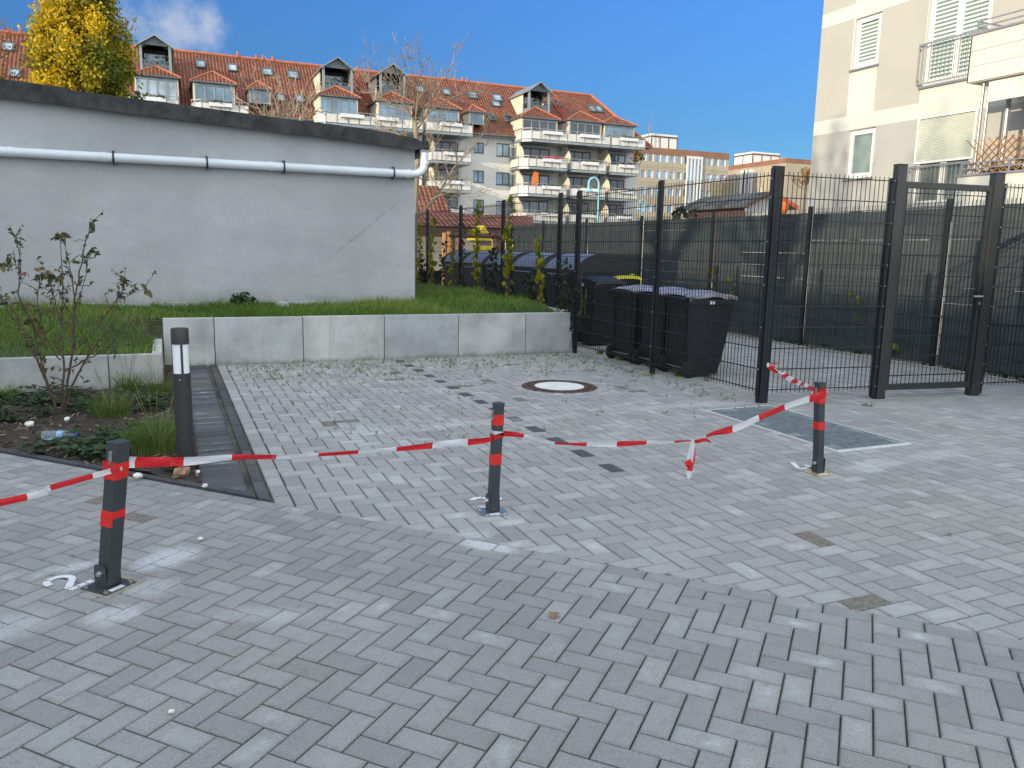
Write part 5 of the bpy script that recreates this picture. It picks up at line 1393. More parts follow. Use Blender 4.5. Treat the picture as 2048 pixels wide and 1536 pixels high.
for x in (475, 512, 525, 545, 890, 908, 925, 935, 20, 44, 713):
    p = on_y(x, 100, 86); q = MB(); q.tube([(p.x, 85.9, rz), (p.x, 85.9, rz+rnd.uniform(.35, .6))], .12, 7); q.build('vent_pipe', 'terracotta', ro)
m = MB(); m.tube([eA+Vector((0, -.12, -.08)), eB+Vector((0, -.12, -.08))], .09, 6); m.build('gutter', 'zinc_sheet', apt)
m = MB(); m.box(XL_, EY-.1, ez-.55, rc.x-1.4, WY-.002, ez-.24); m.build('eaves', 'zinc_pale', apt)
def roof_y(z): return (EY-.25) + (z-(eave_z-.25))*(86-(EY-.25))/(rz-(eave_z-.25))
def roof_pt(px, pyy):
    """point of the front roof slope seen at a surveyed spot"""
    q = ray(px, pyy); n_ = (rA-eA).cross(eB-eA); return EYE + q*((eA-EYE).dot(n_)/q.dot(n_))
nr = (eB-eA).cross(rA-eA).normalized(); su_ = (rA-eA).normalized()
def skylight(x0, y0, x1, y1, mt='glass_pale'):
    c = roof_pt((x0+x1)/2, (y0+y1)/2); w = abs(roof_pt(x1, (y0+y1)/2).x-roof_pt(x0, (y0+y1)/2).x)*.42; h = (roof_pt(x0, y0)-roof_pt(x0, y1)).length*.46
    X = Vector((1, 0, 0)); m = MB()
    o = c+nr*.10
    for a, b in ((-1, -1), (1, 1)):
        m.bar(o+X*(w*a)-su_*h, o+X*(w*a)+su_*h, .12, .14, up=nr); m.bar(o+su_*(h*a)-X*w, o+su_*(h*a)+X*w, .12, .14, up=nr)
    f = m.build('skylight', 'zinc_sheet', apt)
    g_ = MB(); g_.poly([o-X*w-su_*h, o+X*w-su_*h, o+X*w+su_*h, o-X*w+su_*h]); g_.build('pane', mt, f)
for s in ((392, 122, 411, 137), (455, 130, 475, 144), (523, 138, 545, 152), (575, 143, 597, 158), (553, 190, 570, 204), (590, 192, 608, 206), (4, 86, 30, 103), (68, 91, 90, 107), (18, 139, 42, 156), (832, 173, 848, 186), (884, 179, 901, 191), (935, 185, 954, 198), (985, 191, 1003, 203), (983, 204, 1000, 214)):
    skylight(*s)
for s in ((975, 230, 990, 242), (1009, 233, 1027, 246), (1104, 203, 1121, 214)): skylight(*s, mt='glass_dark')
skylight(1177, 213, 1190, 224); skylight(1191, 214, 1204, 225)

def tower(pk, el, er, yb_px, label=None):
    """zinc gabled roof loggia standing in the slope: peak pixel, eave pixels, pixel row of the parapet top"""
    Y = 79.2; p, a, b = on_y(*pk, Y), on_y(*el, Y), on_y(*er, Y); zb = on_y(pk[0], yb_px, Y).z
    ze = (a.z+b.z)/2; x0, x1 = a.x, b.x; xm = (x0+x1)/2; zp = p.z
    t = MB(); t.prism([(x0+.25, Y+.06, ze), (x1-.25, Y+.06, ze), (xm, Y+.06, zp-.12)], (0, .08, 0))
    for k in range(1, 9):
        x = x0+.25+(x1-x0-.5)*k/9; zt = ze+(zp-.12-ze)*(1-abs(x-xm)/((x1-x0)/2-.25)); t.bar((x, Y+.045, ze+.02), (x, Y+.045, zt-.04), .04, .03)
    d = t.build('dormer', 'zinc_sheet', apt)
    yr = roof_y(ze)+.6; yp = min(86, roof_y(zp)+.3)
    r = MB()
    for s, xe in ((-1, x0), (1, x1)):
        P = [(xe, Y-.35, ze-.10), (xm, Y-.35, zp), (xm, yp, zp), (xe, yr, ze-.10)]
        Q = [(x, y, z-.10) for x, y, z in P]
        r.poly(P); r.poly(Q); r.poly([P[0], P[1], Q[1], Q[0]]); r.poly([P[0], P[3], Q[3], Q[0]])
    r.build('dormer_roof', 'zinc_pale', d)
    c = MB(); zf = zb-.95
    for x in (x0+.32, x1-.32): c.box(x-.11, Y, zf, x+.11, Y+.22, ze)
    c.build('column', 'zinc_pale', d)
    c = MB(); c.box(x0+.2, Y+.05, zf-.5, x1-.2, Y+.15, zb-.25); c.box(x0+.2, Y+.02, zb-.06, x1-.2, Y+.12, zb)
    for k in range(9): c.bar((x0+.3+(x1-x0-.6)*k/8, Y+.04, zf-.4), (x0+.3+(x1-x0-.6)*k/8, Y+.04, zb), .035, .04)
    c.build('railing', 'zinc_sheet', d)
    for x in (x0+.24, x1-.24):
        c = MB(); c.box(x-.05, Y+1.5, zf-.9, x+.05, roof_y(ze)+.4, ze); c.build('side_wall', 'plaster_cream', d)
        c = MB(); c.box(x-.045, Y+.23, zf-.9, x+.045, Y+1.495, zf+.35); c.bar((x, Y+.2, zb), (x, Y+1.5, zb), .06); c.build('side_parapet', 'zinc_pale', d)
    c = MB(); c.box(x0+.3, Y+1.9, zf-.5, x1-.3, Y+2.0, ze); c.build('back_wall', 'dark_room', d)
    c = MB(); c.box(xm-.9, Y+1.8, zf, xm+.8, Y+1.88, ze-.4); c.build('window', 'glass_blue', d)
    bl_ = MB()
    for _ in range(40):
        q = (rnd.uniform(x0+.4, x1-.4), Y+.4+rnd.random()*.5, zb+rnd.uniform(-.3, .45)); leaf(bl_, q, rdir(.4), rdir(), .3, .16, rnd.random())
    bl_.build('foliage', 'pot_plant', d)
def small_hip(pk, el, er, Y=77.9, depth=3.5):
    """tiled hip roof over a glazed bay"""
    p, a, b = on_y(pk[0], pk[1], Y+1.3), on_y(*el, Y-.3), on_y(*er, Y-.3); ze = (a.z+b.z)/2; y0 = Y-.3; yk = Y+1.3
    A, B, P = Vector((a.x, y0, ze)), Vector((b.x, y0, ze)), Vector(((a.x+b.x)/2, yk, p.z))
    yb = max(yk+.5, roof_y(p.z)+.4); Q = Vector((P.x, yb, p.z)); A2, B2 = Vector((a.x, roof_y(ze)+.8, ze)), Vector((b.x, roof_y(ze)+.8, ze))
    m = MB(); m.poly([A, B, P], 0); m.poly([A2, A, P, Q], 1); m.poly([B, B2, Q, P], 1)
    dz = Vector((0, 0, -.10)); m.poly([A+dz, B+dz, B, A], 2); m.poly([A2+dz, A+dz, A, A2], 2); m.poly([B+dz, B2+dz, B2, B], 2); m.poly([A+dz, B+dz, B2+dz, A2+dz], 2)
    o = m.build('bay_roof', ['tiles_x', 'tiles_y', 'zinc_sheet'], apt)
    r = MB(); r.tube([A, P], .09, 6); r.tube([B, P], .09, 6); r.build('hip_tiles', 'terracotta', o)
    return a.x, b.x, ze
def bay(x0, x1, z0, z1, Y=77.9, panes=4, mt='glass_blue'):
    m = MB(); w = .10
    m.box(x0, Y, z1-.22, x1, Y+.10, z1); m.box(x0, Y, z0, x1, Y+.10, z0+.12)
    for k in range(panes+1):
        x = x0+(x1-x0-w)*k/panes; m.box(x, Y+.005, z0+.12, x+w, Y+.10, z1-.22)
    f = m.build('glazed_bay', 'zinc_pale', apt)
    g_ = MB(); g_.poly([(x0, Y+.06, z0), (x1, Y+.06, z0), (x1, Y+.06, z1), (x0, Y+.06, z1)]); g_.build('pane', mt, f)
    for xa, xb in ((x0-.12, x0-.002), (x1+.002, x1+.12)):
        s = MB(); s.box(xa, Y+.02, z0, xb, WY+1.5, z1); s.build('bay_side', 'plaster_cream', f)
def balcony(x0, x1, zf, zt, zr, Y=76.9, cham=0., n_=6, boxes=(), plants=None, slab=.22, back=None):
    """slab, infill panels between thin posts, hand rail; boxes: (from, to) fractions with flower boxes"""
    back = back or WY-.003
    m = MB(); ol = [(x0+cham, Y), (x1, Y), (x1, back), (x0, back), (x0, Y+cham)] if cham else [(x0, Y), (x1, Y), (x1, back), (x0, back)]
    m.prism([(x, y, zf-slab) for x, y in ol], (0, 0, slab)); b = m.build('balcony', 'zinc_pale', apt)
    segs = [((x0+cham, Y), (x1, Y), n_), ((x1, Y), (x1, back), 2)] + ([((x0, Y+cham), (x0+cham, Y), 1), ((x0, back), (x0, Y+cham), 1)] if cham else [((x0, back), (x0, Y), 2)])
    p, r = MB(), MB()
    for A, B, k in segs:
        A, B = Vector((*A, 0)), Vector((*B, 0)); d = (B-A)/k
        for i in range(k):
            a, c = A+d*i, A+d*(i+1); e = d.normalized()*.05
            s = d.normalized().cross(Vector((0, 0, 1)))
            p.bar(a+e+Vector((0, 0, (zf+zt)/2+.04)), c-e+Vector((0, 0, (zf+zt)/2+.04)), .04, zt-zf-.06)
            r.bar(a+Vector((0, 0, zf-.1)), a+Vector((0, 0, zr)), .06, .06)
        r.bar(A+Vector((0, 0, zr)), B+Vector((0, 0, zr)), .07, .06); r.bar(A+Vector((0, 0, zt+.05)), B+Vector((0, 0, zt+.05)), .04, .04)
    p.build('parapet_panel', 'parapet', b); r.build('railing', 'rail_grey', b)
    for f0, f1 in boxes:
        q = MB(); q.box(x0+(x1-x0)*f0, Y-.30, zt-.22, x0+(x1-x0)*f1, Y-.05, zt+.10); fb = q.build('flower_box', 'box_white', b)
        if plants and x1-x0 < 6:
            lf = MB()
            for _ in range(50): leaf(lf, (x0+(x1-x0)*rnd.uniform(f0, f1), Y-.18+rnd.gauss(0, .06), zt+.08), rdir(.8), rdir(), rnd.uniform(.15, .4), .12, rnd.random())
            lf.build('plants', plants, fb)
    return b
def recess(x0, x1, z0, z1, Y=79.93, fin=True, wall='plaster_cream'):
    """window band and rounded partition behind a balcony"""
    m = MB(); w = x1-x0; a, b = x0+w*.16, x0+w*.72
    for q in ((a, z1-.12, b, z1), (a, z0, b, z0+.1), (a, z0+.1, a+.09, z1-.12), (b-.09, z0+.1, b, z1-.12), ((a*2+b)/3-.05, z0+.1, (a*2+b)/3+.05, z1-.12), ((a+2*b)/3-.05, z0+.1, (a+2*b)/3+.05, z1-.12)): m.box(q[0], Y-.06, q[1], q[2], Y, q[3])
    f = m.build('window', 'frame_blue', apt); g_ = MB(); g_.poly([(a, Y-.02, z0), (b, Y-.02, z0), (b, Y-.02, z1), (a, Y-.02, z1)]); g_.build('pane', rnd.choice(['glass_blue', 'glass_dark', 'glass_dark']), f)
    if fin:
        s = MB(); yo = Y-2.6; s.prism([(x0+.02, yo, z0), (x0+.02, Y-.002, z0), (x0+.02, Y-.002, z1-.05), (x0+.02, yo+.9, z1-.05), (x0+.02, yo+.35, z1-.35), (x0+.02, yo, z1-.9)], (.10, 0, 0)); s.build('partition', 'plaster_cream', apt)
# towers and bays along the front, left to right
tower((308, 70), (272, 87), (347, 94), 121); tower((677, 115), (640, 133), (710, 140), 165); tower((787, 128), (755, 143), (815, 152), 172); tower((1079, 164), (1054, 180), (1104, 185), 205)
bays = [((308, 132), (262, 146), (362, 155)), ((428, 143), (380, 158), (475, 170)), ((678, 173), (635, 188), (722, 195)), ((790, 184), (752, 198), (830, 207)), ((880, 195), (850, 210), (925, 220)), ((1080, 215), (1042, 233), (1122, 238)), ((1163, 223), (1137, 238), (1210, 245)), ((1235, 233), (1208, 246), (1276, 251))]
BX = []
for i, (p, a, b) in enumerate(bays):
    x0, x1, ze = small_hip(p, a, b); BX.append((x0, x1, ze))
    bay(x0+.35, x1-.35, 12.6, ze-.12, panes=4 if i != 4 else 3, mt=['glass_pale', 'glass_blue', 'glass_blue', 'glass_blue', 'glass_blue', 'glass_dark', 'glass_dark', 'glass_blue'][i])
def dormer_small(pk, el, er, yb):
    x0, x1, ze = small_hip(pk, el, er, 79.0); z0 = on_y(pk[0], yb, 79.0).z
    bay(x0+.25, x1-.25, z0, ze-.1, 79.0, 2)
dormer_small((518, 162), (496, 173), (545, 180), 207); dormer_small((955, 211), (938, 219), (973, 226), 249)
R0 = (12.62, 13.42, 13.72); rows = [(12.62-2.75*k, 13.42-2.75*k, 13.72-2.75*k) for k in range(4)]
Xp = lambda px: on_y(px, 300, 76.9).x
for xa, xb, n_, ch, bo in ((262, 362, 4, 0, ((.35, .75),)), (388, 500, 5, .8, ((.3, .7),)), (638, 846, 9, .7, ((.2, .42), (.55, .75))), (852, 945, 4, 0, ((.3, .75),)), (1049, 1220, 9, .8, ((.2, .42), (.63, .86))), (1222, 1290, 4, 0, ((.25, .75),))):
    balcony(Xp(xa), Xp(xb), *rows[0], n_=n_, cham=ch, boxes=bo, plants='pot_plant')
for k in (1, 2, 3):
    for xa, xb, n_, ch, bo, pl in ((864, 945, 4, 0, ((.3, .8),), 'pot_plant'), (1044, 1137, 5, .8, ((.45, .85),), 'flower_red' if k == 1 else 'pot_plant'), (1139, 1218, 4, 0, ((.3, .75),), 'pot_plant'), (1220, 1287, 4, 0, ((.3, .8),), 'pot_plant')):
        balcony(Xp(xa)+(.35 if xa in (1139, 1220) else 0), Xp(xb)-.1, *rows[k], Y={1139: 77.2, 1220: 77.45}.get(xa, 76.9), n_=n_, cham=ch, boxes=bo, plants=pl)
        recess(Xp(xa)+.3, Xp(xb)+.9, rows[k][0], rows[k][0]+2.25)
for k, (xa, xb) in enumerate(((864, 945), (1044, 1137), (1139, 1218), (1220, 1287))): recess(Xp(xa)+.3, Xp(xb)+.9, 1.6, 3.9, fin=False)
for x in (1138, 1219, 854, 1041):
    m = MB(); X = Xp(x)+.5; m.tube([(X, WY-.15, .2), (X, WY-.15, 12.3)], .09, 7); m.build('downpipe', 'zinc_sheet', apt)
for xa in (840, 1041, 1137, 1219):                         # cross walls between the balcony stacks
    X = Xp(xa)+.55; m = MB(); m.box(X, 78.6, -.1, X+.18, WY-.002, 12.38); m.build('cross_wall', 'plaster_white', apt)
p = on_y(1068, 355, 77.4); m = MB(); m.tube([(p.x, 77.4, 8.0), (p.x, 77.4, 9.6)], .03, 5); m.prism([(p.x, 77.4, 9.55), (p.x+.5, 77.35, 9.4), (p.x+.45, 77.3, 7.7), (p.x-.45, 77.3, 7.5)], (0, .08, 0)); m.build('folded_parasol', 'cloth_orange', apt)
for xa, xb, z in ((1150, 1190, 4.1), (1232, 1262, 4.05)):
    m = MB(); X0, X1 = Xp(xa), Xp(xb); m.prism([(X0, 79.8, z), (X1, 79.8, z), (X1, 78.6, z-.45), (X0, 78.6, z-.45)], (0, 0, .05)); m.build('awning', 'cloth_orange', apt)
p = on_y(1276, 315, 77); m = MB()
for _ in range(120): q = rdir(.3); leaf(m, p+q*rnd.uniform(.2, .8), rdir(), rdir(), .35, .22, .9)
m.build('foliage', 'pot_plant', apt)
# red roof ladders beside the dormers
for x0, y0, x1, y1 in ((1106, 212, 1128, 240), (706, 165, 735, 205)):
    a, b = roof_pt(x0, y0)+nr*.25, roof_pt(x1, y1)+nr*.25; s = Vector((.45, 0, 0)); m = MB()
    m.bar(a, b, .08); m.bar(a+s, b+s, .08)
    for k in range(9): q = a.lerp(b, k/8); m.bar(q, q+s, .05)
    for q in (a, a.lerp(b, .5)): m.bar(q, q+Vector((0, -.1, 1.0)), .07); m.bar(q+s, q+s+Vector((0, -.1, 1.0)), .07)
    m.bar(a+Vector((0, -.1, 1.0)), a.lerp(b, .5)+Vector((0, -.1, 1.0)), .07); m.build('roof_ladder', 'red_metal', apt)

# ------------------------------------------------------------------ office blocks beyond
mat('office_panel', (.37, .31, .235), .85, var=.10, scale=.25, bump=.2, bscale=8)
mat('office_brown', (.24, .115, .07), .85, var=.12, scale=.4)
mat('office_white', (.62, .60, .56), .8, var=.05)
mat('joint_dark', (.17, .14, .11), .9)
mat('penthouse_frame', (.08, .04, .035), .7)
def office(label, loc, faces, top_z, band, pent):
    t = thing('office_block', label, 'building', loc, None)
    return t
oA = thing('office_block', 'beige office block with brown top band and a white stair tower strip', 'building', (110, 155, 0))
YA = 155.0; xA0, xA1 = on_y(1270, 295, YA).x, on_y(1459, 307, YA).x; zA = on_y(1459, 307, YA).z
rowsA = [(on_y(1310, a, YA).z, on_y(1310, b, YA).z) for a, b in ((308, 323), (341, 356), (375, 390), (409, 424), (442, 457))]
cols = [1283+14.35*k for k in range(7)]+[1401, 1415.5, 1428.5, 1442]
holes = []
for px in cols:
    c = on_y(px+4.5, 330, YA).x
    for a, b in rowsA: holes.append((c-.62, c+.62, b, a))
m = MB(); bz = on_y(1459, 320.5, YA).z
wall_with_holes(m, 'Y', YA, xA0, xA1, -.1, zA, holes, .35, lambda u, z: 1 if z > bz else 0, 2, cuts_z=(bz,))
m.poly([(xA1, YA, -.1), (xA1, YA+14, -.1), (xA1, YA+14, zA), (xA1, YA, zA)]); m.poly([(xA0, YA, zA), (xA1, YA, zA), (xA1, YA+14, zA), (xA0, YA+14, zA)])
m.build('wall', ['office_panel', 'office_brown', 'office_white'], oA)
for a, b, c, d in holes:
    f = MB(); f.box(a, YA+.2, c, a+.10, YA+.33, d); f.box(b-.10, YA+.2, c, b, YA+.33, d); fo = f.build('window', 'office_white', oA)
    g_ = MB(); g_.poly([(a, YA+.30, c), (b, YA+.30, c), (b, YA+.30, d), (a, YA+.30, d)]); g_.build('pane', 'glass_sky', fo)
m = MB()
for a, b in rowsA: m.box(xA0, YA-.012, b-1.05, xA1, YA-.002, b-1.0); m.box(xA0, YA-.012, a+.5, xA1, YA-.002, a+.55)
for px in (1316, 1345, 1372, 1400, 1428): x = on_y(px, 330, YA).x; m.box(x-.02, YA-.010, -.1, x+.02, YA-.003, bz)
m.build('panel_joints', 'joint_dark', oA)
m = MB(); xs0, xs1 = on_y(1374, 330, YA).x, on_y(1402, 330, YA).x; zs1 = on_y(1388, 313, YA).z
for k in range(5): x = xs0+(xs1-xs0)*k/4; m.box(x-.16, YA-.45, -.1, x+.16, YA-.02, zs1)
m.box(xs0-.2, YA-.4, zs1-.6, xs1+.2, YA-.02, zs1-.01)
so = m.build('stair_tower', 'office_white', oA); g_ = MB(); g_.poly([(xs0, YA-.12, 0), (xs1, YA-.12, 0), (xs1, YA-.12, zs1-.6), (xs0, YA-.12, zs1-.6)]); g_.build('pane', 'glass_sky', so)
def penthouse(t, x0, x1, y0, y1, z0, z1, n_):
    m = MB(); m.box(x0, y0, z0, x1, y1, z1); p = m.build('penthouse', 'office_white', t)
    f = MB()
    f.box(x0-.02, y0-.10, z1-.75, x1+.02, y0-.002, z1-.45)
    for k in range(n_+1): x = x0+(x1-x0)*k/n_; f.box(x-.1, y0-.08, z0, x+.1, y0-.002, z1-.75)
    k2 = max(2, int((y1-y0)/3)); f.box(x0-.10, y0, z1-.75, x0-.002, y1, z1-.45)
    for k in range(k2+1): y = y0+(y1-y0)*k/k2; f.box(x0-.08, y-.1, z0, x0-.002, y+.1, z1-.75)
    f.build('frame', 'penthouse_frame', p)
penthouse(oA, on_y(1302, 290, YA+3).x, on_y(1354, 290, YA+3).x, YA+3, YA+9, zA-.1, on_y(1354, 271, YA+3).z, 3)
m = MB(); q = on_y(1297, 270, YA+2); m.bar((q.x, YA+2, zA), (q.x, YA+2, zA+5.5), .14); m.bar((q.x+.8, YA+2, zA+2.2), (q.x+.8, YA+2, zA+7.6), .07); m.bar((q.x, YA+2, zA+2.5), (q.x+.8, YA+2, zA+2.5), .08); m.bar((q.x, YA+2, zA+4.2), (q.x+.8, YA+2, zA+4.2), .08); m.build('antenna', 'rail_grey', oA)
# second block: its corner points at us, left face partly in shade
YB_ = 150.0; cB = on_y(1573, 316, YB_); XBc, zB = cB.x, cB.z
oB = thing('office_block', 'second beige office block with a blank gable end beside the pale house', 'building', (XBc, YB_, 0))
holesB = []
for px in (1468, 1478, 1510, 1521, 1552, 1562):
    for (ya, yb) in ((336, 347), (367, 379)):
        a, b = on_x(px, yb+(1573-px)*.11, XBc), on_x(px+4.5, ya+(1573-px)*.11, XBc); holesB.append((b.y, a.y, min(a.z, b.z), max(a.z, b.z)))
m = MB(); bzB = on_y(1573, 326, YB_).z; yB1 = on_x(1440, 335, XBc).y
wall_with_holes(m, 'X', XBc, YB_, yB1, -.1, zB, holesB, .3, lambda u, z: 1 if z > bzB else 0, 2, cuts_z=(bzB,))
m.poly([(XBc, YB_, -.1), (XBc+14, YB_, -.1), (XBc+14, YB_, bzB), (XBc, YB_, bzB)]); m.poly([(XBc, YB_, bzB), (XBc+14, YB_, bzB), (XBc+14, YB_, zB), (XBc, YB_, zB)], 1)
m.poly([(XBc, YB_, zB), (XBc+14, YB_, zB), (XBc+14, yB1, zB), (XBc, yB1, zB)])
m.build('wall', ['office_panel', 'office_brown', 'office_white'], oB)
for a, b, c, d in holesB:
    f = MB(); f.box(XBc+.15, a, c, XBc+.28, a+.12, d); f.box(XBc+.15, b-.12, c, XBc+.28, b, d); fo = f.build('window', 'office_white', oB)
    g_ = MB(); g_.poly([(XBc+.25, a, c), (XBc+.25, b, c), (XBc+.25, b, d), (XBc+.25, a, d)]); g_.build('pane', 'glass_sky', fo)
m = MB()
for z in [bzB-3.4*k-.2 for k in range(6)]: m.box(XBc-.012, YB_, z, XBc-.002, yB1, z+.06)
m.build('panel_joints', 'joint_dark', oB)
# stair strip of the second block
m = MB()
for px in (1488, 1495, 1503): q = on_x(px, 360, XBc).y; m.box(XBc-.6, q-.9, -.1, XBc-.02, q+.9, bzB-.6)
m.build('stair_tower', 'office_white', oB)
xp = XBc+1.5
pB0, pB1 = on_x(1505, 320, xp).y, on_x(1468, 320, xp).y
penthouse(oB, xp, xp+8.5, pB0, pB1, zB-.1, on_x(1505, 303, xp).z, 3)
mB = MB(); mB.box(xp+8.6, pB0+1, zB-.1, xp+13, pB1, zB+2.2); mB.build('roof_housing', 'office_white', oB)

# ------------------------------------------------------------------ small dark roofed house, lamps, play yard
mat('felt_roof', (.030, .032, .036), .7, var=.5, scale=.9, col2=(.085, .09, .095))
mat('dark_brick', (.085, .048, .040), .9, var=.3, scale=4)
mat('barge_red', (.42, .085, .045), .7); mat('chimney_stone', (.16, .14, .095), .9, var=.3, scale=6)
mat('brown_board', (.085, .040, .028), .8, var=.2, scale=3)
hY = 34.0
hs = thing('small_house', 'single storey house with dark felt roof and red barge boards beyond the privacy fence', 'building', (25, hY, 0))
gx = on_y(1494, 407, hY).x; gx2 = on_y(1580, 410, hY-0).x     # gable wall across the view
pk = on_y(1537, 383, hY); el_ = on_y(1490, 408, hY); er_ = on_y(1583, 412, hY)
xl, xr, ze_ = el_.x-.2, er_.x+.1, (el_.z+er_.z)/2-.05; xm, zm = pk.x, pk.z
D = 5.6
# roof ridge runs away from us to the left: gable front, long side on the left
m = MB()
for s, xe in ((0, xl), (1, xr)):
    P = [(xe, hY-.4, ze_), (xm, hY-.4, zm), (xm, hY+D, zm), (xe, hY+D, ze_)]; Q = [(x, y, z-.14) for x, y, z in P]
    m.poly(P); m.poly(Q); m.poly([P[0], P[3], Q[3], Q[0]]); m.poly([P[3], P[2], Q[2], Q[3]])
hr_ = m.build('roof', 'felt_roof', hs)
m = MB(); m.prism([(xl+.45, hY, 0), (xr-.45, hY, 0), (xr-.45, hY, ze_), (xm, hY, zm-.2), (xl+.45, hY, ze_)], (0, .2, 0)); m.build('gable_wall', 'plaster_white', hs)
m = MB(); m.box(xl+.45, hY+.2, 0, xl+.65, hY+D-.3, ze_); m.box(xr-.65, hY+.2, 0, xr-.45, hY+D-.3, ze_); m.build('wall', 'dark_brick', hs)
m = MB()
m.bar((xl, hY-.43, ze_-.06), (xm, hY-.43, zm-.06), .05, .17); b1 = m.build('barge_board', 'brown_board', hs)
m = MB(); m.bar((xm, hY-.43, zm-.06), (xr, hY-.43, ze_-.06), .05, .19); m.build('barge_board', 'barge_red', hs)
c = on_y(1455, 385, hY+4); m = MB(); m.box(c.x-.45, hY+4, ze_, c.x+.45, hY+5, c.z+.55); m.tube([(c.x+.2, hY+4.5, c.z+.5), (c.x+.2, hY+4.5, c.z+.85)], .09, 6); m.build('chimney', 'chimney_stone', hr_)
m = MB(); m.box(xl+.1, hY-.2, ze_-.32, xl+.35, hY-.1, ze_-.18); m.bar((xl+.1, hY-.15, ze_-.2), (xl+.5, hY-.15, ze_-.9), .08); m.build('bracket', 'zinc_pale', hs)
# orange red bundle hanging at the fence far side
p = on_x(1563, 411, PRIV_X+6.0); m = MB(); m.lathe([(0, -.24), (.12, -.22), (.18, -.12), (.19, .0), (.13, .08), (.07, .11), (.09, .17), (.05, .22), (0, .23)], 12, p)
m.tube([p+Vector((0, 0, .21)), (p.x, p.y, p.z+.5)], .02, 5); m.tube([(p.x, p.y, 0), (p.x, p.y, p.z-.2)], .03, 6)
tag(m.build('garden_lantern', 'cloth_orange', smooth=True), 'round orange red object showing above the privacy fence below the red barge board', 'lantern')
mat('lamp_blue', (.22, .48, .62), .45, var=.08)
def lamp(px, pt, Y, label, sgn=-1):
    a = on_y(px, pt, Y); t = thing('street_lamp', label, 'street lamp', (a.x, Y, 0), 'pale blue street lamps')
    m = MB(); h = a.z; path = [(a.x, Y, 0), (a.x, Y, h-.75)]; R_ = .42
    for k in range(9): an = PI*k/8; path.append((a.x+sgn*(R_-R_*math.cos(an)), Y, h-.42+R_*math.sin(an)))
    path.append((a.x+sgn*2*R_, Y, h-.75)); m.tube(path, .075, 8); m.build('pole', 'lamp_blue', t, smooth=True)
    m = MB(); m.lathe([(.08, .18), (.12, .05), (.30, -.12), (.31, -.16), (0, -.17)], 14, (a.x+sgn*2*R_, Y, h-.85)); m.build('lamp_head', 'lamp_blue', t, smooth=True)
lamp(1198, 356, 52, 'pale blue curved street lamp in front of the balconies')
lamp(1292, 400, 72, 'distant pale blue street lamp at the end of the apartment house')
# low tiled shelter with the play yard in front
sY = 44.0
shl = thing('shelter', 'low open shelter with orange tiled roof behind the wire fence', 'building', (14, sY, 0))
p0, p1 = on_y(800, 452, sY), on_y(1065, 455, sY); q0, q1 = on_y(800, 424, sY+2.2), on_y(1055, 431, sY+2.2)
zE, zR = (p0.z+p1.z)/2, (q0.z+q1.z)/2; x0, x1 = p0.x, p1.x
m = MB(); m.poly([(x0, sY, zE), (x1, sY, zE), (q1.x+.4, sY+2.2, zR), (x0, sY+2.2, zR)]); m.poly([(x0, sY+4.4, zE), (x1, sY+4.4, zE), (q1.x+.4, sY+2.2, zR), (x0, sY+2.2, zR)]); m.poly([(x1, sY, zE), (x1, sY+4.4, zE), (q1.x+.4, sY+2.2, zR)], 1)
m.build('roof', ['tiles_x', 'tiles_y'], shl)
m = MB(); m.box(x0, sY+.15, zE-.62, x1-.2, sY+.3, zE-.04); m.build('fascia', 'brown_board', shl)
m = MB(); m.box(x0, sY+4.0, 0, x1-.4, sY+4.15, zE); m.build('back_wall', 'plaster_white', shl)
for k in range(6): x = x0+.4+(x1-x0-1)*k/5; m = MB(); m.box(x-.1, sY+.2, 0, x+.1, sY+.4, zE-.6); m.build('post', 'brown_board', shl)
a = on_y(836, 402, sY+4); m = MB(); m.prism([(a.x-1, sY+6, zR), (a.x+3.0, sY+6, zR), (a.x+2.6, sY+8, zR+2.0), (a.x-1, sY+8, zR+2.0)], (0, .1, 0)); m.build('rear_roof', 'tiles_x', shl)
mat('play_wood', (.55, .27, .10), .75, var=.2, scale=5); mat('play_yellow', (.55, .46, .03), .5, var=.12, scale=3); mat('play_red', (.55, .04, .03), .5); mat('play_blue', (.25, .40, .50), .6)
pY = 30.0
def pt_(x, y): return on_y(x, y, pY)
t = thing('play_tower', 'yellow play tower with wooden posts and slide in the play yard', 'play equipment', (pt_(965, 480).x, pY, 0))
a, b = pt_(951, 465).x, pt_(985, 465).x; zt = pt_(965, 458).z
m = MB(); m.prism([(a-.05, pY, zt-.45), (b+.05, pY, zt-.45), ((a+b)/2, pY, zt+.15)], (0, 1, 0)); m.build('roof', 'play_yellow', t)
m = MB(); m.box(a, pY+.0, .5, b, pY+.06, zt-.65); m.build('panel', 'play_yellow', t)
for x in (a, b): m = MB(); m.tube([(x, pY-.04, 0), (x, pY-.04, zt-.4)], .05, 8); m.build('post', 'play_wood', t)
m = MB(); m.prism([(b, pY-.1, .9), (b+1.5, pY-.1, .1), (b+1.5, pY-.1, .25), (b, pY-.1, 1.05)], (0, .5, 0)); m.build('slide', 'play_red', t)
t = thing('timber_climber', 'orange wooden climbing frame at the left end of the play yard', 'play equipment', (pt_(880, 500).x, pY-1, 0))
for x, yy in ((872, 466), (880, 463), (888, 480)): q = pt_(x, yy); m = MB(); m.tube([(q.x, pY-1, 0), (q.x+rnd.uniform(-.1, .1), pY-1, q.z)], .085, 8); m.build('post', 'play_wood', t)
q0, q1 = pt_(872, 470), pt_(1062, 474); m = MB(); m.tube([(q0.x, pY-.9, q0.z), (q1.x, pY-.9, q1.z)], .10, 8); m.build('beam', 'brown_board', t)
m = MB(); m.box(pt_(908, 490).x, pY-.5, .4, pt_(913, 490).x, pY-.45, pt_(908, 485).z); m.build('panel', 'play_red', t)
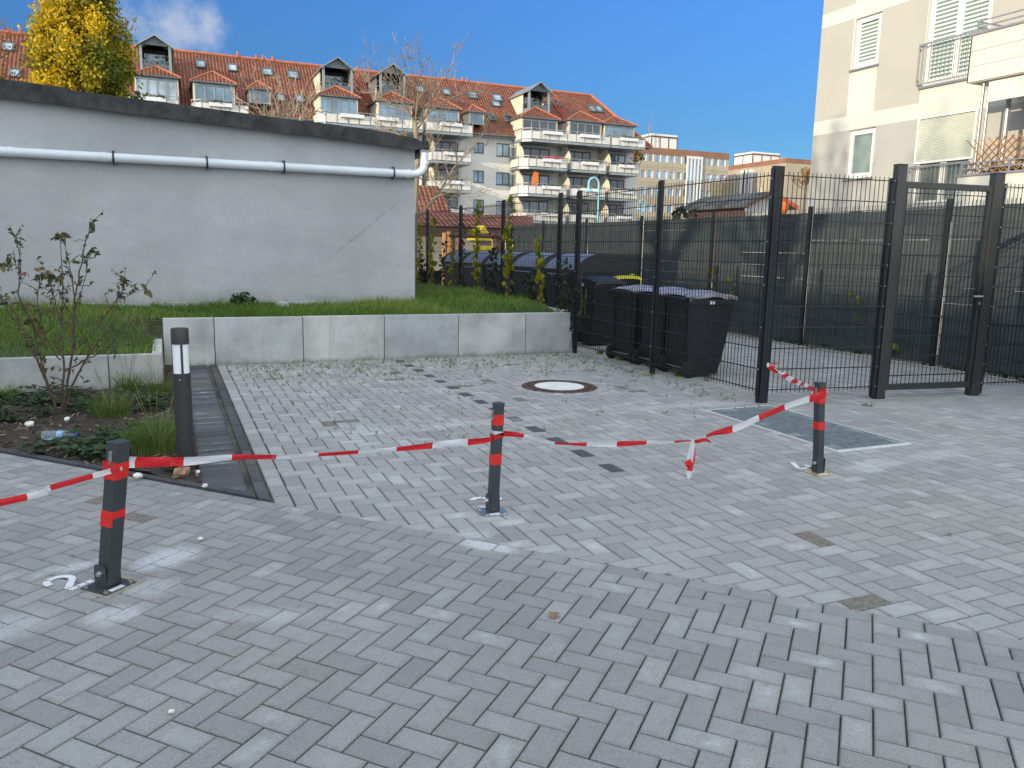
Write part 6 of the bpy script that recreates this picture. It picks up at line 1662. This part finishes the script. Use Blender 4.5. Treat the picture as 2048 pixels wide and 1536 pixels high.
t = thing('play_fence', 'row of pale wooden palisade posts in the play yard', 'play equipment', (pt_(1045, 500).x, pY+1, 0))
for x, yy, w in ((1040, 480, .06), (1058, 474, .07), (1072, 484, .09), (1066, 488, .06), (1078, 489, .07), (1048, 484, .05)): q = on_y(x, yy, pY+1); m = MB(); m.tube([(q.x, pY+1, 0), (q.x, pY+1, q.z)], w, 8); m.build('post', 'play_wood', t)
m = MB(); q0, q1 = on_y(1061, 488, pY+1.15), on_y(1083, 500, pY+1.15); m.box(q0.x, pY+1.15, .3, q1.x, pY+1.2, q0.z); m.build('panel', 'play_yellow', t)
mat('play_sand', (.34, .29, .22), .95, var=.2, scale=1.5); m = MB(); m.poly([(4.8, 22, -.02), (40, 22, -.02), (40, 50, -.02), (4.8, 50, -.02)]); m.build('play_yard_ground', 'play_sand', kind='structure')
# ------------------------------------------------------------------ pale rendered house on the right
FX = 18.0
mat('render_white', (.56, .545, .495), .9, var=.03, scale=.8, bump=.15, bscale=80)
mat('render_beige', (.395, .38, .345), .9, var=.03, scale=.8, bump=.15, bscale=80)
mat('render_grey', (.365, .355, .34), .9, var=.03, scale=.8, bump=.15, bscale=80)
mat('frame_pvc', (.78, .77, .73), .4, var=.03); mat('sill_alu', (.30, .28, .30), .45, .5, var=.08); mat('rail_alu', (.36, .36, .36), .42, .6, var=.08)
mat('shutter', (.50, .52, .45), .6, var=.04); mat('blind_dark', (.13, .18, .185), .7, var=.04); mat('blind_light', (.56, .62, .55), .7, var=.04)
mat('awning_cloth', (.66, .58, .53), .8, var=.06); mat('trellis_wood', (.43, .20, .07), .75, var=.25, scale=12)
glass_mat('glass_house', (.16, .20, .18), 1.8)
rh = thing('pale_house', 'sunlit pale rendered house with beige colour fields, blinds and balconies', 'building', (FX, 12, 0))
def RX(x, y, X=FX): p = on_x(x, y, X); return p.y, p.z
yC = RX(1632, 200)[0]
def rect(x0, y0, x1, y1):                                      # left-top and right-bottom sight lines
    a, b = RX(x0, y0), RX(x1, y1); return (b[0], a[0], b[1], a[1])
w_up = (RX(1755, 130)[0], RX(1712, 40)[0], 6.58, 7.93); w_lo = (RX(1744, 340)[0], RX(1698, 262)[0], 3.58, 4.92)
d_up = (RX(1970, 150)[0], RX(1858, 20)[0], 5.72, 8.02); s_lo = (RX(1950, 270)[0], RX(1832, 280)[0], 2.72, 4.96)
holes = [w_up, w_lo, d_up, s_lo]
b1, b2, b3, b4 = 4.94, 5.33, 7.97, 8.35
yw = [yC, w_up[1]+.0, w_up[0], d_up[1]+.02, d_up[0]]
def field(u, z):
    if b2 < z < b3 and (u > w_up[1]+.05 or d_up[1]+.02 < u < w_up[0]): return 1
    if z > b4 and (u > w_up[1]+.05): return 1
    if z < b1 and u > s_lo[1]: return 2
    if z > b2 and z < b3 and u < d_up[0]: return 1
    if z < b1 and u < s_lo[0]: return 1
    return 0
m = MB()
wall_with_holes(m, 'X', FX, -8, yC, -.05, 13, holes, .17, field, 0, cuts_u=(w_up[1]+.05, w_up[0], d_up[1]+.02, d_up[0]), cuts_z=(b1, b2, b3, b4))
m.poly([(FX, yC, -.05), (FX+12, yC, -.05), (FX+12, yC, 13), (FX, yC, 13)]); m.poly([(FX, -8, 13), (FX+12, -8, 13), (FX+12, yC, 13), (FX, yC, 13)])
m.build('wall', ['render_white', 'render_beige', 'render_grey'], rh)
def frame_bars(m, y0, y1, z0, z1, w, x0, x1): 
    m.box(x0, y0, z0, x1, y1, z0+w); m.box(x0, y0, z1-w, x1, y1, z1); m.box(x0, y0, z0+w, x1, y0+w, z1-w); m.box(x0, y1-w, z0+w, x1, y1, z1-w)
def window(h, sashes, blind, name='window', open_=False):
    y0, y1, z0, z1 = h; m = MB(); frame_bars(m, y0, y1, z0, z1, .07, FX+.08, FX+.15)
    f = m.build(name, 'frame_pvc', rh, bevel=.004)
    k = len(sashes); 
    for a, b in sashes:
        ya, yb = y0+.06+(y1-y0-.12)*a, y0+.06+(y1-y0-.12)*b
        s = MB(); frame_bars(s, ya+.004, yb-.004, z0+.064, z1-.064, .08, FX+.055, FX+.125); so = s.build('sash', 'frame_pvc', f, bevel=.005)
        g_ = MB(); g_.poly([(FX+.10, ya+.05, z0+.12), (FX+.10, yb-.05, z0+.12), (FX+.10, yb-.05, z1-.12), (FX+.10, ya+.05, z1-.12)]); 
        if blind:
            g2 = MB(); zz = z0+.14; i = 0; n_ = int((z1-z0-.25)/.098)
            for i in range(n_*2):
                a_, b_2 = zz+i*.049, zz+(i+1)*.049
                if b_2 > z1-.14: break
                g2.poly([(FX+.094, ya+.085, a_), (FX+.094, yb-.085, a_), (FX+.094, yb-.085, b_2), (FX+.094, ya+.085, b_2)], (i//2) % 2 if False else i % 2)
            g2.build('blind', ['blind_light', 'blind_dark'], so)
        g_.build('pane', 'glass_house', so)
    s = MB(); s.box(FX-.06, y0-.05, z0-.055, FX+.07, y1+.05, z0-.003); s.build('sill', 'sill_alu', f, bevel=.003)
    return f
m_, n, l, b_ = new_mat('stripe_blind')
window(w_up, [(0, 1)], True); window(w_lo, [(0, 1)], False); window(d_up, [(0, .5), (.5, 1)], True, 'balcony_door')
# lower opening: roller shutter three quarters down over a glazed door
window(s_lo, [(0, .5), (.5, 1)], False, 'balcony_door')
y0, y1, z0, z1 = s_lo; zs_ = RX(1885, 323)[1]
m = MB(); k = 0; z = z1-.06
while z > zs_: m.prism([(FX+.03, y0+.05, z), (FX+.018, y0+.05, z-.018), (FX+.03, y0+.05, z-.036), (FX+.045, y0+.05, z-.018)], (0, y1-y0-.1, 0)); z -= .037
sh_ = m.build('roller_shutter', 'shutter', rh); m = MB(); frame_bars(m, y0, y1, zs_, z1, .045, FX-.004, FX+.05); m.build('guide_frame', 'frame_pvc', sh_)
def balustrade(y0, y1, z0, z1, X, name='railing', step=.11):
    m = MB(); m.bar((X, y0, z1), (X, y1, z1), .035, .045); m.bar((X, y0, z0), (X, y1, z0), .03, .03); k = int((y1-y0)/step)
    for i in range(k+1): y = y0+(y1-y0)*i/k; m.bar((X, y, z0), (X, y, z1), .014, .014)
    for y in (y0, y1): m.bar((X, y, z0+.1), (X+.08, y, z0+.1), .03); m.bar((X, y, z1-.1), (X+.08, y, z1-.1), .03)
    return m.build(name, 'rail_alu', rh)
balustrade(d_up[0]+.0, d_up[1]+.10, d_up[2]+.06, d_up[2]+1.02, FX-.08)
balustrade(s_lo[0]-.0, s_lo[1]+.08, s_lo[2]+.06, s_lo[2]+1.0, FX-.08)
# balconies with white boarded parapets
BXX = 16.4
def balcony_r(z0, z1, label):
    ya = on_x(1945, 100, BXX).y; yb = 5.0
    m = MB(); m.box(BXX, yb, z0, FX-.002, ya, z0+.16); b = m.build('balcony', 'render_white', rh)
    for k in range(3):
        za, zb = z0+.02+(z1-z0)*k/3, z0+.02+(z1-z0)*(k+1)/3-.008
        m = MB(); m.box(BXX-.035, yb, za, BXX-.003, ya+.03, zb); m.box(BXX-.035, ya+.003, za, FX-.002, ya+.035, zb); m.build('parapet_board', 'render_white', b)
    m = MB(); m.box(BXX-.06, yb, z1+.02, BXX+.12, ya+.06, z1+.07); m.box(BXX+.12, ya-.10, z1+.02, FX-.002, ya+.06, z1+.07); m.build('coping', 'sill_alu', b, bevel=.004)
    m = MB()
    for dz in (.12, .24): m.bar((BXX+.03, yb, z1+.07+dz), (BXX+.03, ya-.05, z1+.07+dz), .028); m.bar((BXX+.03, ya-.05, z1+.07+dz), (FX, ya-.05, z1+.07+dz), .028)
    y = ya-.05
    while y > yb: m.bar((BXX+.03, y, z1+.07), (BXX+.03, y, z1+.33), .035); y -= 1.1
    m.build('railing', 'rail_alu', b)
    return ya
ya = balcony_r(5.20, 6.17, ''); balcony_r(2.20, 3.18, '')
m = MB()
for y, x, r in ((ya-.28, BXX+.12, .03), (ya-.42, BXX+.12, .03), (ya-.62, BXX+.5, .05), (ya-1.1, BXX+.55, .03)): m.tube([(x, y, 3.2), (x, y, 5.22)], r, 8)
m.tube([(FX-.12, ya-.55, 6.2), (FX-.12, ya-.55, 12)], .05, 8); m.tube([(FX-.1, ya-1.0, 3.2), (FX-.1, ya-1.0, 5.2)], .07, 8)
m.build('balcony_column', 'rail_alu', rh, smooth=True)
m = MB(); m.prism([(BXX+.02, ya-.5, 5.16), (BXX+.02, 5.0, 5.16), (BXX+.0, 5.0, 4.74), (BXX+.0, ya-.5, 4.74)], (.02, 0, 0)); m.build('awning', 'awning_cloth', rh)
m = MB(); m.box(FX-.03, 5, 2.8, FX-.004, ya-1.3, 5.1); m.build('loggia_wall', 'render_beige', rh)
t = thing('trellis', 'orange brown wooden lattice trellis standing on the lower balcony rail', 'trellis', (BXX+.10, 11.9, 3.2))
m = MB(); zt0, zt1 = 3.22, 4.00; yb_ = 9.6; yt = ya-.02
k = 0; y = yb_-.6
while y < yt:
    for s in (-1, 1):
        a = Vector((BXX+.09+.008*s, y+(0 if s > 0 else .76), zt0)); b = Vector((BXX+.09+.008*s, y+(.76 if s > 0 else 0), zt1))
        if max(a.y, b.y) <= yt and min(a.y, b.y) >= yb_-.8: m.bar(a, b, .014, .035, up=(1, 0, 0))
    y += .17
m.build('lattice', 'trellis_wood', t)
t = thing('potted_plant', 'green and brown plants behind the wooden trellis', 'plant', (BXX+.5, ya-.9, 3.2)); m = MB()
for _ in range(160): q = (BXX+.3+rnd.random()*.35, ya-.3-rnd.random()*1.6, 3.05+rnd.random()*.45); leaf(m, q, rdir(.5), rdir(), .12, .07, rnd.random())
m.build('leaves', 'pot_plant', t)
mat('box_ochre', (.52, .34, .06), .6); m = MB(); m.box(FX+.30, s_lo[0]+.15, 2.6, FX+.6, s_lo[0]+.55, 3.5); m.build('storage_box', 'box_ochre', rh)
m = MB(); m.box(FX+.7, -4, .1, FX+.75, yC-.3, 8.4); m.build('interior_wall', 'dark_room', rh)
mat('gravel_sunny', (.42, .38, .30), .95, var=.3, scale=14, bump=.5, bscale=60); m = MB(); m.poly([(PRIV_X+.15, -8, -.02), (FX+1, -8, -.02), (FX+1, 48, -.02), (PRIV_X+.15, 48, -.02)]); m.build('gravel_yard', 'gravel_sunny', kind='structure')
# ------------------------------------------------------------------ trees
mat('bark_pale', (.34, .28, .20), .9, var=.3, scale=9, bump=.5, bscale=40, stretch=(1, 1, .3)); mat('bark_dark', (.085, .065, .05), .9, var=.3, scale=6)
mat('bark_warm', (.25, .20, .14), .9, var=.25, scale=9)
attr_leaf_mat('poplar_leaf', [(.05, .085, .012), (.15, .17, .016), (.42, .33, .018), (.75, .52, .02)], .5, .4)
attr_leaf_mat('autumn_leaf', [(.13, .06, .015), (.28, .13, .02), (.40, .22, .03)], .6, .35)
R2 = random.Random(21)
def limb(m, a, d, L, r, depth, spread, tips, up=.12, n_=5, kids=(2, 4), taper=.5, shrink=.62, minr=.006):
    P = [Vector(a)]; d = Vector(d).normalized()
    for i in range(n_):
        d = (d+Vector((R2.gauss(0, .13), R2.gauss(0, .13), R2.gauss(up*.5, .08)))).normalized(); P.append(P[-1]+d*(L/n_))
    rr = [max(minr, r*(1-taper*i/n_)) for i in range(n_+1)]
    m.tube(P, rr, 6 if r > .03 else 4, cap=False)
    tips.append((P[-1], d))
    if depth <= 0: return
    for k in range(R2.randint(*kids)):
        t = R2.uniform(.3, 1.0); i = min(n_-1, int(t*n_)); q = P[i].lerp(P[i+1], t*n_-i)
        s = (d+Vector((R2.gauss(0, spread), R2.gauss(0, spread), R2.gauss(up, spread*.6)))).normalized()
        limb(m, q, s, L*shrink*R2.uniform(.7, 1.15), max(minr, rr[i]*.62), depth-1, spread, tips, up, max(3, n_-1), kids, taper, shrink, minr)
# yellow poplar behind the outbuilding
tY = 34.0; base = on_y(180, 300, tY); H_ = on_y(180, -60, tY).z
pop = thing('poplar_tree', 'tall poplar turning yellow behind the outbuilding roof', 'tree', (base.x, tY, 0))
m = MB(); tips = []
m.tube([(base.x, tY, 0), (base.x+.05, tY, 5), (base.x, tY, H_)], [.24, .18, .05], 9)
for k in range(46):
    z = R2.uniform(3.0, H_-1.0); a = R2.uniform(0, 2*PI); limb(m, (base.x, tY, z), (math.cos(a)*.45, math.sin(a)*.45, 1.0), R2.uniform(1.3, 2.2), .055, 1, .35, tips, .35)
m.build('trunk', 'bark_dark', pop)
def half_w(z):                                                # silhouette half width against height, from the surveyed outline
    t = z/H_
    return .2+1.50*math.sin(PI*min(1, max(.02, (t*.93+.05))))**.7
sides = (to_sun.x, to_sun.y)
lf = MB()
clumps = []
for _ in range(250):
    z = R2.uniform(2.6, H_+.2); a = R2.uniform(0, 2*PI); w = half_w(z)*R2.uniform(.35, 1.05); clumps.append((Vector((base.x+math.cos(a)*w, tY+math.sin(a)*w, z)), R2.uniform(.22, .5), a))
for c, r, a in clumps:
    yel_sun = .62-.26*(c.x-base.x)/1.6 + .12*math.sin(c.z*1.7+a)+R2.gauss(0, .16)-.10*(c.z/H_-.5)  # turning leaves, with the sunlit lower left side put into the tint
    for _ in range(int(150*r*r/.1)):
        d = Vector((R2.gauss(0, .5), R2.gauss(0, .5), R2.gauss(0, .75))); p = c+d*r
        leaf(lf, p, (R2.gauss(0, .6), R2.gauss(0, .6), -.6), (R2.gauss(0, 1), R2.gauss(0, 1), R2.gauss(.3, .6)), R2.uniform(.085, .14), R2.uniform(.07, .12), tcl(R2.gauss(yel_sun, .17)), .12)
lf.build('crown', 'poplar_leaf', pop)
# thinning autumn tree at the left picture edge
tY = 30.0; base = on_y(-60, 300, tY)
at_ = thing('autumn_tree', 'thinning orange brown autumn tree at the left edge behind the outbuilding', 'tree', (base.x, tY, 0))
m = MB(); tips = []; m.tube([(base.x, tY, 0), (base.x, tY, 6)], [.2, .14], 8)
for k in range(26): z = R2.uniform(2.5, 6); a = R2.uniform(0, 2*PI); limb(m, (base.x, tY, z), (math.cos(a), math.sin(a), .9), R2.uniform(1.0, 1.9), .05, 2, .5, tips, .2)
m.build('trunk', 'bark_dark', at_)
lf = MB()
for p, d in tips:
    for _ in range(18 if p.z < 5.2 else 9): leaf(lf, p+Vector((R2.gauss(0, .17), R2.gauss(0, .17), R2.gauss(0, .2))), rdir(-.3), rdir(), R2.uniform(.06, .10), .06, R2.random(), .1)
lf.build('crown', 'autumn_leaf', at_)
# bare young tree between outbuilding and fence
tY = 20.0
def T(x, y, dy=0): return on_y(x, y, tY+dy)
bt_ = thing('bare_tree', 'bare pale barked young tree rising beside the outbuilding corner', 'tree', (T(832, 460).x, tY, 0))
m = MB(); tips = []
b0 = T(828, 460); trunk = smooth_path([(b0.x, tY, .3), T(829, 440), T(831, 390), T(835, 320), T(832, 270), T(830, 240)], 5)
m.tube(trunk, [.10-.05*i/(len(trunk)-1) for i in range(len(trunk))], 8)
arms = [([(829, 440), (875, 390), (905, 340), (940, 300), (962, 275)], .05), ([(831, 250), (815, 225), (775, 205), (745, 180), (735, 160)], .035), ([(832, 262), (850, 235), (862, 200), (880, 165), (905, 130)], .04), ([(831, 240), (835, 200), (838, 165), (845, 130)], .035),
        ([(832, 250), (870, 215), (905, 195), (945, 185)], .032), ([(838, 300), (800, 270), (768, 262), (745, 268)], .028), ([(834, 330), (860, 300), (880, 280)], .026), ([(833, 350), (850, 365), (880, 395), (915, 400)], .022), ([(830, 245), (805, 200), (800, 160), (812, 130)], .03), ([(860, 400), (900, 385), (945, 395)], .022)]
for path, r in arms:
    dy = R2.uniform(-1.1, 1.1); P = smooth_path([T(x, y, dy*i/(len(path)-1)) for i, (x, y) in enumerate(path)], 4)
    m.tube(P, [max(.007, r*.72*(1-.75*i/(len(P)-1))) for i in range(len(P))], 6, cap=False)
    for i in range(2, len(P), 1):
        if R2.random() < .9:
            d = (P[i]-P[i-1]).normalized(); s = (d+Vector((R2.gauss(0, .7), R2.gauss(0, .7), R2.gauss(.3, .5)))).normalized()
            limb(m, P[i], s, R2.uniform(.3, .75), max(.007, r*.3), 2, .6, tips, .15, 4, (2, 4), .6, .6, .0042)
m.build('trunk', 'bark_warm', bt_, smooth=True)
# second bare tree behind the shed roof
tY = 24.0
b2_ = thing('bare_tree', 'bare leafless tree whose twigs show above the middle of the outbuilding roof', 'tree', (T(562, 260).x, 24, 0))
m = MB(); tips = []; c = on_y(563, 240, tY); m.tube([(c.x, tY, 0), (c.x, tY, c.z-.6)], [.09, .05], 7)
for px, pyy in ((500, 185), (530, 165), (560, 160), (590, 175), (620, 195), (640, 215), (515, 215), (605, 205), (548, 190), (480, 210)):
    e = on_y(px, pyy, tY+R2.uniform(-.6, .6)); o = Vector((c.x, tY, c.z-.6+R2.uniform(-.2, .2))); P = smooth_path([o, o.lerp(e, .5)+Vector((R2.gauss(0, .08), 0, R2.gauss(0, .08))), e], 4)
    m.tube(P, [max(.008, .03*(1-.75*i/(len(P)-1))) for i in range(len(P))], 5, cap=False)
    for i in range(2, len(P)):
        d = (P[i]-P[i-1]).normalized(); limb(m, P[i], d+Vector((R2.gauss(0, .6), R2.gauss(0, .6), R2.gauss(.2, .4))), R2.uniform(.3, .6), .011, 2, .55, tips, .1, 4, (1, 3), .6, .6, .006)
m.build('trunk', 'bark_pale', b2_, smooth=True)
# yellowing tree in front of the office gable
tY = 70.0; c = on_y(1612, 352, tY); gt2 = thing('autumn_tree', 'small tree with few orange yellow leaves in front of the blank office gable', 'tree', (c.x, tY, 0))
m = MB(); tips = []; m.tube([(c.x, tY, 0), (c.x, tY, c.z-1)], [.12, .07], 6)
for k in range(16): limb(m, (c.x, tY, c.z-1.5+R2.random()*1.0), rdir(.6), 1.3, .03, 2, .5, tips, .2, 4, (2, 3), .5, .6, .012)
m.build('trunk', 'bark_dark', gt2); lf = MB()
for p, d in tips:
    if p.z < c.z+.9:
        for _ in range(4): leaf(lf, p+rdir()*.2, rdir(), rdir(), .17, .14, R2.uniform(.5, 1))
lf.build('crown', 'autumn_leaf', gt2)
# climber tips over the privacy fence
cp = thing('climbing_plant', 'dark climber tips poking over the top of the privacy fence', 'climbing plant', (PRIV_X+.05, 14, 1.9), 'green sprigs on the privacy fence'); m = MB(); st_ = MB()
for px, pyy in ((1362, 416), (1357, 424), (1369, 424), (1347, 428), (1388, 424), (1375, 430), (1352, 434)):
    q = on_x(px, pyy, PRIV_X+.05); st_.tube([(q.x, q.y, 2.0), q], .006, 4)
    for _ in range(9): leaf(m, q+rdir()*.04, rdir(), rdir(), .09, .07, rnd.random()*.4)
st_.build('stem', 'vine_stem', cp); m.build('leaves', 'ivy_leaf', cp)
# ------------------------------------------------------------------ houses and trees behind the viewer that shade the yard
mat('shade_house', (.45, .42, .38), .9, var=.1); 
def back_house(x0, x1, y0, y1, h, label):
    t = thing('terrace_house', label, 'building', ((x0+x1)/2, (y0+y1)/2, 0), 'houses behind the viewer')
    m = MB(); holes = []
    y = y0+1.5
    while y < y1-2:
        for z in (1.2, 4.2, 7.2):
            if z+1.5 < h-.5: holes.append((y, y+1.3, z, z+1.5))
        y += 3.2
    wall_with_holes(m, 'X', x1, y0, y1, -.05, h, holes, -.2)
    m.poly([(x0, y0, -.05), (x0, y1, -.05), (x0, y1, h), (x0, y0, h)]); m.poly([(x0, y0, -.05), (x1, y0, -.05), (x1, y0, h), (x0, y0, h)]); m.poly([(x0, y1, -.05), (x1, y1, -.05), (x1, y1, h), (x0, y1, h)])
    m.build('wall', 'shade_house', t); m = MB(); m.box(x0-.2, y0-.2, h, x1+.2, y1+.2, h+.25); m.build('roof', 'bitumen', t)
    m = MB()
    for a, b, c, d in holes: m.poly([(x1-.15, a, c), (x1-.15, b, c), (x1-.15, b, d), (x1-.15, a, d)])
    m.build('window', 'glass_dark', t)
SH_TOP = 1.05 + (30+PRIV_X)/math.cos(SUN_PHI)*math.tan(SUN_E)
back_house(-38, -30, -1.6, 9.5, SH_TOP-.25, 'flat roofed grey terrace house standing behind the viewer, taller one')
back_house(-38, -30, -22, -1.7, SH_TOP-.5, 'flat roofed grey terrace house standing behind the viewer, lower one')
for X, Y, hh, lb in ((-14, 4.6, 12.6, 'half bare street tree standing behind the viewer, taller one'), (-13, 1.6, 10.8, 'half bare street tree standing behind the viewer, lower one')):
    t = thing('street_tree', lb, 'tree', (X, Y, 0), 'street trees behind the viewer'); m = MB(); tips = []
    m.tube([(X, Y, 0), (X+.1, Y, 4), (X, Y+.1, hh*.72)], [.15, .12, .07], 8)
    for k in range(15): limb(m, (X, Y, hh*R2.uniform(.52, .72)), (R2.gauss(0, .6), R2.gauss(0, .6), .8), hh*R2.uniform(.22, .34), .07, 2, .45, tips, .2, 5, (2, 4), .6, .6, .012)
    m.build('trunk', 'bark_dark', t); lf = MB()
    for p, d in tips:
        for _ in range(4): leaf(lf, p+rdir()*.15, rdir(), rdir(), .12, .1, R2.random())
    lf.build('crown', 'autumn_leaf', t)
